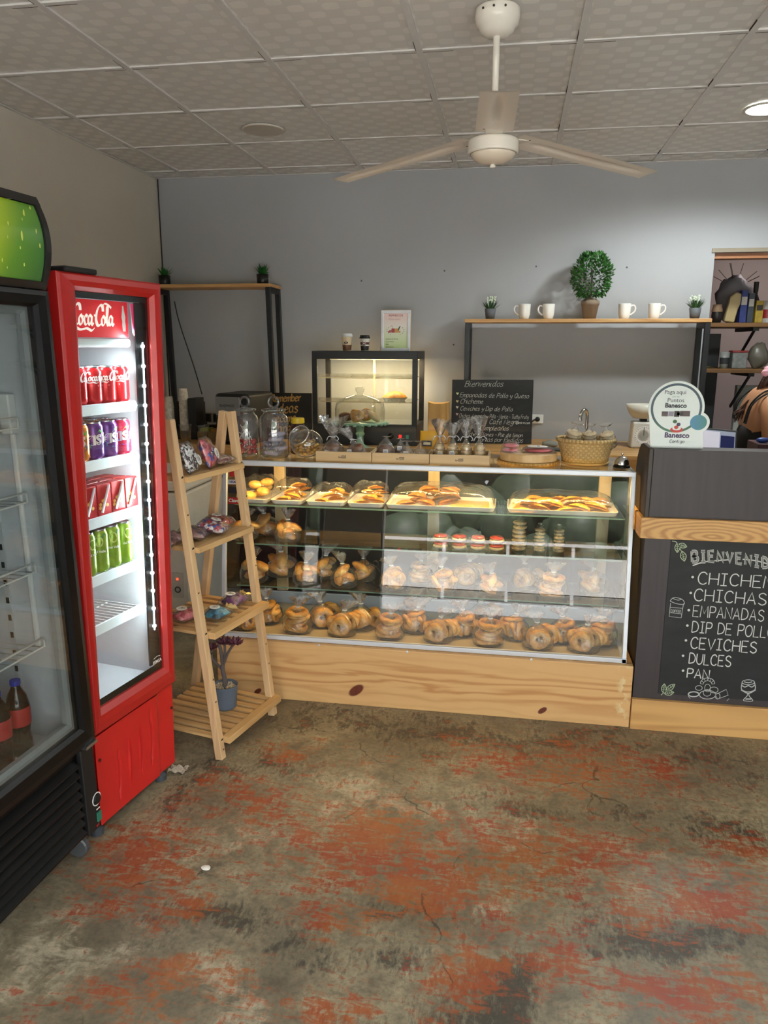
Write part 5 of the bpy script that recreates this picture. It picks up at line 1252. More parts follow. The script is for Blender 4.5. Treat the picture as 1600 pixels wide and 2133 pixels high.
low = [(530, 'r', 1.05), (592, 'r', 1.1), (638, 'r', .95), (676, 'r', 1.0), (717, 'r', .95), (757, 'r', .95), (818, 'g', .95), (875, 'g', .9), (921, 'g', 1.0), (970, 'g', 1.0), (1028, 'r', .9), (1095, 'g', 1.0), (1150, 'g', 1.0), (1238, 'r', 1.0)]
for k, (u, q, s) in enumerate(low):
    y = (3.41, 3.525)[k % 2]; x = atY(u, 1220, y).x
    place(roll_p if q == 'r' else ring_p, k, (x, y, SHELF['lower']+0.0005), rr.uniform(-1, 1), ('tied bag of bread rolls' if q == 'r' else 'tied bag of ring biscuits') + ' on the lower case shelf, ' + ORD[k] + ' from the ladder end', 'bagged bread on the lower case shelf', s)
ck = bread_bag('cookie_bag', 'cookie', 0.075, 0.075, 0.142, -0.012, 31); ck['category'] = 'bag of cookies'
for k, (u, s) in enumerate(((1082, 1.0), (1124, 0.78), (1164, 0.78))):
    y = 3.43; x = atY(u, 1120, y).x
    place([ck], k, (x, y, SHELF['middle']+0.0005), k*1.3, 'clear bag with a stack of rough cookies, ' + ORD[k] + ' of three on the middle case shelf', 'cookie stacks on the middle case shelf', (s if k else 1.0))
# red-topped sandwich biscuits in film, two high
def red_pack():
    t = thing('jam_biscuit_pack', '', 'biscuit pack', (0, 0, 0))
    b = MB(); lump(b, (0, 0, 0.012), 0.036, 0.034, 0.012, 3, 0.08); b.build('biscuit', cookie_pale, t, smooth=True)
    b = MB(); lump(b, (0, 0, 0.024), 0.034, 0.032, 0.009, 5, 0.12); b.build('jam_topping', M('jam_red', '#c93a33', 0.25), t, smooth=True)
    b = MB(); b.grid(lambda i, j: Vector(((i*2-1)*0.040, (j*2-1)*0.038, 0.001+0.034*((1-abs(i*2-1)**3)*(1-abs(j*2-1)**3))**0.5*(1+0.1*noise.noise(Vector((i*5, j*5, 3)))))), 12, 12); b.build('film', film, t, smooth=True)
    return t
jp = [red_pack()]; n_ = 0
for lv in range(2):
    for k, u in enumerate((918, 957, 996, 1035)):
        y = 3.42; x = atY(u, 1130, y).x
        place(jp, n_, (x, y, SHELF['middle']+0.0005+lv*0.036), 0.3*k+lv, ('lower' if lv == 0 else 'upper') + ' jam-topped biscuit pack in stack on the middle shelf, ' + ORD[k] + ' from the left', 'jam biscuit packs on the middle case shelf'); n_ += 1
# wrought scroll leaning by the lower shelf
b = MB()
sc0 = atY(770, 1240, 3.335)
def sp_(cx, cz, r0, r1, a0, a1, n=24): return [(cx+(r0+(r1-r0)*i/n)*math.cos(a0+(a1-a0)*i/n), 0, cz+(r0+(r1-r0)*i/n)*math.sin(a0+(a1-a0)*i/n)) for i in range(n+1)]
b.tube(sp_(0.0, 0.0, 0.055, 0.06, 1.9, -1.9), 0.0026, 6); b.tube(sp_(0.012, -0.035, 0.012, 0.012, 0, 5.0), 0.0026, 6); b.tube([(-0.02, 0, 0.056), (-0.02, 0, 0.11)], 0.0026, 6); b.tube(sp_(0.03, 0.062, 0.012, 0.013, -2.0, 3.4), 0.0026, 6); b.tube([(-0.02, 0, -0.057), (0.03, 0, -0.075), (0.075, 0, -0.075), (0.092, 0, -0.055), (0.082, 0, -0.038), (0.07, 0, -0.046)], 0.0026, 6)
tag(b.build('wire_scroll', black_matt, loc=(sc0.x, 3.328, SHELF['lower']+0.078)), 'small black wrought wire scroll standing at the front of lower case shelf', 'scroll ornament')
# ------------------------------------------------------------------ things standing on the case's glass top
ZT = 1.0885
def at_top(u, v, y): p = atY(u, v, y); return p
# two lidded glass jars
def glass_jar(label, x, y, r, h):
    t = thing('glass_jar', label, 'jar', (x, y, ZT))
    b = MB(); b.lathe([(0, 0.002), (r*0.9, 0), (r, 0.012), (r, h*0.72), (r*0.93, h*0.80), (r*0.72, h*0.86), (r*0.70, h*0.90), (r*0.84, h*0.925)], 36); b.build('body', clear_jar, t, smooth=True)
    b = MB(); b.lathe([(0, 0.004), (r*0.88, 0.004), (r*0.9, 0.012), (0, 0.012)], 30); b.build('glass_base', glass('thick_glass', (0.9, 0.93, 0.93), 1.6, 0.03, 0.08), t, smooth=True)
    b = MB(); b.lathe([(0, h*0.9), (r*0.66, h*0.9), (r*0.85, h*0.93), (r*0.84, h*0.955), (r*0.3, h*0.975), (r*0.16, h*0.995), (0, h)], 32); b.torus((0, 0, h*1.09), r*0.36, r*0.085, 24, 8, RX(PI/2)); b.build('lid', glass('lid_glass', (0.88, 0.91, 0.91), 2.2, 0.02, 0.06), t, smooth=True)
    return t
J1 = (-1.235, 3.42); J2 = (-1.098, 3.43)
glass_jar('lidded glass jar of red lollipops on the case top', *J1, 0.062, 0.235); glass_jar('lidded glass jar of lilac wrapped sweets on the case top', *J2, 0.068, 0.235)
rr = random.Random(8)
def lolly(k):
    t = thing('lollipop', 'red lollipop with white stick inside the first glass jar', 'lollipop', (0, 0, 0), 0, 'lollipops in the glass jar')
    b = MB(); b.ball((0, 0, 0), 0.0125, 0.0125, 0.011, 12, 8); b.build('candy_head', M('lolly_red', '#b5252c', 0.25), t, smooth=True)
    b = MB(); b.tube([(0, 0, 0.01), (0, 0, 0.085)], 0.0018, 6); b.build('stick', white_plastic, t)
    return t
lp = lolly(0)
LP = []
for ly, (m_, R0) in enumerate(((7, 0.043), (2, 0.013), (7, 0.043), (3, 0.016), (6, 0.041), (3, 0.016))):
    for k in range(m_):
        a = 2*PI*k/m_+ly*0.45
        LP.append((R0*math.cos(a), R0*math.sin(a), 0.0255+(ly//2)*0.0225+0.004*(ly % 2), a))
for i, (dx, dy, dz, a) in enumerate(LP):
    o = lp if i == 0 else dup(lp, (0, 0, 0))
    o.location = (J1[0]+dx, J1[1]+dy, ZT+dz)
    up_ = True
    if up_: o.rotation_euler = (dy*rr.uniform(9, 26)+rr.uniform(-.15, .15), dx*-rr.uniform(9, 26)+rr.uniform(-.15, .15), 0)
    else: o.rotation_euler = (PI/2*rr.choice((0.85, 1.0)), 0, a+PI/2+PI/2*0 + PI/2)
    if not up_: 
        # lying: the stick points across the jar
        o.rotation_euler = (0, -PI/2*0.92, a)
sw = thing('wrapped_sweet', 'lilac paper-wrapped stick sweet inside the second glass jar', 'sweet', (0, 0, 0), 0, 'wrapped sweets in the glass jar')
b = MB(); b.tube([(-0.032, 0, 0), (-0.026, 0, 0), (0.026, 0, 0), (0.032, 0, 0)], [0.006, 0.0095, 0.0095, 0.006], 10); b.build('wrapper', M('lilac_paper', '#a7a2b8', 0.6), sw, smooth=True)
n_ = 0
for ly in range(5):
    m = [6, 6, 5, 4, 3][ly]
    for k in range(m):
        a = ly*1.1; off = (k-(m-1)/2)*0.0195
        o = sw if n_ == 0 else dup(sw, (0, 0, 0)); n_ += 1
        tx = -0.012+ly*0.007
        o.location = (J2[0]+tx*(ly > 1)-math.sin(a)*off, J2[1]+math.cos(a)*off, ZT+0.0235+ly*0.0205); o.rotation_euler = (0, rr.uniform(-.12, .12), a+rr.uniform(-.1, .1))
# leaning sweet jar with a metal lid, full of gold-wrapped sweets
GJ = Vector((-0.957, 3.43, ZT))
gt = thing('slanted_sweet_jar', 'tilted globe sweet jar with silver-rimmed lid and gold-wrapped sweets on case top', 'jar', GJ)
ax = Vector((-0.25, -0.78, 0.58)).normalized(); q = ax.to_track_quat('Z', 'Y').to_matrix().to_4x4()
b = MB(); b.ball((0.012, 0.012, 0.066), 0.078, 0.072, 0.066, 28, 18); b.build('globe', clear_jar, gt, smooth=True)
lm = T(0.012, 0.012, 0.066) @ q
b = MB(); b.lathe([(0.046, 0.058), (0.050, 0.060), (0.051, 0.075), (0.046, 0.081), (0.043, 0.078), (0.043, 0.074), (0.0, 0.074)], 32, lm, 0); b.build('lid', glass('lid_glass'), gt, smooth=True)
b = MB(); b.torus((0, 0, 0), 0.049, 0.0035, 32, 8, lm @ T(0, 0, 0.077)); b.build('lid_rim', chrome, gt, smooth=True)
gs = thing('gold_sweet', 'gold foil wrapped sweet inside the tilted globe jar', 'sweet', (0, 0, 0), 0, 'gold sweets in the globe jar')
b = MB(); b.ball((0, 0, 0), 0.014, 0.0105, 0.0095, 10, 8, fn=lambda q: q*(1+0.12*noise.noise(q*3))); b.add([(0.012, 0, 0), (0.022, 0.007, 0.004), (0.023, -0.007, -0.003)], [(0, 1, 2)]); b.add([(-0.012, 0, 0), (-0.022, 0.007, 0.003), (-0.023, -0.007, -0.003)], [(0, 2, 1)])
b.build('wrapper', M('gold_wrapper', '#c99a3c', 0.2, 0.6, var=0.4, nscale=60), gs, smooth=True)
n_ = 0
for ly, m, R_ in ((0, 4, 0.022), (1, 7, 0.042), (2, 8, 0.050), (3, 5, 0.034)):
    for k in range(m):
        a = 2*PI*k/m+ly*0.6; o = gs if n_ == 0 else dup(gs, (0, 0, 0)); n_ += 1
        o.location = GJ+Vector((0.012+R_*math.cos(a), 0.012+R_*math.sin(a)*0.9, 0.020+ly*0.0185)); o.rotation_euler = (rr.uniform(-.5, .5), rr.uniform(-.5, .5), rr.uniform(0, 3))
HJ = thing('honey_jar', 'small jar with yellow screw cap standing behind the tilted globe jar', 'jar', (-1.02, 3.56, ZT))
b = MB(); b.lathe([(0, 0), (0.034, 0), (0.037, 0.006), (0.037, 0.125), (0.03, 0.145), (0.028, 0.15)], 26); b.build('body', glass('amber_glass', (0.42, 0.2, 0.08), 1.2, 0.04, 0.35, (0.16, 0.07, 0.03)), HJ, smooth=True)
b = MB(); b.lathe([(0.030, 0.147), (0.033, 0.149), (0.033, 0.170), (0.030, 0.173), (0, 0.173)], 26); b.build('cap', M('cap_yellow', '#d8b81e', 0.4), HJ, smooth=False)

# three wooden display boxes with a burnt-in mark
box_wood = wood('box_wood', '#c9ad84', '#a98a62', 'X', 1.8, 0.5, contrast=0.5)
bx = [-0.872, -0.612, -0.352, -0.086]
for k in range(3):
    x0, x1 = bx[k]+0.0015, bx[k+1]-0.0015; y0, y1 = 3.325, 3.50
    t = thing('wooden_box', 'low pale wooden display box on the case top, ' + ['next to the tilted globe jar', 'middle of the three', 'next to the round wooden board'][k], 'box', ((x0+x1)/2, (y0+y1)/2, ZT))
    w, d = (x1-x0)/2, (y1-y0)/2
    MB().box(-w, w, -d, -d+0.009, 0, 0.046).build('front_board', box_wood, t, bevel=0.001)
    b = MB(); b.box(-w, w, d-0.009, d, 0, 0.046); b.box(-w, -w+0.009, -d+0.009, d-0.009, 0, 0.046); b.box(w-0.009, w, -d+0.009, d-0.009, 0, 0.046); b.box(-w+0.009, w-0.009, -d+0.009, d-0.009, 0, 0.006); b.build('tray_body', box_wood, t)
    fm = frame_m((0.0 if k else -0.005, -d-0.0003, 0.022), (1, 0, 0), (0, 0, 1)); b = MB()
    b.ribbon(spline([(-0.019, -0.002), (-0.016, 0.003), (-0.012, -0.003), (-0.019, -0.002)]), 0.0016, fm); b.ribbon([(-0.012, -0.001), (0.018, 0.001)], 0.0022, fm); b.ribbon([(-0.006, 0.006), (-0.002, 0.004), (0.003, 0.007), (0.008, 0.005), (0.017, 0.007)], 0.0028, fm); b.ribbon([(-0.004, -0.005), (0.017, -0.003)], 0.0018, fm)
    b.build('burnt_logo', lettering_black, t)
ZB = ZT+0.0065
# bagged treats in the boxes
def treat_bag(name, label, x, y, w, d, h, tail, kind, seed, ribbon=None, lean=0.0, fan=0.04, tag_at=None):
    t = thing(name, label, 'treat bag', (x, y, ZB))
    rr = random.Random(seed)
    bag_film(w, d, h, tail, seed, lean, fan).build('film', glass('crisp_film', (0.97, 0.97, 0.97), 2.6, 0.09, 0.06, (0.95, 0.95, 0.98), 1.0, 48, base=0.04), t, smooth=True)
    if ribbon:
        b = MB(); b.torus((lean*0.024, 0, h+0.026), 0.009, 0.003, 14, 6); b.tube(spline([(0, -0.01, h+0.026), (0.018, -0.02, h+0.034), (0.03, -0.018, h+0.02), (0.024, -0.016, h+0.012)]), 0.002, 5); b.tube(spline([(0, -0.01, h+0.026), (-0.016, -0.02, h+0.03), (-0.026, -0.018, h+0.012)]), 0.002, 5)
        b.build('ribbon_tie', ribbon, t, smooth=True)
    if kind == 'cake':
        for k in range(3):
            b = MB(); lump(b, (rr.uniform(-w*.22, w*.22), rr.uniform(-.01, .01), 0.024+0.012*k), w*0.26, d*0.36, 0.021, seed+k, 0.15); settle(b); b.build('cake_piece', brown_bake, t, smooth=True)
    elif kind == 'loaf':
        b = MB(); lump(b, (0, 0, h*0.46), w*0.44, d*0.4, h*0.44, seed, 0.1); settle(b); b.build('loaf', brown_bake, t, smooth=True)
    elif kind == 'nut':
        b = MB()
        for k in range(46):
            b.ball((rr.uniform(-w*.38, w*.38), rr.uniform(-d*.36, d*.36), rr.uniform(0.008, h*0.62)), 0.0095, 0.005, 0.005, 8, 5, Euler((rr.uniform(0, 3), rr.uniform(0, 3), rr.uniform(0, 3))).to_matrix().to_4x4())
        tag(b.build('nuts', M('cashew', '#c9b089', 0.5, var=0.25, nscale=60), t, smooth=True), kind='stuff')
    elif kind == 'cookie':
        for k in range(3):
            b = MB(); lump(b, (0, 0, 0.013+k*0.0245), w*0.44, d*0.42, 0.0135, seed+k, 0.06); settle(b); b.build('cookie', cookie_pale, t, smooth=True)
    if tag_at:
        fm = frame_m((tag_at[0], -d*0.52, tag_at[1]), (1, 0, 0.25*tag_at[2]), (-0.25*tag_at[2], 0.2, 1)); b = MB(); b.box(-0.011, 0.011, -0.010, 0.010, 0, 0.0006, 0, fm); b.box(-0.008, 0.008, -0.006, 0.006, 0.0006, 0.0008, 1, fm); b.build('price_label', [lettering_white, M('label_grey', '#b9bccb', 0.6)], t)
    return t
rib = M('ribbon_silver', '#cfd2d8', 0.2, 0.3)
yb = 3.41
xb = lambda u: atY(u, 930, yb).x
treat_bag('treat_bag', 'clear bag of brown cake with tall crinkled top in first wooden box', xb(694), yb, 0.108, 0.09, 0.07, 0.105, 'cake', 41, rib, 0.05, 0.055, (-0.02, 0.03, -1.2))
treat_bag('treat_bag', 'clear bag of brown cake with short leaning top in first wooden box', xb(743), yb, 0.098, 0.09, 0.06, 0.06, 'cake', 42, rib, -0.9, 0.035, (-0.025, 0.036, 0.3))
treat_bag('loaf_bag', 'wide film-wrapped brown loaf in the middle wooden box', xb(804), yb, 0.09, 0.085, 0.075, 0.006, 'loaf', 43, None, 0, 0.02, (0.005, 0.04, 0))
treat_bag('loaf_bag', 'narrow film-wrapped brown loaf behind a nut bag in the middle wooden box', xb(832), yb+0.035, 0.06, 0.05, 0.062, 0.006, 'loaf', 44, None, 0, 0.02, (0.0, 0.05, 0))
treat_bag('nut_bag', 'bag of pale nuts with white label in the middle wooden box', xb(849), yb-0.025, 0.075, 0.06, 0.055, 0.012, 'nut', 45, None, 0, 0.03, (0.0, 0.035, 0))
treat_bag('nut_bag', 'bag of pale nuts without label in the middle wooden box', xb(877), yb-0.025, 0.072, 0.06, 0.055, 0.012, 'nut', 46, None, 0, 0.03)
for k, (u, tg, tl) in enumerate(((915, (0.008, 0.03, 0.2), 0.085), (943, (0.0, 0.04, 0.9), 0.07), (971, None, 0.09), (999, None, 0.10))):
    treat_bag('cookie_bag', 'tied clear bag of stacked round cookies in third wooden box, ' + ORD[k] + ' from the nut bags', xb(u), yb, 0.056, 0.07, 0.083, tl, 'cookie', 50+k, rib, rr.uniform(-.1, .1), 0.036, tg)
# yellow snack pouch behind
yp = thing('snack_pouch', 'bright yellow snack pouch standing behind the wooden boxes', 'pouch', (atY(893, 900, 3.545).x, 3.545, ZT))
b = MB()
for sg in (1, -1):
    b.grid(lambda i, j, sg=sg: Vector(((i-0.5)*0.082*(1-0.06*j), sg*(0.020*math.sqrt(max(0, 1-abs(i*2-1)**2.4))*(1-j)**0.6+0.0008), j*0.125+0.004*noise.noise(Vector((i*5, j*5, sg)))*0)), 14, 12)
b.build('pouch', M('pouch_yellow', '#e0a81f', 0.3, var=0.05), yp, smooth=True)
b = MB(); b.box(-0.03, 0.018, -0.0215, -0.0205, 0.055, 0.082, 0); b.box(-0.022, 0.012, -0.0222, -0.0214, 0.062, 0.074, 1); b.build('printed_band', [M('band_black', '#23201c', 0.4), M('band_cream', '#efe6c4', 0.4)], yp)

# round board on a woven mat, pink iced biscuits, basket, bell
TRX, TRY = 0.083, 3.475
def weave_mat(name, c1, c2, nu, nz, cyl=True):
    t = NT(name); tc = t.n('ShaderNodeTexCoord'); sp = t.n('ShaderNodeSeparateXYZ'); t.link(tc.outputs['Object'], sp.inputs[0])
    a = t.math('ARCTAN2', sp.outputs[1], sp.outputs[0])
    u = t.math('MULTIPLY', a, nu/(2*PI)); w = t.math('MULTIPLY', sp.outputs[2], nz)
    if not cyl: w = t.math('MULTIPLY', t.math('SQRT', t.math('ADD', t.math('MULTIPLY', sp.outputs[0], sp.outputs[0]), t.math('MULTIPLY', sp.outputs[1], sp.outputs[1]))), nz)
    par = t.math('FLOORED_MODULO', t.math('ADD', t.math('FLOOR', u), t.math('FLOOR', w)), 2.0)
    fu = t.math('ABSOLUTE', t.math('SUBTRACT', t.math('FRACT', u), 0.5)); fw = t.math('ABSOLUTE', t.math('SUBTRACT', t.math('FRACT', w), 0.5))
    hv = t.math('SUBTRACT', 1.0, t.math('MULTIPLY', fu, 2.0)); hh = t.math('SUBTRACT', 1.0, t.math('MULTIPLY', fw, 2.0))
    h = t.math('ADD', t.math('MULTIPLY', par, t.math('POWER', hv, 0.5)), t.math('MULTIPLY', t.math('SUBTRACT', 1.0, par), t.math('POWER', hh, 0.5)))
    n = t.noise(t.coord(), 30, 3)
    gap = t.ramp(h, [(0.1, (0,)*3), (0.4, (1,)*3)])
    c = t.mix(par, srgb(c1), srgb(c2)); c = t.mix(t.math('MULTIPLY', n, 0.3), c, srgb('#8a6638')); c = t.mix(gap, srgb('#5d4324'), c)
    t.bsdf(c, 0.6, 0, t.bump(h, 0.6, 0.004)); return t.m
b = MB(); b.lathe([(0, 0), (0.136, 0), (0.143, 0.006), (0.139, 0.013), (0, 0.013)], 60)
tag(b.build('woven_mat', weave_mat('woven_straw', '#d2ab66', '#c09246', 90, 130, False), loc=(TRX, TRY, ZT)), 'round woven straw mat lying under the wooden board on case top', 'mat')
b = MB(); b.lathe([(0, 0), (0.125, 0), (0.127, 0.003), (0.127, 0.033), (0.124, 0.036), (0, 0.036)], 56)
tag(b.build('round_board', wood('board_wood', '#d8b888', '#b28a56', 'Z', 1.0, 0.5), loc=(TRX, TRY, ZT+0.0135)), 'thick round wooden serving board on the woven mat', 'serving board')
ZBd = ZT+0.05
pink = M('pink_icing', '#cf5a63', 0.3, var=0.12); 
def iced(name, label, x, y, z, rx, ry, n, seed):
    t = thing(name, label, 'biscuit pack', (x, y, z))
    for k in range(n):
        b = MB(); lump(b, (0, 0, 0.009+k*0.019), rx*0.9, ry*0.9, 0.010, seed+k, 0.06); b.build('iced_biscuit', pink if k != 1 or n < 2 else M('pink_icing_pale', '#dd7f84', 0.3), t, smooth=True)
    b = MB(); b.grid(lambda i, j: Vector(((i*2-1)*rx*1.08, (j*2-1)*ry*1.08, 0.0005+(0.02*n+0.006)*((1-abs(i*2-1)**4)*(1-abs(j*2-1)**4))**0.5*(1+0.1*noise.noise(Vector((i*5, j*5, seed)))))), 14, 14); b.build('film', film, t, smooth=True)
    return t
p = atY(1064, 935, 3.45); iced('iced_biscuit_pack', 'film pack of two stacked pink iced biscuits on round board', p.x, 3.45, ZBd, 0.042, 0.04, 2, 61)
pk_ = atY(1122, 935, 3.45); ip = iced('iced_biscuit_pack', 'wide flat pink pack with white label lying on round board', pk_.x, 3.46, ZBd, 0.07, 0.055, 1, 62)
b = MB(); b.lathe([(0, 0.0), (0.045, 0.0), (0.045, -0.002)], 28, T(-0.005, -0.005, 0.0275), sy=0.7); b.build('white_label', M('label_white', '#e9e6e2', 0.5), ip)
BX, BY = 0.334, 3.505
bk = thing('wicker_basket', 'woven bamboo basket holding cookie bags at the end of the case top', 'basket', (BX, BY, ZT))
b = MB(); b.lathe([(0, 0.003), (0.095, 0.003), (0.1, 0.0), (0.108, 0.04), (0.120, 0.085), (0.128, 0.108)], 56, sy=0.95); b.build('basket_wall', weave_mat('woven_bamboo', '#d6bb85', '#c6a468', 60, 95), bk, smooth=True)
b = MB(); b.torus((0, 0, 0.108), 0.128, 0.006, 56, 8, Matrix.Diagonal((1, 0.95, 1.4, 1))); b.build('rim', weave_mat('woven_rim', '#d9c08c', '#bf9c60', 90, 60), bk, smooth=True)
b = MB(); b.torus((0, 0, 0.006), 0.101, 0.005, 56, 8, Matrix.Diagonal((1, 0.95, 1, 1))); b.build('foot_ring', M('bamboo_plain', '#c9a86d', 0.6), bk, smooth=True)
dust = bake_mat('dusted_cookie', '#e5dccb', '#cdbb9b', '#a88a5e', 34, 0.8)
for k, (u, v, sc_, lean) in enumerate(((1190, 898, 1.0, 0.2), (1229, 903, 0.9, -0.05), (1270, 897, 0.95, -0.2))):
    p = atY(u, v, BY-0.02); t = thing('cookie_bag', 'bag of sugar-dusted cookies in the bamboo basket, ' + ['at the mat side', 'in the middle', 'at the bell side'][k], 'bag of cookies', (p.x, BY-0.02+0.02*(k == 1), ZT+0.075))
    t.rotation_euler = (0.25, lean, 0); t.scale = (sc_,)*3
    for q in range(4):
        b = MB(); lump(b, (rr.uniform(-.004, .004), 0, 0.02+q*0.0165), 0.034, 0.032, 0.010, 70+k*5+q, 0.12, fr=4); b.build('dusted_cookie', dust, t, smooth=True)
    bag_film(0.082, 0.08, 0.075, 0.02, 80+k, 0, 0.03).build('film', film, t, smooth=True)
    if k == 0: b = MB(); b.box(-0.012, 0.012, -0.001, 0, -0.01, 0.01, M=T(0.0, -0.041, 0.018)); b.build('price_label', M('label_lilac', '#c9c6e6', 0.5), t)
bl = thing('service_bell', 'chrome counter bell with black base at the end of the case top', 'bell', (0.482, 3.40, ZT))
b = MB(); b.lathe([(0, 0), (0.036, 0), (0.037, 0.004), (0.032, 0.012), (0, 0.012)], 32); b.build('base', black_gloss, bl, smooth=True)
b = MB(); b.lathe([(0.031, 0.014), (0.0315, 0.018), (0.027, 0.036), (0.015, 0.047), (0.004, 0.05), (0, 0.05)], 32); b.build('dome', chrome, bl, smooth=True)
b = MB(); b.lathe([(0, 0.05), (0.003, 0.05), (0.003, 0.056), (0.006, 0.058), (0.006, 0.061), (0, 0.062)], 16); b.build('plunger', chrome, bl, smooth=True)
# ------------------------------------------------------------------ back bench and what stands on it
ZC = 0.99; BF0 = 4.52
BN = thing('work_bench', 'long wooden-topped back bench with dark sheet for under-bench shade along the grey wall', 'bench', (-0.4, 4.9, 0))
bench_wood = wood('bench_wood', '#c39a62', '#8f6637', 'X', 1.0, 0.42)
b = MB(); b.box(-2.45+0.4, 1.19+0.4, BF0-4.9, 5.245-4.9, ZC-0.03, ZC); b.build('worktop', bench_wood, BN, bevel=0.003)
b = MB(); b.box(-2.45+0.4, 1.19+0.4, BF0-4.9+0.01, BF0-4.9+0.035, ZC-0.13, ZC-0.031); b.build('apron', bench_wood, BN)
b = MB(); b.box(-1.68+0.4, 1.18+0.4, BF0-4.9+0.05, BF0-4.9+0.07, 0.02, ZC-0.031); b.build('base_panel', M('bench_shade_dark', '#17171a', 0.5), BN)  # dark sheet standing in for the shade beneath the worktop
for x in (-2.38, -1.70, 0.3, 1.14): b = MB(); b.box(x+0.4-0.03, x+0.4+0.03, BF0-4.9+0.075, BF0-4.9+0.135, 0, ZC-0.031); b.build('bench_leg', black_matt, BN)
# chest freezer in the corner
cf = thing('chest_freezer', 'white chest freezer with red pilot light, behind the ladder shelf', 'freezer', (-2.10, 4.18, 0))
b = MB(); b.box(-0.33, 0.33, -0.29, 0.29, 0.03, 0.80); b.build('cabinet', M('freezer_white', '#cfcdc6', 0.4), cf, bevel=0.012)
b = MB(); b.box(-0.335, 0.335, -0.295, 0.295, 0.808, 0.875); b.build('lid', M('freezer_lid', '#d6d4cd', 0.4), cf, bevel=0.015)
for x, z in ((0.26, 0.29),):
    MB().box(x-0.035, x+0.035, -0.293, -0.289, z-0.10, z+0.05).build('control_plate', M('plate_grey', '#b9b7b1', 0.5), cf, bevel=0.001)
    b = MB(); b.lathe([(0, 0.004), (0.006, 0.003), (0.007, 0)], 12, T(x, -0.294, z+0.012) @ RX(PI/2)); b.build('pilot_light', emit('pilot_red', '#ff3a1c', 3), cf)
    b = MB(); b.torus((x, -0.297, z-0.05), 0.016, 0.003, 20, 6, RX(PI/2)); b.build('thermostat_knob', black_matt, cf)
# shelf frames standing on the bench
def bench_shelf(name, label, x0, x1, z, y0, y1, board_m, ov=0.02, splay=0.0):
    t = thing(name, label, 'shelf', ((x0+x1)/2, (y0+y1)/2, ZC)); c = Vector(((x0+x1)/2, (y0+y1)/2, ZC))
    b = MB(); b.box(x0-c.x, x1-c.x, y0-c.y, y1-c.y, z-ZC-0.022, z-ZC); b.build('shelf_board', board_m, t, bevel=0.003)
    fm = M('frame_steel', '#1d1f22', 0.4, 0.3)
    for sx, x in ((-1, x0+ov), (1, x1-ov)):
        for y in (y0+0.02, y1-0.025):
            b = MB(); b.bar((x-c.x+splay, y-c.y, 0), (x-c.x, y-c.y, z-ZC-0.0225), 0.032, 0.032, (0, 1, 0)); b.build('upright', fm, t, bevel=0.002)
        b = MB(); b.box(x-c.x-0.016, x-c.x+0.016, y0+0.037-c.y, y1-0.042-c.y, z-ZC-0.056, z-ZC-0.023); b.build('cross_tube', fm, t)
    return t
ZSR = 1.772; ZSL = 2.0
shelf_wood = wood('shelf_wood', '#cda068', '#a06d38', 'X', 1.2, 0.5)
bench_shelf('bench_shelf', 'long wooden shelf on black frame holding white mugs, above the back bench', -0.315, 1.165, ZSR, 4.95, 5.2, shelf_wood)
bench_shelf('bench_shelf', 'tall wooden shelf on black frame with two dark pots, in the corner', -2.43, -1.585, ZSL, 4.95, 5.2, shelf_wood, 0.02, 0.022)
b = MB(); b.tube(spline([(-2.33, 5.12, 1.9), (-2.30, 5.12, 1.75), (-2.2, 5.1, 1.45), (-2.135, 5.06, 1.27)]), 0.004, 6)
tag(b.build('power_cord', black_matt), 'thin black cord hanging from corner shelf frame down to the cup dispenser', 'cord')

def mug(): 
    t = thing('mug', '', 'mug', (0, 0, 0), 0, 'white mugs on the shelf')
    wm = M('mug_white', '#eceae6', 0.15, var=0.01)
    b = MB(); b.lathe([(0, 0.002), (0.026, 0), (0.029, 0.006), (0.036, 0.03), (0.0385, 0.09), (0.038, 0.094), (0.0355, 0.09), (0.033, 0.03), (0.026, 0.008), (0, 0.007)], 32); b.build('cup', wm, t, smooth=True)
    b = MB(); b.tube(spline([(0.036, 0, 0.078), (0.052, 0, 0.084), (0.064, 0, 0.07), (0.06, 0, 0.046), (0.036, 0, 0.026)], 6), 0.005, 8); b.build('handle', wm, t, smooth=True)
    return t
mg = mug()
for k, (u, rz, lb) in enumerate(((1092, PI, 'white mug with handle facing the corner, next to the small potted lavender'), (1142, PI, 'white mug with handle facing the corner, next to the boxwood tree'), (1300, 0, 'white mug with handle facing the doorway, next to the boxwood tree'), (1362, 0, 'white mug with handle facing the doorway, next to the pale-flowered pot'))):
    p = (atY(u, 662, 5.06).x, 5.06, ZSR)
    if k == 0: mg.location = p; mg.rotation_euler = (0, 0, rz); mg['label'] = lb
    else: dup(mg, p, rz, lb)
def blades(mb, n, L, w, spread, base_r, seed, curve=0.5, z0=0.0):
    rr = random.Random(seed)
    for k in range(n):
        a = rr.uniform(0, 2*PI); tl = spread*rr.uniform(0.15, 1.0); ln = L*rr.uniform(0.7, 1.05); r0 = base_r*math.sqrt(rr.random())
        d = Vector((math.cos(a), math.sin(a), 0)); s = Vector((-math.sin(a), math.cos(a), 0)); o = d*r0+Vector((0, 0, z0)); pts = []
        for i in range(4):
            f = i/3; pts.append(o+d*(ln*math.sin(tl)*f**(1+curve*0.5))+Vector((0, 0, ln*math.cos(tl)*f-curve*0.1*ln*f*f*tl)))
        vs = []; ws = (0.6, 1.0, 0.75, 0.0)
        for q, w_ in zip(pts, ws): vs += [q-s*(w*w_/2), q+s*(w*w_/2)]
        mb.add(vs, [(0, 1, 3, 2), (2, 3, 5, 4), (4, 5, 7, 6)])
leaf_dark = M('leaf_dark', '#2f5a2c', 0.45, var=0.3, nscale=25); leaf_green = M('leaf_green', '#356b2a', 0.45, var=0.35, nscale=20)
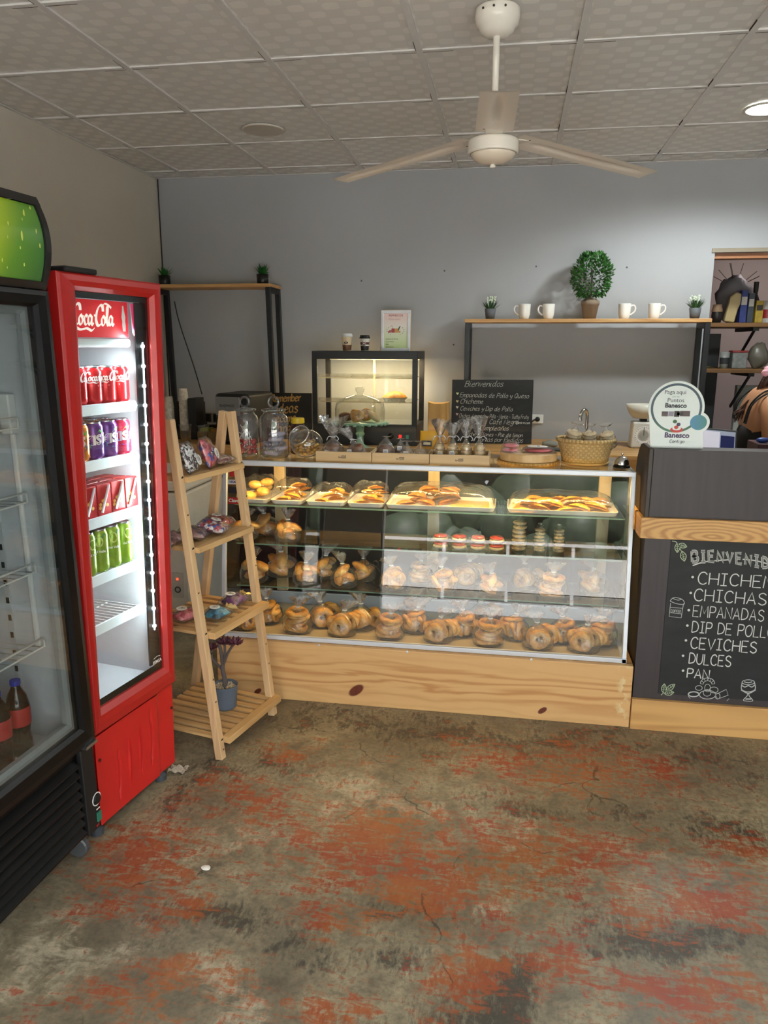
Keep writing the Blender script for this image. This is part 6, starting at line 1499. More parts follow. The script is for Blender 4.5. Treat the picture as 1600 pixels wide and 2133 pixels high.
def agave(label, x, seed):
    t = thing('potted_agave', label, 'plant', (x, 5.06, ZSL))
    b = MB(); b.lathe([(0, 0), (0.034, 0), (0.038, 0.004), (0.040, 0.066), (0.036, 0.066), (0.035, 0.056), (0, 0.054)], 26); b.build('pot', M('pot_black', '#131313', 0.35), t, smooth=True)
    b = MB(); blades(b, 26, 0.085, 0.017, 1.15, 0.008, seed, 0.3, 0.055); b.build('leaves', M('agave_green', '#2c6d2e', 0.4, var=0.25), t)
agave('small green agave in black pot on the corner shelf, at the wall corner end', atY(343, 585, 5.06).x, 1); agave('small green agave in black pot on the corner shelf, at the open end', atY(547, 580, 5.06).x, 2)
def lavender(label, u, potc, seed):
    t = thing('potted_flower', label, 'plant', (atY(u, 660, 5.06).x, 5.06, ZSR))
    b = MB(); b.lathe([(0, 0), (0.027, 0), (0.036, 0.066), (0.033, 0.066), (0.031, 0.056), (0, 0.054)], 24); b.build('pot', potc, t, smooth=True)
    b = MB(); blades(b, 46, 0.09, 0.008, 0.95, 0.018, seed, 0.3, 0.05); b.build('leaves', leaf_dark, t)
    b = MB(); rr = random.Random(seed)
    for k in range(13):
        a = rr.uniform(0, 6.28); r = 0.034*math.sqrt(rr.random())
        for q in range(4): b.ball((r*math.cos(a)+rr.uniform(-.003, .003), r*math.sin(a), 0.112+q*0.007+rr.uniform(-.008, .008)), 0.0045, 0.0045, 0.005, 6, 4)
    b.build('blossoms', M('blossom_white', '#d9e2cf', 0.6), t)
lavender('small white-flowered plant in grey pot at the corner end of mug shelf', 1021, M('pot_grey', '#5d6065', 0.6), 5); lavender('small white-flowered plant in grey pot at the doorway end of mug shelf', 1447, M('pot_grey', '#5d6065', 0.6), 6)
bt = thing('boxwood_tree', 'round leafy artificial boxwood in tan paper pot between the mugs', 'plant', (atY(1228, 660, 5.07).x, 5.07, ZSR))
b = MB(); b.lathe([(0, 0), (0.038, 0), (0.053, 0.085), (0.056, 0.086), (0.058, 0.108), (0.054, 0.112), (0.03, 0.125), (0.012, 0.135), (0, 0.136)], 24, fn=lambda q: Vector((q.x*(1+0.02*noise.noise(q*60)), q.y, q.z))); b.build('pot', M('pot_tan', '#8b7a68', 0.8, bump=0.3), bt, smooth=True)
b = MB(); b.tube([(0, 0, 0.12), (0.004, 0, 0.18), (0, 0, 0.3)], 0.006, 8); b.build('trunk', bark, bt, smooth=True)
rr = random.Random(9); b = MB()
for k in range(1500):
    a = rr.uniform(0, 2*PI); h = rr.random(); zc = 0.145+0.245*h
    R_ = 0.118*(math.sin(PI*(0.12+0.80*h))**0.55)*(0.55+0.45*rr.random()**0.5)*(1+0.16*noise.noise(Vector((math.cos(a)*2, math.sin(a)*2, h*4))))
    c = Vector((R_*math.cos(a), R_*math.sin(a)*0.95, zc)); d = (c-Vector((0, 0, 0.26))).normalized()+Vector((rr.uniform(-.6, .6), rr.uniform(-.6, .6), rr.uniform(-.2, .8))); d.normalize(); s = d.cross(Vector((rr.uniform(-1, 1), rr.uniform(-1, 1), 1))).normalized()
    L_ = rr.uniform(0.018, 0.028); w = L_*0.3
    b.add([c, c+d*L_*0.5+s*w, c+d*L_, c+d*L_*0.5-s*w], [(0, 1, 2, 3)])
b.build('foliage', leaf_green, bt)

# lit countertop warmer with its cups and framed menu
WX0, WX1, WY0, WY1, WZ1 = -1.247, -0.580, 4.70, 5.08, 1.572
wm_ = thing('food_warmer', 'black countertop glass food warmer glowing warm yellow, on the back bench', 'display warmer', ((WX0+WX1)/2, (WY0+WY1)/2, ZC))
wc = Vector(((WX0+WX1)/2, (WY0+WY1)/2, ZC)); ww, wd, wh = (WX1-WX0)/2, (WY1-WY0)/2, WZ1-ZC
fr_m = M('warmer_black', '#121316', 0.45)
b = MB(); b.box(-ww, ww, -wd, wd, 0, 0.13); b.build('base', fr_m, wm_, bevel=0.003)
b = MB(); b.box(-ww, ww, -wd, wd, wh-0.05, wh); b.build('top_panel', fr_m, wm_, bevel=0.003)
for x in (-ww+0.016, ww-0.016):
    for y in (-wd+0.012, wd-0.012):
        b = MB(); b.box(x-0.016, x+0.016, y-0.012, y+0.012, 0.13, wh-0.05); b.build('corner_post', fr_m, wm_)
for nm, y in (('front_glass', -wd+0.006), ('rear_glass', wd-0.006)):
    b = MB(); b.add([(-ww+0.03, y, 0.13), (ww-0.03, y, 0.13), (ww-0.03, y, wh-0.05), (-ww+0.03, y, wh-0.05)], [(0, 1, 2, 3)]); b.build(nm, pane, wm_)
b = MB(); b.box(-0.008, 0.008, wd-0.02, wd-0.014, 0.13, wh-0.05); b.build('sliding_door_stile', glass('acrylic_stile', (0.85, 0.85, 0.8), 1.4, 0.05, 0.25, (0.9, 0.85, 0.7)), wm_)
shm = glass('warmer_shelf', (0.93, 0.93, 0.9), 1.4, 0.05, 0.18, (1.0, 0.9, 0.7))
for z in (0.265, 0.415):
    b = MB(); b.box(-ww+0.034, ww-0.034, -wd+0.03, wd-0.03, z, z+0.005); sh_ = b.build('glass_shelf', shm, wm_)
    b = MB(); b.box(-ww+0.034, ww-0.034, -wd+0.024, -wd+0.028, z-0.002, z+0.028); b.build('shelf_lip', glass('shelf_lip', (0.95, 0.95, 0.9), 2.0, 0.05, 0.22, (1.0, 0.92, 0.75)), sh_)
b = MB(); b.box(-ww+0.034, ww-0.034, wd-0.04, wd-0.012, wh-0.056, wh-0.0505); b.build('lamp_strip', emit('warm_lamp', '#ffe2a0', 4), wm_)
area('warmer_lamp', (wc.x, wc.y+0.05, ZC+wh-0.058), (wc.x, wc.y+0.10, ZC), ww*2-0.1, 0.06, 7.5, (1.0, 0.76, 0.42))
b = MB(); b.box(-ww+0.034, ww-0.034, -wd+0.02, wd-0.02, 0.1305, 0.134); b.build('warm_tray', steel, wm_)
for x, mcol in ((0.23, emit('switch_glow', '#d8302a', 1.2)), (0.275, M('switch_green', '#2d7a63', 0.4))):
    b = MB(); b.box(x-0.009, x+0.009, -wd-0.004, -wd, 0.045, 0.07); b.build('rocker_switch', mcol, wm_, bevel=0.001)
b = MB(); b.lathe([(0, 0.014), (0.016, 0.014), (0.019, 0)], 20, T(0.17, -wd, 0.06) @ RX(PI/2)); b.build('thermostat_knob', black_gloss, wm_, smooth=True)
pie = thing('pie', 'golden domed pie in foil dish inside the lit warmer', 'pie', (atY(822, 838, 4.86).x, 4.86, ZC+0.271))
b = MB(); b.lathe([(0, 0), (0.065, 0), (0.085, 0.02), (0.088, 0.022), (0.083, 0.018), (0, 0.016)], 28); b.build('foil_dish', steel, pie)
b = MB(); b.lathe([(0.082, 0.019), (0.07, 0.034), (0.04, 0.05), (0.012, 0.057), (0, 0.058)], 28, fn=lambda q: q*(1+0.06*noise.noise(q*50))); b.build('crust', golden, pie, smooth=True)
def takeaway(label, u, r, h, body, lid, art):
    t = thing('coffee_cup', label, 'cup', (atY(u, 725, 4.82).x, 4.82, WZ1+0.0005))
    b = MB(); b.lathe([(0, 0.001), (r*0.72, 0), (r*0.74, 0.004), (r, h)], 28); b.build('cup', body, t, smooth=True)
    b = MB(); b.lathe([(r*1.0, h-0.002), (r*1.08, h), (r*1.08, h+0.006), (r*0.98, h+0.010), (r*0.95, h+0.018), (r*0.85, h+0.019), (0, h+0.016)], 28); b.build('lid', lid, t, smooth=True)
    art(t, r, h)
def art1(t, r, h):
    b = MB(); rr_ = lambda z: r*(0.74+0.26*z/h)+0.0006
    b.lathe([(rr_(0.004), 0.004), (rr_(h*0.36), h*0.36), (rr_(h*0.42), h*0.42)], 28, mat=0)
    f = MB(); f.prism([(0.013*math.cos(a), 0.007*math.sin(a)+0.002) for a in [2*PI*i/16 for i in range(16)]], 0.0004); f.ribbon(spline([(-0.004, 0.014), (0.002, 0.02), (-0.004, 0.026), (0.001, 0.033)]), 0.003)
    g = wrap(f, rr_(h*0.55), h*0.55); b.v += []; 
    b.build('brown_band', M('coffee_brown', '#6a4326', 0.5), t, smooth=True); g.build('printed_emblem', lettering_black, t)
def art2(t, r, h):
    rr_ = lambda z: r*(0.74+0.26*z/h)+0.0006
    b = MB(); b.lathe([(rr_(0.004), 0.004), (rr_(h*0.38), h*0.38)], 28); b.build('dark_band', M('cup_dark', '#2a2320', 0.5), t, smooth=True)
    b = MB(); b.lathe([(rr_(h*0.5), h*0.5), (rr_(h*0.68), h*0.68)], 28); b.build('red_band', M('cup_red', '#6e2b2a', 0.5), t, smooth=True)
    f = MB(); f.prism([(0.0155*math.cos(a), 0.0155*math.sin(a)) for a in [2*PI*i/22 for i in range(22)]], 0.0006, mat=0); f.ribbon([(0.0115*math.cos(a), 0.0115*math.sin(a)) for a in [2*PI*i/22 for i in range(23)]], 0.0014, T(0, 0, 0.001), 1); f.prism([(0, 0.007), (0.003, 0.001), (0.007, -0.004), (-0.007, -0.004), (-0.003, 0.001)], 0.0004, T(0, 0, 0.001), 1)
    wrap(f, rr_(h*0.58), h*0.58).build('round_emblem', [M('emblem_dark', '#1f2426', 0.5), lettering_white], t)
takeaway('white-lidded paper coffee cup with steaming cup drawing on the lit warmer', 723, 0.034, 0.088, M('cup_cream', '#d9c3a0', 0.5), white_plastic, art1)
takeaway('black-lidded paper coffee cup with round emblem on the lit warmer', 760, 0.031, 0.078, M('cup_white', '#d9d6cd', 0.5), black_matt, art2)
# framed drinks menu
fp0, fp1 = atY(793, 728, 4.9), atY(855, 646, 4.9); fw, fh = fp1.x-fp0.x, fp1.z-WZ1
fmn = thing('framed_menu', 'white-framed pastel drinks menu standing on the lit warmer', 'framed menu', ((fp0.x+fp1.x)/2, 4.9, WZ1+0.0005)); fmn.rotation_euler = (-0.06, 0, 0)
b = MB(); m_ = 0.018
b.box(-fw/2, fw/2, 0, 0.012, 0, m_); b.box(-fw/2, fw/2, 0, 0.012, fh-m_, fh); b.box(-fw/2, -fw/2+m_, 0, 0.012, m_, fh-m_); b.box(fw/2-m_, fw/2, 0, 0.012, m_, fh-m_); b.build('frame', M('frame_white', '#e6e8ee', 0.4), fmn, bevel=0.002)
b = MB(); b.box(-fw/2-0.003, fw/2+0.003, 0.006, 0.014, -0.0, fh+0.003); b.build('frame_back', M('frame_wood_edge', '#b59a78', 0.5), fmn)
def menu_mat():
    t = NT('menu_print'); tc = t.n('ShaderNodeTexCoord'); sp = t.n('ShaderNodeSeparateXYZ'); t.link(tc.outputs['Object'], sp.inputs[0])
    c = t.ramp(t.math('DIVIDE', sp.outputs[2], 0.24), [(0.1, srgb('#c6d79a')), (0.42, srgb('#dde4c4')), (0.65, srgb('#eee6de')), (0.95, srgb('#f0d3cf'))]); t.bsdf(c, 0.5); return t.m
b = MB(); b.box(-fw/2+m_, fw/2-m_, 0.004, 0.006, m_, fh-m_); sht = b.build('menu_sheet', menu_mat(), fmn)
PM = lambda x, z: frame_m((x, 0.0035, z), (1, 0, 0), (0, 0, 1))
b = MB(); b.mesh(TYPE['refrescos'], PM(0, fh-m_-0.014) @ Matrix.Scale(0.0165, 4)); b.build('title_lettering', M('menu_maroon', '#8a2c3c', 0.5), sht)
b = MB(); hand(b, 'Naturales', PM(-0.012, fh-m_-0.042) @ Matrix.Identity(4), 0.013, 0.0012, 0.35, align='CENTER'); b.build('script_lettering', M('menu_rose', '#c98a86', 0.5), sht)
b = MB()
for i, k in enumerate(('ponche', 'guanabana', 'pina', 'papaya')): b.mesh(TYPE[k], PM(-fw/2+m_+0.014, 0.074-i*0.0165) @ Matrix.Scale(0.0085, 4))
b.build('list_lettering', M('menu_ink', '#4d4a3a', 0.5), sht)
b = MB(); cx = -0.004; cz = fh*0.5
for dx, c, w_, h_ in ((-0.028, 0, 0.017, 0.018), (-0.012, 1, 0.02, 0.026), (0.008, 2, 0.022, 0.026), (0.028, 2, 0.014, 0.010), (-0.038, 1, 0.012, 0.01)): b.prism([(dx-w_/2, -0.012), (dx+w_/2, -0.012), (dx+w_/2*1.1, -0.012+h_), (dx-w_/2*1.1, -0.012+h_)], 0.0004, PM(cx, cz), c)
b.ribbon([(0.02, 0.0), (0.03, 0.026)], 0.008, PM(cx, cz), 3); b.ribbon([(-0.016, 0.014), (-0.022, 0.034)], 0.002, PM(cx, cz), 1)
for k in range(16):
    a = 2*PI*k/16+0.2
    if abs(math.sin(a)) < 0.85: b.ribbon([(0.055*math.cos(a), 0.03*math.sin(a)), (0.055*math.cos(a)+0.002, 0.03*math.sin(a)+0.004)], 0.003, PM(cx+0.002, cz), 4)
b.build('drinks_picture', [M('pic_rose', '#c2777a', 0.5), M('pic_red', '#ad4a52', 0.5), M('pic_orange', '#d49a5a', 0.5), M('pic_leaf', '#4a6a4a', 0.5), lettering_black], sht)
# cake stand with dome
CS = Vector((-0.872, 4.36+0.0, ZC)); CS.y = 4.52
csx = atY(750, 880, CS.y)
cs = thing('cake_stand', 'mint green pedestal cake stand with domed glass cover in front of the warmer', 'cake stand', (csx.x, CS.y, ZC))
mint = M('mint_enamel', '#8fb79c', 0.3, var=0.03); hz = atY(750, 881, CS.y-0.1).z-ZC
b = MB(); b.lathe([(0, 0), (0.075, 0), (0.078, 0.006), (0.05, 0.014), (0.024, 0.03), (0.02, hz*0.45), (0.03, hz*0.55), (0.022, hz*0.62), (0.03, hz-0.02), (0.05, hz-0.01), (0.0, hz-0.01)], 8); b.build('pedestal', mint, cs, bevel=0.002)
b = MB(); b.lathe([(0, hz-0.009), (0.155, hz-0.009), (0.168, hz-0.012), (0.17, hz-0.004), (0.165, hz), (0, hz)], 48)
for k in range(24):
    a = 2*PI*k/24; b.ball((0.166*math.cos(a), 0.166*math.sin(a), hz-0.012), 0.012, 0.012, 0.008, 8, 6)
b.build('scalloped_rim_plate', mint, cs, smooth=True)
b = MB(); b.lathe([(0.150, hz+0.001), (0.151, hz+0.075), (0.145, hz+0.105), (0.12, hz+0.132), (0.07, hz+0.152), (0.022, hz+0.160), (0.016, hz+0.168), (0.024, hz+0.178), (0.029, hz+0.192), (0.022, hz+0.207), (0, hz+0.211)], 44); b.build('glass_dome', glass('dome_glass', (0.9, 0.9, 0.88), 1.5, 0.02, 0.03), cs, smooth=True)
cake_items = []
for k, (dx, dy, m, rx_, col) in enumerate(((-0.085, -0.03, 'bun', 0.048, brown_bake), (0.0, -0.095, 'bun', 0.042, ringb), (0.045, 0.0, 'bun', 0.045, ringb), (0.10, -0.05, 'moon', 0.05, cookie_pale), (-0.02, 0.085, 'bun', 0.048, bread))):
    pass
    lab = ['dark brown', 'ring-shaped', 'swirled golden', 'pale leaning', 'round crusty'][k] + ' pastry under the glass dome of the cake stand'
    b = MB()
    if k in (1, 2): ring_roll(b, (0, 0, 0.03), 0.026, 0.014, RX(PI/2-0.3), k)
    elif k == 3: lump(b, (0, 0, 0.045), 0.05, 0.03, 0.02, k, 0.05, RY(0.7))
    else: lump(b, (0, 0, 0.026), rx_, rx_*0.9, 0.028, k, 0.08)
    cake_items.append(tag(b.build('pastry', col, smooth=True, loc=(csx.x+dx*0.92, CS.y+dy, ZC+hz+0.002)), lab, 'pastry'))
rest(cake_items, ZC+hz+0.002)

# microwave, hand-lettered canvas, cup dispenser, plastic cups, napkins, mini chalkboards
mwx0, mwx1, mwx2 = atY(474, 850, 4.72).x, atY(555, 850, 4.72).x, 0
mw = thing('toaster_oven', 'black and silver counter oven beside the lettered black canvas', 'oven', ((mwx0+mwx1)/2-0.01, 4.70, ZC)); mw.rotation_euler = (0, 0, -0.15)
w = (mwx1-mwx0)/2*0.92; hh = atY(515, 817, 4.72).z-ZC
b = MB(); b.box(-w, w, -0.16, 0.18, 0.01, hh); b.build('body', black_matt, mw, bevel=0.02, seg=3)
b = MB(); b.box(-w+0.008, w-0.065, -0.166, -0.160, hh-0.135, hh-0.02); dp = b.build('door_panel', M('oven_silver', '#8d8f92', 0.35, 0.5), mw, bevel=0.003)
b = MB(); b.mesh(TYPE['daewoo'], frame_m((-0.03, -0.1665, hh-0.075), (1, 0, 0), (0, 0, 1)) @ Matrix.Scale(0.022, 4)); b.build('brand_lettering', lettering_black, dp)
b = MB(); b.box(-w+0.008, w-0.065, -0.165, -0.160, 0.03, hh-0.145); b.build('lower_window', black_gloss, mw)
for x in (-w+0.04, w-0.04): b = MB(); b.box(x-0.02, x+0.02, -0.13, 0.13, 0, 0.011); b.build('foot', rubber, mw)
cvl, cvr = atY(567, 818, 4.925), atY(650, 818, 4.925)
cv = thing('lettered_canvas', 'black canvas with gold brush lettering leaning beside the lit warmer', 'wall art', ((cvl.x+cvr.x)/2-0.01, 4.905, ZC+0.0005)); cvw = cvr.x-cvl.x+0.02; cvh = cvl.z-ZC; cv.rotation_euler = (-0.05, 0, 0)
b = MB(); b.box(-cvw/2, cvw/2, 0, 0.02, 0, cvh); b.build('canvas', black_matt, cv, bevel=0.002)
gold = M('gold_paint', '#c79a55', 0.4, 0.2); b = MB(); rg = random.Random(1)
CMx = lambda x, z: frame_m((x, -0.001, z), (1, 0, 0), (0, 0, 1))
for s, x, z, h in (('Remember', -cvw/2+0.012, cvh-0.062, 0.048), ('ideas', -cvw/2+0.05, cvh-0.135, 0.062), ('become', -cvw/2+0.02, cvh-0.195, 0.052), ('things', -cvw/2+0.035, cvh-0.262, 0.055)):
    hand(b, s, CMx(x, z) @ RZ(0.05) @ Matrix.Diagonal((0.80, 1, 1, 1)), h, 0.0115, 0.18, (0.6, 0.45), 0.55, 0.15, rnd=rg)
b.build('brush_lettering', gold, cv)
dx0, dx1 = atY(348, 850, 4.8).x, atY(413, 850, 4.8).x; dzt = atY(400, 829, 4.8).z
cd = thing('cup_dispenser', 'black cup dispenser box on the back bench beside the ladder top', 'dispenser', ((dx0+dx1)/2, 4.84, ZC))
w = (dx1-dx0)/2; h = dzt-ZC
b = MB(); b.box(-w, w, -0.08, 0.08, 0, 0.055); b.box(-w, w, 0.06, 0.08, 0.055, h-0.03); b.box(w-0.055, w, -0.08, 0.06, 0.055, h); b.build('housing', black_matt, cd, bevel=0.002)
pcm = M('paper_cup_print', '#cfc5b2', 0.6, var=0.35, nscale=60)
def paper_cup(): 
    b = MB(); b.lathe([(0, 0.0), (0.0255, 0.0), (0.032, 0.071), (0.0335, 0.0745)], 22); return b.build('paper_cup', pcm, smooth=True)
pc = None
for sx, n, lbl in ((atY(384, 860, 4.8).x, 12, 'taller stack'), (atY(353, 860, 4.8).x, 9, 'shorter stack')):
    for k in range(n):
        lb = 'printed paper cup in the ' + lbl + ' of the dispenser, ' + ORD[k] + ' from the bottom'
        if pc is None: pc = paper_cup(); o = pc
        else: o = pc.copy(); COL.objects.link(o)
        o.location = (sx, 4.80, ZC+0.056+k*0.0185); tag(o, lb, 'cup', 'paper cups in the dispenser')
        o.rotation_euler = (0, 0, k)
        # stacked upside down
        o.rotation_euler = (PI, 0, k); o.location.z += 0.0745
def plastic_cup(label, u, y, h=0.12, r=0.045):
    b = MB(); b.lathe([(0, 0.004), (r*0.7, 0.004), (r*0.72, 0), (r*0.97, h*0.97), (r*1.04, h*0.975), (r*1.04, h), (r*0.98, h)], 24)
    p = atY(u, 905, y); tag(b.build('plastic_cup', glass('cup_clear', (0.93, 0.94, 0.93), 1.5, 0.05, 0.10), smooth=True, loc=(p.x, y, ZC+0.0005)), label, 'cup')
plastic_cup('clear plastic cup standing in front of the cup dispenser', 387, 4.62, 0.115, 0.042); plastic_cup('clear plastic cup standing by the napkin box, next to the ladder top', 424, 4.62, 0.11, 0.038)
nbx = thing('napkin_box', 'low kraft box with green and orange packets beside the ladder top', 'box', (atY(440, 905, 4.78).x+0.025, 4.80, ZC))
b = MB(); b.box(-0.11, 0.11, -0.05, 0.05, 0, 0.055); b.build('carton', M('kraft_box', '#8f7448', 0.7), nbx, bevel=0.002)
b = MB(); b.box(-0.095, -0.03, -0.04, 0.04, 0.0555, 0.075); b.build('green_packet', M('packet_green', '#9aa83a', 0.5), nbx); b = MB(); b.box(-0.02, 0.09, -0.04, 0.04, 0.0555, 0.072); b.build('orange_packet', M('packet_orange', '#b07a3a', 0.5), nbx)
for k, (u, v) in enumerate(((429, 870), (455, 871), (430, 893), (452, 893))):
    y = 4.93 if k < 2 else 4.895; p = atY(u, v, y)
    t = thing('mini_chalkboard', 'small blank chalkboard tag with ragged pale edge, ' + ['upper one by the dispenser', 'upper one by the ladder', 'lower one by the dispenser', 'lower one by the ladder'][k], 'chalkboard', (p.x, y, p.z-0.035))
    zb = -(p.z-0.035-ZC)
    b = MB(); b.prism([(0.042*cx+0.003*noise.noise(Vector((i*1.7, k, 0))), 0.035+0.032*cz+0.003*noise.noise(Vector((i*2.1, k, 4)))) for i, (cx, cz) in enumerate([(-1, -1), (-.5, -1.05), (0, -1), (.5, -1.06), (1, -1), (1.03, -.3), (1, .4), (1, 1), (.5, 1.04), (0, 1), (-.5, 1.05), (-1, 1), (-1.03, .4), (-1, -.3)])], 0.004, frame_m((0, 0.004, 0), (1, 0, 0), (0, 0, 1))); b.build('ragged_backing', M('ragged_card', '#8f8778', 0.8), t)
    b = MB(); b.box(-0.036, 0.036, -0.0015, 0.0, 0.009, 0.061); b.build('slate', black_matt, t)
    b = MB(); b.box(-0.003, 0.003, 0.004, 0.010, zb+0.0005, 0.03); b.build('stand_peg', black_matt, t)

# chalk menu, wood block, jar, tap, scale, tray
c0, c1 = atY(943, 791, 4.93), atY(1113, 789, 4.93); bw = c1.x-c0.x; bh = c0.z-ZC
cbd = thing('chalk_menu', 'black chalkboard menu in white handwriting leaning on the back bench', 'chalkboard', ((c0.x+c1.x)/2, 4.905, ZC+0.0035)); cbd.rotation_euler = (-0.06, -0.008, 0)
def slate_mat():
    t = NT('slate'); v = t.coord(scale=(2, 2, 5)); n = t.noise(v, 3, 5); t.bsdf(t.ramp(n, [(0.35, srgb('#131415')), (0.7, srgb('#232527'))]), 0.6); return t.m
slate = slate_mat(); chalk = M('chalk_white', '#cfcfca', 0.9)
b = MB(); b.box(-bw/2, bw/2, 0, 0.012, 0, bh); b.build('board', slate, cbd, bevel=0.004)
SM = lambda x, z: frame_m((x, -0.001, z), (1, 0, 0), (0, 0, 1))
ky = bh/139.0; k_ = bw/170.0  # metres per photo pixel on this board
b = MB(); rg = random.Random(4); hand(b, 'Bienvenidos', SM(-bw/2+27*k_, bh-15*ky), 12*k_, 0.0028, .35, (0.7, 0.55), 0.75, 0.2, rnd=rg); b.build('title_lettering', chalk, cbd); b = MB()
lines = [(17, 38, 'Empanadas de Pollo y Queso', 9.5, .3), (18, 52, 'Chicheme', 10, .3), (18, 67, 'Ceviches y Dip de Pollo', 9, .3), (16, 83, 'Chichas : Limonada - Piña - Nance - Tutty Fruty', 8.5, .25), (72, 96, '- Café Negro', 10, .3), (136, 95, 'Bons-ricos', 5.5, .1), (60, 110, 'Cumpleaños', 10, .3), (30, 123, 'leche - Flanes - Pie de limon', 8, .3), (55, 135, 'Tortas por Pedidos', 9.5, .3)]
for x, y, s, h, sl in lines:
    nat = hand(MB(), s, Matrix(), h*k_, 0.001, 0, gap=0.75, rnd=random.Random(1)); fx = min(0.93, (166-x)*k_/(nat*1.02+h*k_*sl))
    hand(b, s, SM(-bw/2+x*k_, bh-y*ky) @ RZ(-0.01) @ Matrix.Diagonal((fx, 1, 1, 1)), h*k_, 0.0028, sl, (0.7, 0.55), 0.75, 0.2, rnd=rg)
b.build('chalk_lettering', chalk, cbd)
for y, c in ((30, '#c9d6a2'), (47, '#cfc58f'), (60, '#d6d3c8'), (75, '#d3aab0')):
    b = MB(); b.prism([(0, -0.010), (0.009, 0.002), (0.006, 0.007), (0.001, 0.004), (-0.005, 0.008), (-0.009, 0.002)], 0.0005, SM(-bw/2+12*k_, bh-y*ky)); b.build('chalk_heart', M('heart'+c[1:], c, 0.9), cbd)
b = MB(); b.tube(spline([(1.0, 0, 0), (1.03, -0.01, 0.03), (1.05, -0.02, 0.045)]), 0.001, 4)
pl = atY(1118, 873, 5.235)
ot = thing('wall_outlet', 'white wall outlet with black plug beside the chalk menu', 'outlet', (pl.x+0.005, 5.247, pl.z))
b = MB(); b.box(-0.04, 0.04, -0.006, 0.0, -0.03, 0.03); b.build('plate', white_plastic, ot, bevel=0.002)
b = MB(); b.tube(spline([(-0.005, -0.012, 0.0), (-0.03, -0.03, -0.01), (-0.06, -0.04, -0.05), (-0.075, -0.04, -0.11), (-0.08, -0.045, pl.z*-1+ZC+0.006)]), 0.005, 6); b.lathe([(0, 0), (0.014, 0), (0.017, 0.02), (0.01, 0.03), (0, 0.03)], 12, T(0, -0.006, 0) @ RX(PI/2)); b.build('plug', black_matt, ot, smooth=True)
p0, p1 = atY(891, 878, 4.85), atY(934, 838, 4.85)
kb = MB(); w = (p1.x-p0.x)/2; kb.prism([(-w, 0), (w, 0), (w*1.04, p1.z-ZC), (w*0.4, p1.z-ZC-0.008), (-w*0.4, p1.z-ZC-0.01), (-w, p1.z-ZC)], 0.1, frame_m((0, 0.05, 0), (1, 0, 0), (0, 0, 1)))
tag(kb.build('kraft_bag_stack', wood('block_wood', '#cda25e', '#a37436', 'Z', 1.0), loc=((p0.x+p1.x)/2, 4.9, ZC+0.0005), bevel=0.004), 'upright pale wooden block between the warmer and chalk menu', 'wood block').name = 'wooden_block'
jr = thing('glass_tumbler', 'small glass tumbler glinting between the wooden block and chalk menu', 'glass', (atY(940, 858, 4.98).x, 4.98, ZC+0.0005))
b = MB(); b.lathe([(0, 0.006), (0.022, 0.006), (0.024, 0), (0.03, 0.13), (0.028, 0.13), (0.022, 0.01)], 22); b.build('body', clear_jar, jr, smooth=True)
tp = atY(1218, 890, 4.95)
fc = thing('sink_tap', 'chrome gooseneck tap rising behind the bamboo basket', 'tap', (atY(1222, 890, 5.0).x, 5.0, ZC))
b = MB(); z1 = atY(1215, 853, 5.0).z-ZC; b.tube(spline([(0, 0, 0), (0, 0, z1*0.6), (-0.002, -0.005, z1-0.025), (-0.02, -0.02, z1), (-0.042, -0.035, z1-0.025), (-0.044, -0.036, z1-0.07)], 8), 0.011, 12); b.build('spout', chrome, fc, smooth=True)
b = MB(); b.lathe([(0, 0), (0.026, 0), (0.024, 0.03), (0.012, 0.04)], 20); b.tube([(0.02, 0, 0.025), (0.06, -0.01, 0.05)], 0.006, 8); b.build('tap_base', chrome, fc, smooth=True)
ks = thing('kitchen_scale', 'white dial kitchen scale with bowl beside the payment sign', 'scale', (atY(1338, 900, 4.93).x, 4.93, ZC))
sw_ = (atY(1361, 900, 4.85).x-atY(1314, 900, 4.85).x)/2; sh2 = atY(1338, 880, 4.85).z-ZC
b = MB(); b.prism([(-sw_*1.12, 0), (sw_*1.12, 0), (sw_, sh2), (-sw_, sh2)], 0.12, frame_m((0, 0.06, 0), (1, 0, 0), (0, 0, 1))); b.build('body', M('scale_white', '#d5d4cf', 0.4), ks, bevel=0.012, seg=3)
b = MB(); dm_ = T(0, -0.0605, sh2*0.5) @ RX(PI/2); b.lathe([(0, 0.0), (sw_*0.82, 0.0), (sw_*0.86, -0.002)], 36, dm_, 0); b.lathe([(0, 0.001), (sw_*0.45, 0.001)], 24, dm_, 1); b.lathe([(sw_*0.5, 0.001), (sw_*0.52, 0.001)], 30, dm_, 2)
for k in range(24): a = 2*PI*k/24; b.ribbon([(sw_*0.7*math.cos(a), sw_*0.7*math.sin(a)), (sw_*0.8*math.cos(a), sw_*0.8*math.sin(a))], 0.0022, dm_ @ T(0, 0, 0.001), 2)
b.ribbon([(0, 0), (0.0, sw_*0.72)], 0.003, dm_ @ T(0, 0, 0.002), 2); b.build('dial_face', [white_plastic, M('dial_grey', '#9da09b', 0.4), lettering_black], ks)
b = MB(); b.box(-0.02, 0.02, -0.02, 0.02, sh2, sh2+0.02); b.build('neck', black_matt, ks)
b = MB(); zt = sh2+0.02; b.lathe([(0, zt), (0.06, zt), (0.085, zt+0.03), (0.105, zt+0.085), (0.1, zt+0.085), (0.08, zt+0.032), (0, zt+0.006)], 36, sx=1.05, sy=0.9); b.build('bowl', M('scale_bowl', '#d9d5c9', 0.35), ks, smooth=True)
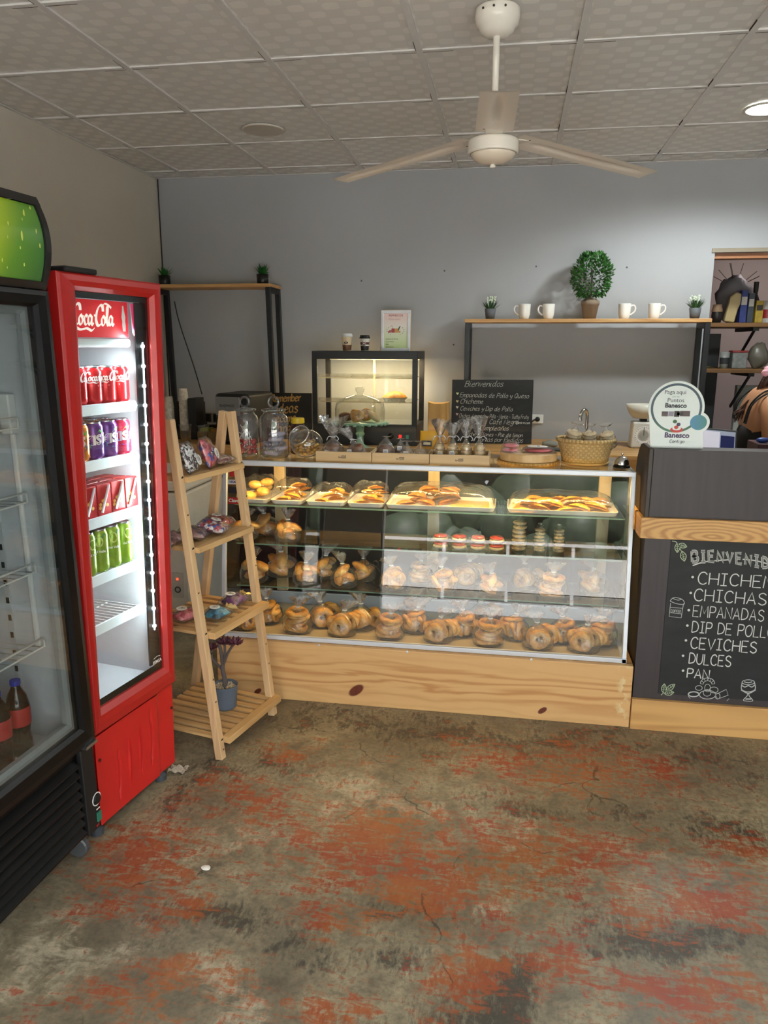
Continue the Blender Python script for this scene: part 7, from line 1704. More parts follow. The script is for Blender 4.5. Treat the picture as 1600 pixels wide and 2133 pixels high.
b = MB(); pt_ = atY(1150, 932, 4.7); b.box(-0.07, 0.07, -0.05, 0.05, 0, 0.012); tag(b.build('dark_tray', M('tray_dark', '#2f3134', 0.4), loc=(atY(1150, 935, 4.66).x, 4.66, ZC+0.0005), bevel=0.004), 'flat dark tray on the back bench below the chalk menu', 'tray')
b = MB(); lump(b, (0, 0, 0.022), 0.05, 0.035, 0.022, 4, 0.25); tag(b.build('grey_cloth', M('cloth_grey', '#83857f', 0.9), loc=(atY(1146, 928, 4.78).x, 4.80, ZC+0.0005), smooth=True), 'crumpled grey cloth on the back bench below the chalk menu', 'cloth')
# ------------------------------------------------------------------ cashier counter
KY = 3.14
KC = thing('cashier_counter', 'dark wood cashier counter with pine bands and chalk menu front', 'counter', (1.25, KY, 0))
KX0, KX1 = 0.547, 2.35
def k(x, y, z): return (x-1.25, y-KY, z)
def kbox(mb, x0, x1, y0, y1, z0, z1, mat=None): return mb.box(x0-1.25, x1-1.25, y0-KY, y1-KY, z0, z1, mat)
wenge = wood('wenge_laminate', '#3d3639', '#2b2628', 'Z', 1.6, 0.5, contrast=0.5)
b = MB(); kbox(b, KX0+0.018, KX1, KY, KY+0.018, 0.925, 1.205); b.build('front_panel', wenge, KC, bevel=0.002)
prof = [(3.14, 0.90), (3.14, 1.207), (3.30, 1.210), (3.345, 1.200), (3.385, 1.172), (3.415, 1.135), (3.435, 1.06), (3.44, 0.90)]
b = MB(); b.prism([(y-KY, z) for y, z in prof], 0.018, frame_m((KX0-1.25, 0, 0), (0, 1, 0), (0, 0, 1))); b.build('side_panel', M('wenge_side', '#352d27', 0.5), KC, bevel=0.003)
b = MB(); kbox(b, KX0+0.018, KX1, KY+0.018, 3.72, 0.90, 0.925); b.build('desk_top', wenge, KC)
b = MB(); kbox(b, KX0+0.018, KX1, KY-0.001, KY+0.10, 1.1985, 1.2045); b.build('ledge', wenge, KC)
def strip_mat():
    t = NT('pine_band_rings'); tc = t.n('ShaderNodeTexCoord'); sp = t.n('ShaderNodeSeparateXYZ'); t.link(tc.outputs['Object'], sp.inputs[0])
    x, z = sp.outputs[0], sp.outputs[2]
    nz = t.noise(t.coord(scale=(2, 2, 6)), 4, 3)
    dx = t.math('MULTIPLY', t.math('SUBTRACT', x, -0.44), 0.22); dz = t.math('SUBTRACT', z, 0.862)
    r = t.math('SQRT', t.math('ADD', t.math('MULTIPLY', dx, dx), t.math('MULTIPLY', dz, dz)))
    s = t.math('SINE', t.math('ADD', t.math('MULTIPLY', r, 520), t.math('MULTIPLY', nz, 9)))
    f = t.math('ADD', t.math('MULTIPLY', s, 0.5), 0.5)
    c = t.mix(t.math('MULTIPLY', t.math('POWER', f, 1.6), 0.75), srgb('#d8a968'), srgb('#a46f35'))
    c = t.mix(t.math('MULTIPLY', t.noise(t.coord(scale=(3, 3, 60)), 8, 3), 0.2), c, srgb('#b9854a'))
    t.bsdf(c, 0.45); return t.m
b = MB(); kbox(b, 0.535, KX1, KY-0.022, KY-0.0005, 0.843, 0.929); b.build('front_band', strip_mat(), KC, bevel=0.002)
b = MB(); kbox(b, 0.532, KX0-0.0005, KY-0.0215, 3.40, 0.844, 0.929); b.build('side_band', wood('band_pine', '#c9995a', '#9c6c38', 'Y', 1.2), KC, bevel=0.002)
b = MB(); kbox(b, 0.558, KX1, KY, KY+0.018, 0.0, 0.90); b.build('lower_panel', wenge, KC)
b = MB(); kbox(b, 0.558, 0.576, KY+0.019, 3.42, 0.0, 0.90); b.build('lower_side', M('wenge_side'), KC)
b = MB(); kbox(b, 0.553, KX1, KY-0.022, KY-0.0005, 0.0, 0.138); b.build('plinth_band', wood('plinth_band_pine', '#d8aa6b', '#b07c44', 'X', 0.8, 0.45), KC, bevel=0.002)
cx0, cx1 = 0.66, 2.2
b = MB(); kbox(b, cx0, cx1, KY-0.0035, KY-0.0003, 0.165, 0.842); cbrd = b.build('chalkboard_panel', slate, KC)
YC = KY-0.0042
def cp(u, v): q = atY(u, v, YC); return (q.x-1.25, q.z)
CM = frame_m((0, YC-KY, 0), (1, 0, 0), (0, 0, 1))
mpp = (cp(1500, 1250)[0]-cp(1400, 1250)[0])/100
def hand_fit(mb, s, u, v, cap, u2=None, w=2.4, full=None, **kw):
    x, z = cp(u, v); h = cap*mpp
    d = MB(); natural = hand(d, full or s, Matrix(), h, 0.001, 0, None, rnd=random.Random(1), gap=kw.get('gap', 1.1))
    sx = ((u2-u)*mpp)/natural if u2 else 1.0
    hand(mb, s, CM @ T(x, z, 0) @ RZ(-0.012) @ Matrix.Diagonal((sx, 1, 1, 1)), h, w*mpp, rnd=random.Random(len(s)), **kw)
tl = MB()
hand_fit(tl, 'CHICHEME', 1453, 1216, 27, 1632, 2.2, jit=0.12); hand_fit(tl, 'CHICHAS NATURALES', 1445, 1251, 27, 1805, 2.2, jit=0.12); hand_fit(tl, 'EMPANADAS', 1443, 1284, 26, 1590, 2.2, jit=0.12); hand_fit(tl, 'DIP DE POLLO', 1441, 1317, 26, 1612, 2.4, jit=0.12)
hand_fit(tl, 'CEVICHES', 1438, 1350, 26, 1576, 2.6, jit=0.12); hand_fit(tl, 'DULCES', 1435, 1382, 25, 1523, 2.6, jit=0.12); hand_fit(tl, 'PAN', 1431, 1411, 22, 1478, 2.6, jit=0.12)
tl.build('list_lettering', M('chalk_bright', '#dcdcda', 0.9), cbrd)
tt = MB(); tb = MB()
for w, mb, zz in ((6.6, tb, 0), (4.2, tt, 0.0004)):
    h = 24*mpp; x, z = cp(1442, 1171); nat = hand(MB(), 'BIENVENIDOS', Matrix(), h, 0.001, gap=2.2, rnd=random.Random(2))
    hand(mb, 'BIENVENIDOS', CM @ T(x, z, zz) @ RZ(0.12) @ Matrix.Diagonal((192*mpp/nat, 1, 1, 1)), h, w*mpp, gap=2.2, jit=0.08, rnd=random.Random(2), arch=0.36)
tb.build('title_outline', M('chalk_bright'), cbrd); tt.build('title_lettering', M('chalk_grey', '#989995', 0.9, var=0.3, nscale=60), cbrd)
dr = MB()
def stroke(mb, pts, w=1.6, sm=True, mat=None):
    P = [cp(u, v) for u, v in pts]; mb.ribbon(spline(P, 5) if sm else P, w*mpp, CM, mat)
stroke(dr, [(1443, 1178), (1470, 1170), (1517, 1166)], 2.6); stroke(dr, [(1547, 1165), (1575, 1168), (1604, 1176)], 2.6)
for u, v in ((1443, 1202), (1439, 1235), (1435, 1271), (1432, 1303), (1429, 1334), (1423, 1366), (1423, 1397)):
    x, z = cp(u, v); dr.prism([(x+0.0052*math.cos(a), z+0.0052*math.sin(a)) for a in [2*PI*i/12 for i in range(12)]], 0.0003, CM)
dr.build('bullet_marks', M('chalk_bright'), cbrd)
# drawings
lf = MB()
def leaf(u, v, du, dv, wd):
    a = math.atan2(dv, du); L_ = math.hypot(du, dv); n = (-math.sin(a), math.cos(a))
    up = [(u+du*f+n[0]*wd*math.sin(PI*f), v+dv*f+n[1]*wd*math.sin(PI*f)) for f in (0, .25, .5, .75, 1)]; dn = [(u+du*f-n[0]*wd*math.sin(PI*f), v+dv*f-n[1]*wd*math.sin(PI*f)) for f in (0, .25, .5, .75, 1)]
    stroke(lf, up, 1.5); stroke(lf, dn, 1.5); stroke(lf, [(u, v), (u+du*0.9, v+dv*0.9)], 1.0)
    for f in (.3, .5, .7): stroke(lf, [(u+du*f, v+dv*f), (u+du*(f+.12)+n[0]*wd*.6, v+dv*(f+.12)+n[1]*wd*.6)], 0.8, False); stroke(lf, [(u+du*f, v+dv*f), (u+du*(f+.12)-n[0]*wd*.6, v+dv*(f+.12)-n[1]*wd*.6)], 0.8, False)
stroke(lf, [(1400, 1127), (1410, 1130), (1418, 1145), (1424, 1156)], 1.5); leaf(1413, 1134, 18, 5, 5); leaf(1411, 1131, 0, 20, 5); leaf(1421, 1148, 5, 21, 6)
lf.build('leaf_drawing', M('chalk_green', '#b9c9a8', 0.9), cbrd); lf = MB()
leaf(1382, 1444, 2, -20, 5); leaf(1387, 1440, 19, -15, 5); leaf(1384, 1445, 20, -3, 5); stroke(lf, [(1377, 1448), (1390, 1436)], 1.4)
lf.build('leaf_drawing', M('chalk_green'), cbrd)
d1 = MB()
stroke(d1, [(1397, 1256), (1394, 1284), (1419, 1287), (1424, 1257)], 1.2, False); stroke(d1, [(1396, 1252), (1408, 1257), (1424, 1259), (1425, 1253), (1418, 1247), (1403, 1245), (1396, 1252)], 1.3); stroke(d1, [(1401, 1246), (1412, 1250), (1421, 1248)], 1.2); stroke(d1, [(1396, 1265), (1422, 1267)], 1.0, False); stroke(d1, [(1395, 1276), (1421, 1279)], 1.0, False)
hand_fit(d1, 'COFFEE', 1397, 1275, 6, 1419, 1.0)
def oval(u, v, a, bb, w=1.2, a0=0, a1=2*PI): stroke(d1, [(u+a*math.cos(a0+(a1-a0)*i/10), v+bb*math.sin(a0+(a1-a0)*i/10)) for i in range(11)], w)
d1.build('coffee_cup_drawing', M('chalk_soft', '#c4c6c6', 0.9), cbrd); d1 = MB()
oval(1474, 1424, 15, 12, 1.4, PI, 2*PI); oval(1474, 1425, 9, 7, 1.2, PI, 2*PI)
for q in range(7): a = PI+PI*q/6; stroke(d1, [(1474+9*math.cos(a), 1425+7*math.sin(a)), (1474+15*math.cos(a), 1424+12*math.sin(a))], 1.0, False)
oval(1474, 1447, 17, 9, 1.6); oval(1473, 1443, 8, 7, 1.2); oval(1445, 1446, 11, 5, 2.6); oval(1456, 1433, 7, 5, 1.3); oval(1487, 1437, 9, 6, 1.3); oval(1474, 1433, 6, 8, 1.2); stroke(d1, [(1490, 1447), (1513, 1436), (1517, 1448), (1495, 1456), (1490, 1447)], 1.4, False); oval(1495, 1450, 5, 6, 1.4); stroke(d1, [(1434, 1450), (1438, 1455)], 1.0, False); stroke(d1, [(1514, 1460), (1519, 1455)], 1.0, False)
d1.build('bread_drawing', M('chalk_soft'), cbrd); d1 = MB()
oval(1559, 1421, 13, 5, 1.6); stroke(d1, [(1546, 1422), (1545, 1436), (1559, 1441), (1573, 1436), (1572, 1422)], 1.8); stroke(d1, [(1546, 1428), (1552, 1431), (1559, 1428), (1566, 1431), (1572, 1427)], 2.2); stroke(d1, [(1544, 1437), (1559, 1444), (1574, 1437)], 2.6); stroke(d1, [(1558, 1444), (1556, 1450), (1549, 1459), (1568, 1460), (1561, 1450), (1560, 1444)], 1.6); stroke(d1, [(1553, 1456), (1565, 1456)], 3.0, False); stroke(d1, [(1550, 1420), (1559, 1422), (1567, 1420)], 2.2)
d1.build('cake_drawing', M('chalk_soft'), cbrd)

# payment sign
SY = 3.185
q0, q1 = atY(1355, 931, SY), atY(1465, 933, SY); sz0 = 1.2055; sw = q1.x-q0.x; qc = atY(1409, 850, SY)
PS = thing('payment_sign', 'white die-cut card payment sign with round top on the cashier counter', 'sign', ((q0.x+q1.x)/2, SY, sz0)); ox = (q0.x+q1.x)/2
sm_ = lambda u, v: (atY(u, v, SY).x-ox, atY(u, v, SY).z-sz0)
mp = (atY(1460, 860, SY).x-atY(1360, 860, SY).x)/100
SMx = frame_m((0, 0, 0), (1, 0, 0), (0, 0, 1))
white_card = M('white_card', '#e6f0ef', 0.3, var=0.01)
b = MB(); R_ = 58.5*mp; ccx, ccz = qc.x-ox, qc.z-sz0
a0 = math.asin(min(1, (sw/2-0.0)/R_)) if sw/2 < R_ else PI/2
circ = [(ccx+R_*math.cos(a), ccz+R_*math.sin(a)) for a in [-PI/2+a0+(2*PI-2*a0)*i/48 for i in range(49)]]
b.prism([(-sw/2, 0), (sw/2, 0)]+circ, 0.003, SMx @ T(0, 0, -0.003)); bx_, bz_ = sm_(1455, 880)
b.prism([(bx_+23.5*mp*math.cos(a), bz_+23*mp*math.sin(a)) for a in [2*PI*i/36 for i in range(36)]], 0.003, SMx @ T(0, 0, -0.0028)); b.build('card', white_card, PS)
b = MB(); b.prism([(0, 0), (0.05, 0), (0.0, 0.12)], 0.003, frame_m((0, 0.0032, 0), (0, 1, 0), (0, 0, 1))); b.build('strut', white_card, PS)
def ring_grad():
    t = NT('ring_print'); tc = t.n('ShaderNodeTexCoord'); sp = t.n('ShaderNodeSeparateXYZ'); t.link(tc.outputs['Object'], sp.inputs[0])
    t.bsdf(t.ramp(t.math('DIVIDE', sp.outputs[2], 0.26), [(0.2, srgb('#3f7a55')), (0.45, srgb('#22414b')), (1.0, srgb('#2a4357'))]), 0.4); return t.m
b = MB(); rr_ = 51*mp; b.ribbon([(ccx+rr_*math.cos(a), ccz+rr_*math.sin(a)) for a in [2*PI*i/64 for i in range(65)]], 5*mp, SMx, thick=0.0006); b.build('printed_ring', ring_grad(), PS)
def ptext(key, u, v, cap, m, name): 
    x, z = sm_(u, v); b = MB(); b.mesh(TYPE[key], SMx @ T(x, z, 0.001) @ Matrix.Scale(cap*mp/0.70, 4)); b.build(name, m, PS)
ink = M('sign_ink', '#333c46', 0.5); ptext('paga', 1407, 817, 8.6, ink, 'top_lettering'); ptext('contus', 1408, 826, 3.6, M('sign_ink_light', '#8a929a', 0.5), 'small_lettering'); ptext('puntos', 1408, 834, 9, ink, 'middle_lettering'); ptext('banesco', 1408, 845, 9.5, M('sign_ink_dark', '#1f2430', 0.5), 'bold_lettering')
ptext('banesco', 1410, 907, 11, M('sign_purple', '#4b3a63', 0.5), 'brand_lettering')
b = MB(); x, z = sm_(1394, 922); hand(b, 'Contigo', SMx @ T(x, z, 0.0006), 7*mp, 0.9*mp, 0.2); b.build('script_lettering', ink, PS)
b = MB()
for u0, u1, v0, v1, mi in ((1378, 1392, 857, 867, 0), (1392, 1404, 857, 867, 1), (1404, 1416, 856, 868, 3), (1403, 1413, 862, 868, 2), (1416, 1438, 856, 867, 0), (1410, 1424, 859, 865, 3)):
    (xa, za), (xb_, zb) = sm_(u0, v1), sm_(u1, v0); b.box(xa, xb_, za, zb, 0, 0.0006+0.0001*mi, mi, SMx)
b.build('photo_strip', [M('strip_brown', '#56484a', 0.5), M('strip_lilac', '#8f8b9a', 0.5), M('strip_pale', '#d5d5da', 0.5), M('strip_dark', '#34302f', 0.5)], PS)
b = MB()
def disc(u, v, r1, r2, zz, mi): x, z = sm_(u, v); b.prism([(x+r1*mp*math.cos(a), z+r2*mp*math.sin(a)) for a in [2*PI*i/28 for i in range(28)]], 0.0003, SMx @ T(0, 0, zz), mi)
disc(1409.5, 895, 13.5, 6.5, 0.0006, 2); disc(1409.5, 892, 9, 4.5, 0.001, 3); disc(1406, 878, 4.4, 4, 0.0014, 0); disc(1413.5, 884, 5.4, 5, 0.0014, 3); disc(1413.5, 884, 4.2, 3.8, 0.0018, 1); disc(1408.5, 890, 5.4, 5, 0.0018, 3); disc(1408.5, 890, 4.4, 4, 0.0022, 2)
b.build('round_logo', [M('logo_green', '#3d6b3d', 0.5), M('logo_purple', '#4a3a62', 0.5), M('logo_red', '#c8453f', 0.5), white_card], PS)
def ball_mat():
    t = NT('ball_print'); tc = t.n('ShaderNodeTexCoord'); sp = t.n('ShaderNodeSeparateXYZ'); t.link(tc.outputs['Object'], sp.inputs[0])
    t.bsdf(t.ramp(t.math('MULTIPLY', t.math('SUBTRACT', sp.outputs[0], bx_-0.04), 12.5), [(0.0, srgb('#3f86b8')), (1.0, srgb('#2f7d6c'))]), 0.4); return t.m
b = MB(); x, z = bx_, bz_; b.prism([(x+17.5*mp*math.cos(a), z+16.5*mp*math.sin(a)) for a in [2*PI*i/36 for i in range(36)]], 0.0004, SMx @ T(0, 0, 0.0006)); b.build('blue_disc', ball_mat(), PS)

# laptop and cash box on the desk
lc = atY(1490, 915, 3.56)
lt = thing('laptop', 'open laptop showing white and navy page behind the payment sign', 'laptop', (lc.x, 3.5, 0.9255)); lt.rotation_euler = (0, 0, 0.25)
b = MB(); b.box(-0.13, 0.13, -0.10, 0.08, 0.14, 0.155); b.box(-0.12, 0.12, -0.09, 0.08, 0, 0.139); b.build('base', M('laptop_dark', '#202124', 0.4), lt, bevel=0.003)
scm = T(0.0, 0.075, 0.157) @ RY(0.10) @ RX(-0.25); b = MB(); b.box(-0.13, 0.13, -0.006, 0.0, 0, 0.17, M=scm); b.build('screen_lid', M('laptop_grey', '#5a5c60', 0.4), lt, bevel=0.003)
b = MB(); b.box(-0.12, 0.12, -0.0075, -0.0065, 0.01, 0.16, 0, scm); b.box(-0.115, 0.045, -0.0085, -0.0078, 0.012, 0.155, 1, scm); b.box(0.05, 0.115, -0.0085, -0.0078, 0.03, 0.14, 2, scm); b.build('screen', [M('screen_grey', '#9aa0b0', 0.3, Emission_Color=(.3, .33, .42, 1), Emission_Strength=0.4), M('screen_white', '#d9d6e2', 0.3, Emission_Color=(.7, .68, .78, 1), Emission_Strength=0.4), M('screen_navy', '#1f2450', 0.3, Emission_Color=(.01, .015, .08, 1), Emission_Strength=0.4)], lt)
bxp = atY(1538, 925, 3.6); b = MB(); b.box(-0.05, 0.06, -0.08, 0.08, 0, bxp.z+0.012-0.9255); tag(b.build('cash_box', M('box_maroon', '#4a2528', 0.5), loc=(bxp.x+0.11, 3.60, 0.9255), bevel=0.004), 'dark maroon cash box on the cashier desk beside the laptop', 'box')
b = MB(); b.ball((0, 0, 0.012), 0.03, 0.016, 0.012, 12, 8); tag(b.build('blue_mouse', M('mouse_blue', '#25418f', 0.35), loc=(bxp.x+0.09, 3.56, bxp.z+0.0125), smooth=True), 'small blue computer mouse lying on the maroon cash box', 'mouse')

# ------------------------------------------------------------------ person behind the counter
def skin_mesh(name, V, E, R, mat, parent=None, sub=2, loc=None):
    me = bpy.data.meshes.new(name); me.from_pydata(V, E, []); me.materials.append(mat)
    o = bpy.data.objects.new(name, me); COL.objects.link(o)
    if parent: o.parent = parent
    if loc: o.location = loc
    s = o.modifiers.new('skin', 'SKIN'); s.use_smooth_shade = True
    if not me.skin_vertices: raise RuntimeError('no skin layer')
    for i, r in enumerate(R):
        me.skin_vertices[0].data[i].radius = (r, r) if not isinstance(r, tuple) else r; me.skin_vertices[0].data[i].use_root = (i == 0)
    q = o.modifiers.new('smooth', 'SUBSURF'); q.levels = sub; q.render_levels = sub
    return o
PX, PY = 1.185, 3.93
PE = thing('person', 'person in black tank top with pink hair tie, standing at the cashier desk', 'person', (PX, PY, 0))
skin_m = M('skin_tan', '#b5805c', 0.5, var=0.05, nscale=5); skin_m2 = skin_m
V, E, R = [], [], []
def vtx(p, r, par=None):
    V.append(p); R.append(r)
    if par is not None: E.append((par, len(V)-1))
    return len(V)-1
pel = vtx((-0.01, 0, 0.92), (0.15, 0.12)); sp1 = vtx((0.0, 0, 1.05), (0.125, 0.10), pel); sp2 = vtx((0.015, 0, 1.20), (0.13, 0.11), sp1); ch = vtx((0.03, 0, 1.31), (0.12, 0.10), sp2); nk = vtx((0.05, 0, 1.405), 0.052, ch); nk2 = vtx((0.095, 0, 1.45), 0.05, nk)
h1 = vtx((0.155, 0, 1.50), (0.068, 0.075), nk2); h2 = vtx((0.175, 0, 1.56), (0.085, 0.10), h1); h3 = vtx((0.17, 0, 1.63), (0.075, 0.085), h2); nose = vtx((0.265, 0, 1.54), 0.016, h2); nt = vtx((0.285, 0, 1.53), 0.012, nose)
for s in (-1, 1):
    ear = vtx((0.165, s*0.085, 1.55), 0.018, h2)
    sh_ = vtx((0.012, s*0.125, 1.335), 0.062, ch); s2_ = vtx((0.0, s*0.178, 1.30), 0.058, sh_); el = vtx((0.015, s*0.205, 1.09), 0.043, s2_); el2 = vtx((0.06, s*0.20, 1.05), 0.039, el); wr = vtx((0.225, s*0.165, 0.985), 0.026, el2); hd_ = vtx((0.275, s*0.155, 0.972), (0.034, 0.018), wr)
    for fi, (dy, ln) in enumerate(((-0.030, 0.062), (-0.010, 0.075), (0.010, 0.07), (0.028, 0.055))):
        k1 = vtx((0.318, s*0.155+dy, 0.972), 0.0095, hd_); k2 = vtx((0.318+ln*0.6, s*0.155+dy*1.1, 0.966), 0.0085, k1); vtx((0.318+ln, s*0.155+dy*1.15, 0.952), 0.0075, k2)
    t1 = vtx((0.268, s*0.155-s*0.04, 0.966), 0.011, hd_); vtx((0.30, s*0.155-s*0.058, 0.955), 0.009, t1)
    hp = vtx((-0.01, s*0.085, 0.86), 0.095, pel); kn = vtx((0.02, s*0.09, 0.49), 0.058, hp); an = vtx((-0.01, s*0.09, 0.09), 0.04, kn); ft = vtx((0.06, s*0.095, 0.042), 0.036, an); vtx((0.15, s*0.10, 0.03), 0.028, ft)
body = skin_mesh('body', V, E, R, skin_m, PE)
def garment(name, pts, edges, rad, mat, sub=2): return skin_mesh(name, pts, edges, rad, mat, PE, sub)
garment('tank_top', [(-0.008, 0, 0.90), (0.0, 0, 1.05), (0.012, 0, 1.18), (0.022, 0, 1.26)], [(0, 1), (1, 2), (2, 3)], [(0.165, 0.13), (0.14, 0.115), (0.152, 0.125), (0.135, 0.11)], M('tank_black', '#141416', 0.8))
for s in (-1, 1):
    for o_ in (0.0, 0.028):
        b = MB(); b.tube(spline([(-0.115+0.02, s*(0.085+o_), 1.25), (-0.075, s*(0.10+o_), 1.345), (0.0, s*(0.10+o_), 1.408-0.012*(o_ > 0)), (0.07, s*(0.095+o_), 1.36), (0.115, s*(0.08+o_), 1.27)], 6), 0.0042, 6); b.build('shoulder_strap', M('tank_black'), PE, smooth=True)
garment('trousers', [(-0.01, 0, 0.93), (-0.01, 0.085, 0.84), (0.02, 0.09, 0.49), (-0.01, 0.09, 0.12), (-0.01, -0.085, 0.84), (0.02, -0.09, 0.49), (-0.01, -0.09, 0.12)], [(0, 1), (1, 2), (2, 3), (0, 4), (4, 5), (5, 6)], [(0.165, 0.13), 0.105, 0.075, 0.065, 0.105, 0.075, 0.065], M('jeans_dark', '#23283a', 0.8))
hair_m = M('hair_brown', '#4a2a1c', 0.45, var=0.3, nscale=40)
b = MB(); b.ball((0.145, 0, 1.595), 0.112, 0.108, 0.118, 20, 14, fn=lambda q: Vector((min(q.x, 0.55+0.3*q.z), q.y, q.z))*(1+0.03*noise.noise(q*5))); b.build('hair_cap', hair_m, PE, smooth=True)
b = MB(); rr = random.Random(6)
for q in range(44):
    oy, ox_ = rr.uniform(-.022, .022), rr.uniform(-.018, .018)
    b.tube(spline([(0.05+ox_, oy, 1.53), (0.005+ox_, oy-0.02, 1.455), (-0.012+ox_*1.2, 0.0+oy, 1.39), (-0.055+ox_*1.2, 0.03+oy, 1.32), (-0.085+ox_*1.6, 0.03+oy, 1.27+rr.uniform(-.03, .03))], 4), [0.0028]*16+[0.001], 5)
b.build('ponytail_hair', hair_m, PE, smooth=True)
b = MB(); b.torus((0.028, -0.012, 1.487), 0.024, 0.017, 18, 8, RY(0.6)); b.ball((0.0, -0.03, 1.485), 0.026, 0.016, 0.018, 10, 8, fn=lambda q: q*(1+0.25*noise.noise(q*4))); b.build('pink_hair_tie', M('scrunchie_pink', '#dfa5b4', 0.7), PE, smooth=True)
for s in (-1, 1):
    b = MB(); b.ball((0.246, s*0.034, 1.57), 0.012); b.build('eye', M('eye_white', '#e8e4de', 0.2), PE, smooth=True)
b = MB(); b.ball((0.245, 0, 1.497), 0.010, 0.024, 0.007, 12, 8); b.build('lips', M('lips', '#a3564e', 0.5), PE, smooth=True)

# ------------------------------------------------------------------ back room, seen through the doorway
def wall_shelf(name, label, z, y):
    t = thing(name, label, 'shelf', (1.75, y, z))
    b = MB(); b.box(-0.42, 0.75, -0.15, 0.35, -0.03, 0); b.build('shelf_board', wood('old_board', '#8a6238', '#5d3f22', 'X', 1.0, 0.6), t, bevel=0.003)
    for x in (-0.08, 0.5):
        b = MB(); b.box(x-0.02, x+0.02, -0.12, 0.34, -0.055, -0.031); b.bar((x, -0.08, -0.05), (x, 0.34, -0.30), 0.02, 0.012, (1, 0, 0)); b.build('bracket', black_matt, t)
    return t
yb1 = 5.95
z1 = atY(1540, 672, yb1-0.15).z; z2 = atY(1540, 768, yb1-0.15).z
wall_shelf('wall_shelf', 'upper wooden wall shelf crowded with packets, seen through the doorway', z1, yb1); wall_shelf('wall_shelf', 'lower wooden wall shelf with cups and bags, seen through the doorway', z2, yb1)
cab0, cab1 = atY(1476, 800, 5.78), atY(1530, 800, 5.78)
b = MB(); b.box(0, cab1.x-cab0.x, 0, 0.5, 0, z1-0.07); tag(b.build('tall_cabinet', M('cabinet_charcoal', '#26282b', 0.5), loc=(cab0.x-0.03, 6.14, 0.0), bevel=0.004), 'tall charcoal cabinet under the shelves through the doorway', 'cabinet')
b = MB(); b.box(0, 0.35, 0, 0.06, 0, 1.32); tag(b.build('lit_wall_panel', M('lit_wall_white', '#c4c6c0', 0.4), loc=(atY(1531, 850, 6.25).x, 6.25, 0), bevel=0.004), 'pale panel standing in for the lit back-room wall behind the person', 'panel')  # pale colour stands in for light on the lower back-room wall
yf = yb1-0.08
def on_shelf(u, z): return (atY(u, 700, yf).x, yf, z+0.0005)
t = thing('clay_pot', 'small brown clay pot with cream collar on upper back-room shelf', 'pot', on_shelf(1489, z1))
b = MB(); b.lathe([(0, 0), (0.03, 0), (0.036, 0.05), (0.034, 0.075)], 20); b.build('body', M('pot_dark', '#2a2422', 0.4), t, smooth=True)
b = MB(); b.lathe([(0.034, 0.075), (0.038, 0.08), (0.03, 0.115), (0.03, 0.125), (0, 0.125)], 20); b.build('lid', M('pot_cream', '#b08f72', 0.5), t, smooth=True)
t = thing('plastic_jug', 'cream plastic jug on upper back-room shelf', 'jug', on_shelf(1514, z1)); t.rotation_euler = (0, 0.14, 0)
b = MB(); b.prism([(-0.035, 0), (0.035, 0), (0.04, 0.10), (0.05, 0.14), (0.045, 0.20), (0.0, 0.205), (-0.03, 0.17)], 0.05, frame_m((0, 0.025, 0.005), (1, 0, 0), (0, 0, 1))); b.build('body', M('jug_cream', '#c3ad7c', 0.5), t, bevel=0.01, seg=3)
for u, w, h, c, lab in ((1541, 0.045, 0.22, '#24367f', 'tall blue carton on upper back-room shelf'), (1556, 0.04, 0.20, '#39424f', 'grey-blue carton beside the blue one on upper back-room shelf'), (1574, 0.05, 0.15, '#b79a2f', 'yellow packet with dark band on upper back-room shelf')):
    t = thing('food_packet', lab, 'packet', on_shelf(u, z1)); b = MB(); b.box(-w/2, w/2, -0.03, 0.03, 0, h); b.build('carton', M('packet'+c[1:], c, 0.5, var=0.3, nscale=30), t, bevel=0.003)
    b = MB(); b.box(-w*0.4, w*0.4, -0.0312, -0.0302, h*0.55, h*0.8); b.build('printed_band', M('band'+c[1:], '#c9c6c0' if c != '#b79a2f' else '#2b1f1d', 0.5), t)
t = thing('sauce_bottle', 'dark sauce bottle with black cap on upper back-room shelf', 'bottle', (atY(1571, 640, yf+0.1).x, yf+0.1, z1+0.0005))
b = MB(); b.lathe([(0, 0), (0.03, 0), (0.03, 0.16), (0.015, 0.2), (0.015, 0.22)], 18); b.build('body', M('bottle_dark', '#1f1a18', 0.25), t, smooth=True); b = MB(); b.lathe([(0.017, 0.218), (0.017, 0.285), (0, 0.285)], 18); b.build('cap', black_matt, t)
t = thing('food_tin', 'red and white food tin near the doorway edge on upper shelf', 'tin', on_shelf(1594, z1)); b = MB(); b.lathe([(0, 0), (0.04, 0), (0.04, 0.15), (0, 0.15)], 22); b.build('can', M('tin_white', '#b9b4b0', 0.4), t, smooth=False); b = MB(); b.lathe([(0.0406, 0.03), (0.0406, 0.09)], 22); b.build('red_band', M('tin_red', '#94282c', 0.4), t, smooth=True)
t = thing('grey_bag', 'bulky grey plastic bag with thin skewers poking out on upper back-room shelf', 'bag', (atY(1533, 600, yf+0.16).x, yf+0.18, z1+0.0005))
b = MB(); lump(b, (0, 0, 0.17), 0.12, 0.08, 0.17, 3, 0.25, n=20, m=14, fr=2.5); b.build('bag', M('bag_grey', '#77757a', 0.5), t, smooth=True)
for q in range(8):
    a = rr.uniform(-1.3, 1.3); b = MB(); b.tube([(0.02*math.sin(a), 0, 0.26), (0.17*math.sin(a), 0.01*q-0.03, 0.26+0.17*math.cos(a))], 0.0022, 5); b.build('skewer', M('skewer', '#3d342c', 0.7), t)
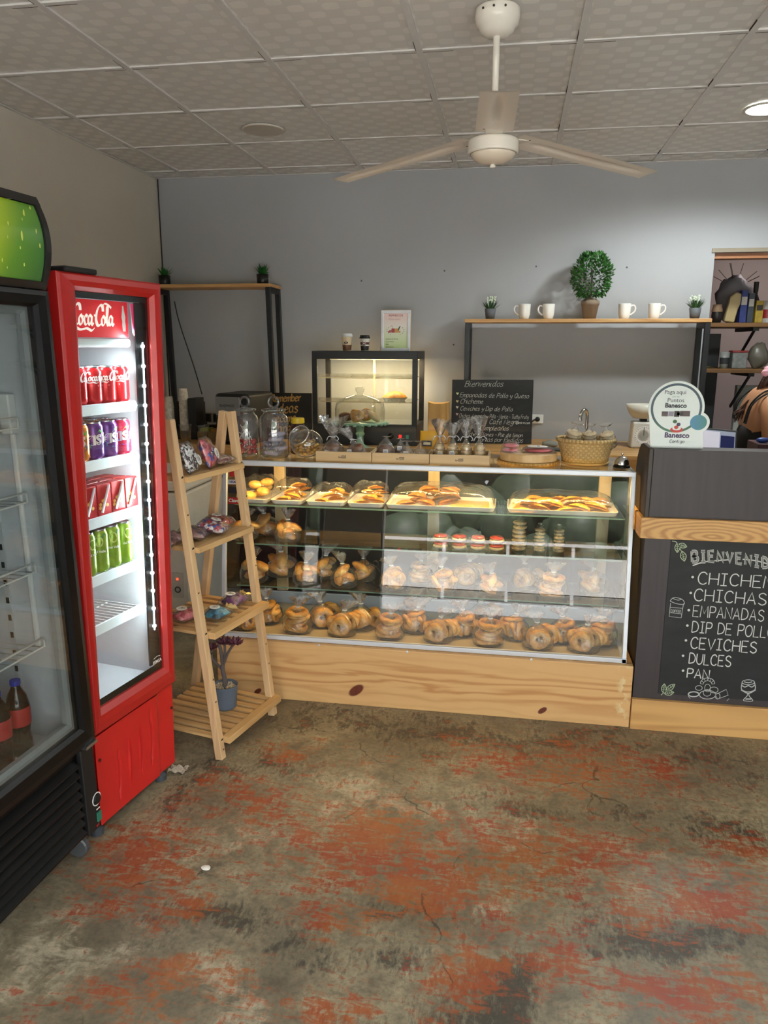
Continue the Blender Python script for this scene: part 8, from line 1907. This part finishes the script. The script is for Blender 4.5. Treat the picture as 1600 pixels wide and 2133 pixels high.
t = thing('glass_cup', 'white-labelled glass cup on lower back-room shelf', 'cup', on_shelf(1514, z2)); b = MB(); b.lathe([(0, 0), (0.028, 0), (0.034, 0.115), (0.031, 0.115), (0.026, 0.006)], 20); b.build('body', M('cup_greywhite', '#a2a3a0', 0.3), t, smooth=True); b = MB(); b.lathe([(0.031, 0.03), (0.034, 0.075)], 20); b.build('label', M('label_dark2', '#3a3b3f', 0.5), t, smooth=True)
t = thing('clear_tub', 'clear tub of small bottles with red lid on lower back-room shelf', 'tub', on_shelf(1542, z2)); b = MB(); b.box(-0.05, 0.05, -0.05, 0.05, 0, 0.11); b.build('tub', M('tub_grey', '#7f8280', 0.3, var=0.4, nscale=40), t, bevel=0.006); b = MB(); b.box(-0.053, 0.053, -0.053, 0.053, 0.111, 0.125); b.build('lid', M('lid_red', '#8e2a25', 0.4), t, bevel=0.004)
t = thing('food_bag', 'translucent bag of dry goods on lower back-room shelf', 'bag', on_shelf(1584, z2)); b = MB(); lump(b, (0, 0, 0.09), 0.07, 0.06, 0.09, 8, 0.2, n=18, m=12); b.build('bag', M('bag_dry', '#6f6a60', 0.35), t, smooth=True)
t = thing('green_tray', 'yellow-green folded mat at the end of lower back-room shelf', 'mat', on_shelf(1492, z2)); b = MB(); b.grid(lambda i, j: Vector((-0.06+0.12*i, -0.05+0.1*j, 0.006+0.008*math.sin(i*5))), 8, 4); b.build('mat', M('mat_lime', '#8a9a2c', 0.6), t, smooth=True)
# ------------------------------------------------------------------ ceiling fan and downlights
FX, FYC = -0.1, 2.903
cfan = thing('ceiling_fan', 'white three-blade ceiling fan on a long down-rod', 'fan', (FX, FYC, 2.22))
Z = lambda z: z-2.22
fw_ = M('fan_white', '#efeae0', 0.22, var=0.03)
b = MB(); b.lathe([(0, Z(2.7215)), (0.072, Z(2.7215)), (0.077, Z(2.715)), (0.077, Z(2.69)), (0.07, Z(2.668)), (0.063, Z(2.664)), (0.055, Z(2.648)), (0.035, Z(2.636)), (0, Z(2.636))], 40); b.build('ceiling_canopy', fw_, cfan, smooth=True)
b = MB(); b.tube([(0, 0, Z(2.655)), (0, 0, Z(2.29))], 0.0115, 16); b.build('down_rod', fw_, cfan, smooth=True)
b = MB(); b.lathe([(0.0, Z(2.312)), (0.078, Z(2.312)), (0.087, Z(2.307)), (0.089, Z(2.302)), (0.089, Z(2.2985)), (0.089, Z(2.272)), (0.089, Z(2.268)), (0.087, Z(2.264)), (0.083, Z(2.263)), (0.081, Z(2.263))], 48); b.build('motor_housing', fw_, cfan, smooth=True)
b = MB(); b.lathe([(0.079, Z(2.2629)), (0.079, Z(2.259)), (0.066, Z(2.244)), (0.036, Z(2.232)), (0.0, Z(2.229))], 48); b.build('bottom_bowl', M('fan_bowl', '#e3d6c4', 0.15, var=0.02), cfan, smooth=True)
b = MB(); b.lathe([(0.006, Z(2.232)), (0.011, Z(2.224)), (0.010, Z(2.219)), (0, Z(2.217))], 18); b.build('finial', fw_, cfan, smooth=True)
for q in range(3):
    a = -2.2+q*0.5; b = MB(); b.lathe([(0, 0), (0.004, 0), (0.004, 0.003), (0, 0.003)], 10, T(0.076*math.cos(a), 0.076*math.sin(a), Z(2.703)) @ RZ(a) @ RY(PI/2)); b.build('set_screw', M('screw_grey', '#4c4a46', 0.4, 0.8), cfan)
def blade_mat():
    t = NT('fan_blade_dusty'); tc = t.n('ShaderNodeTexCoord'); sp = t.n('ShaderNodeSeparateXYZ'); t.link(tc.outputs['Object'], sp.inputs[0])
    e = t.math('ADD', t.math('POWER', t.math('DIVIDE', t.math('ABSOLUTE', sp.outputs[1]), 0.022), 2), t.math('POWER', t.math('DIVIDE', t.math('SUBTRACT', sp.outputs[0], 0.42), 0.24), 2))
    n = t.noise(t.coord(scale=(2, 10, 1)), 4, 4)
    m = t.math('MULTIPLY', t.ramp(t.math('ADD', e, t.math('MULTIPLY', n, 0.5)), [(0.3, (1,)*3), (1.2, (0,)*3)]), 0.5)
    t.bsdf(t.mix(m, srgb('#ece4d9'), srgb('#a1937f')), 0.35); return t.m
bmat = blade_mat()
for ang in (-87, 33, 153):
    b = MB(); n = 24; vs = []
    def prof_w(f): return 0.064-0.012*f
    def pt_(f, s):
        x = 0.085+0.615*f; w = prof_w(f); y = s*w
        rib = 0.010*math.exp(-(s/0.20)**2)*(1 if 0.10 < f < 0.95 else 0)*min(1, (f-0.10)/0.05 if f > 0.1 else 0)*min(1, (0.95-f)/0.05 if f < 0.95 else 0)
        return Vector((x, y, Z(2.318)-0.06*f-0.05*y+rib))
    rows = 10
    for sgn, off in ((1, 0.0), (-1, -0.0022)):
        b.grid(lambda i, j, off=off: pt_(i, j*2-1)+Vector((0, 0, off)), n, rows)
    bl_ = b.build('fan_blade', bmat, cfan, smooth=True); bl_.rotation_euler = (0, 0, math.radians(ang))
    b = MB(); b.box(0.07, 0.135, -0.03, 0.03, Z(2.312), Z(2.3155)); b.build('blade_arm', fw_, cfan, bevel=0.001).rotation_euler = (0, 0, math.radians(ang))
    for y in (-0.035, 0.035):
        b = MB(); b.ball((0.128, y, Z(2.3145)), 0.0045, 0.0045, 0.003, 8, 6); b.build('blade_bolt', M('screw_grey'), cfan).rotation_euler = (0, 0, math.radians(ang))
def downlight(label, x, y, em):
    t = thing('ceiling_downlight', label, 'downlight', (x, y, HC-0.012))
    b = MB(); b.lathe([(0.098, 0.012), (0.112, 0.010), (0.115, 0.004), (0.108, 0.0), (0.098, 0.003)], 48); b.build('bezel', M('bezel_white', '#cfc9be', 0.4), t, smooth=True)
    b = MB(); b.lathe([(0, 0.003), (0.098, 0.004)], 48); b.build('diffuser', em, t, smooth=True)
downlight('round flush ceiling downlight switched off, over the corner shelf', -1.353, 4.18, M('diffuser_off', '#c4bcaf', 0.4)); downlight('round flush ceiling downlight glowing white, near the doorway', 1.153, 4.2, emit('downlight_glow', '#f4fff6', 14))
# nail holes left in the grey wall
for u, v in ((753, 585), (926, 564), (1117, 555), (1306, 557), (945, 718)):
    p = atY(u, v, 5.248); b = MB(); b.lathe([(0, 0.002), (0.005, 0.001), (0.006, 0)], 10, RX(PI/2)); o = b.build('wall_plug', M('plug_grey', '#5d5a56', 0.8), loc=(p.x, 5.2495, p.z))
    tag(o, 'small dark wall plug left in the grey wall ' + {753: 'above the coffee cups', 926: 'above the wooden block', 1117: 'above the first mugs', 1306: 'beside the boxwood tree', 945: 'beside the mug shelf frame'}[u], 'wall plug')
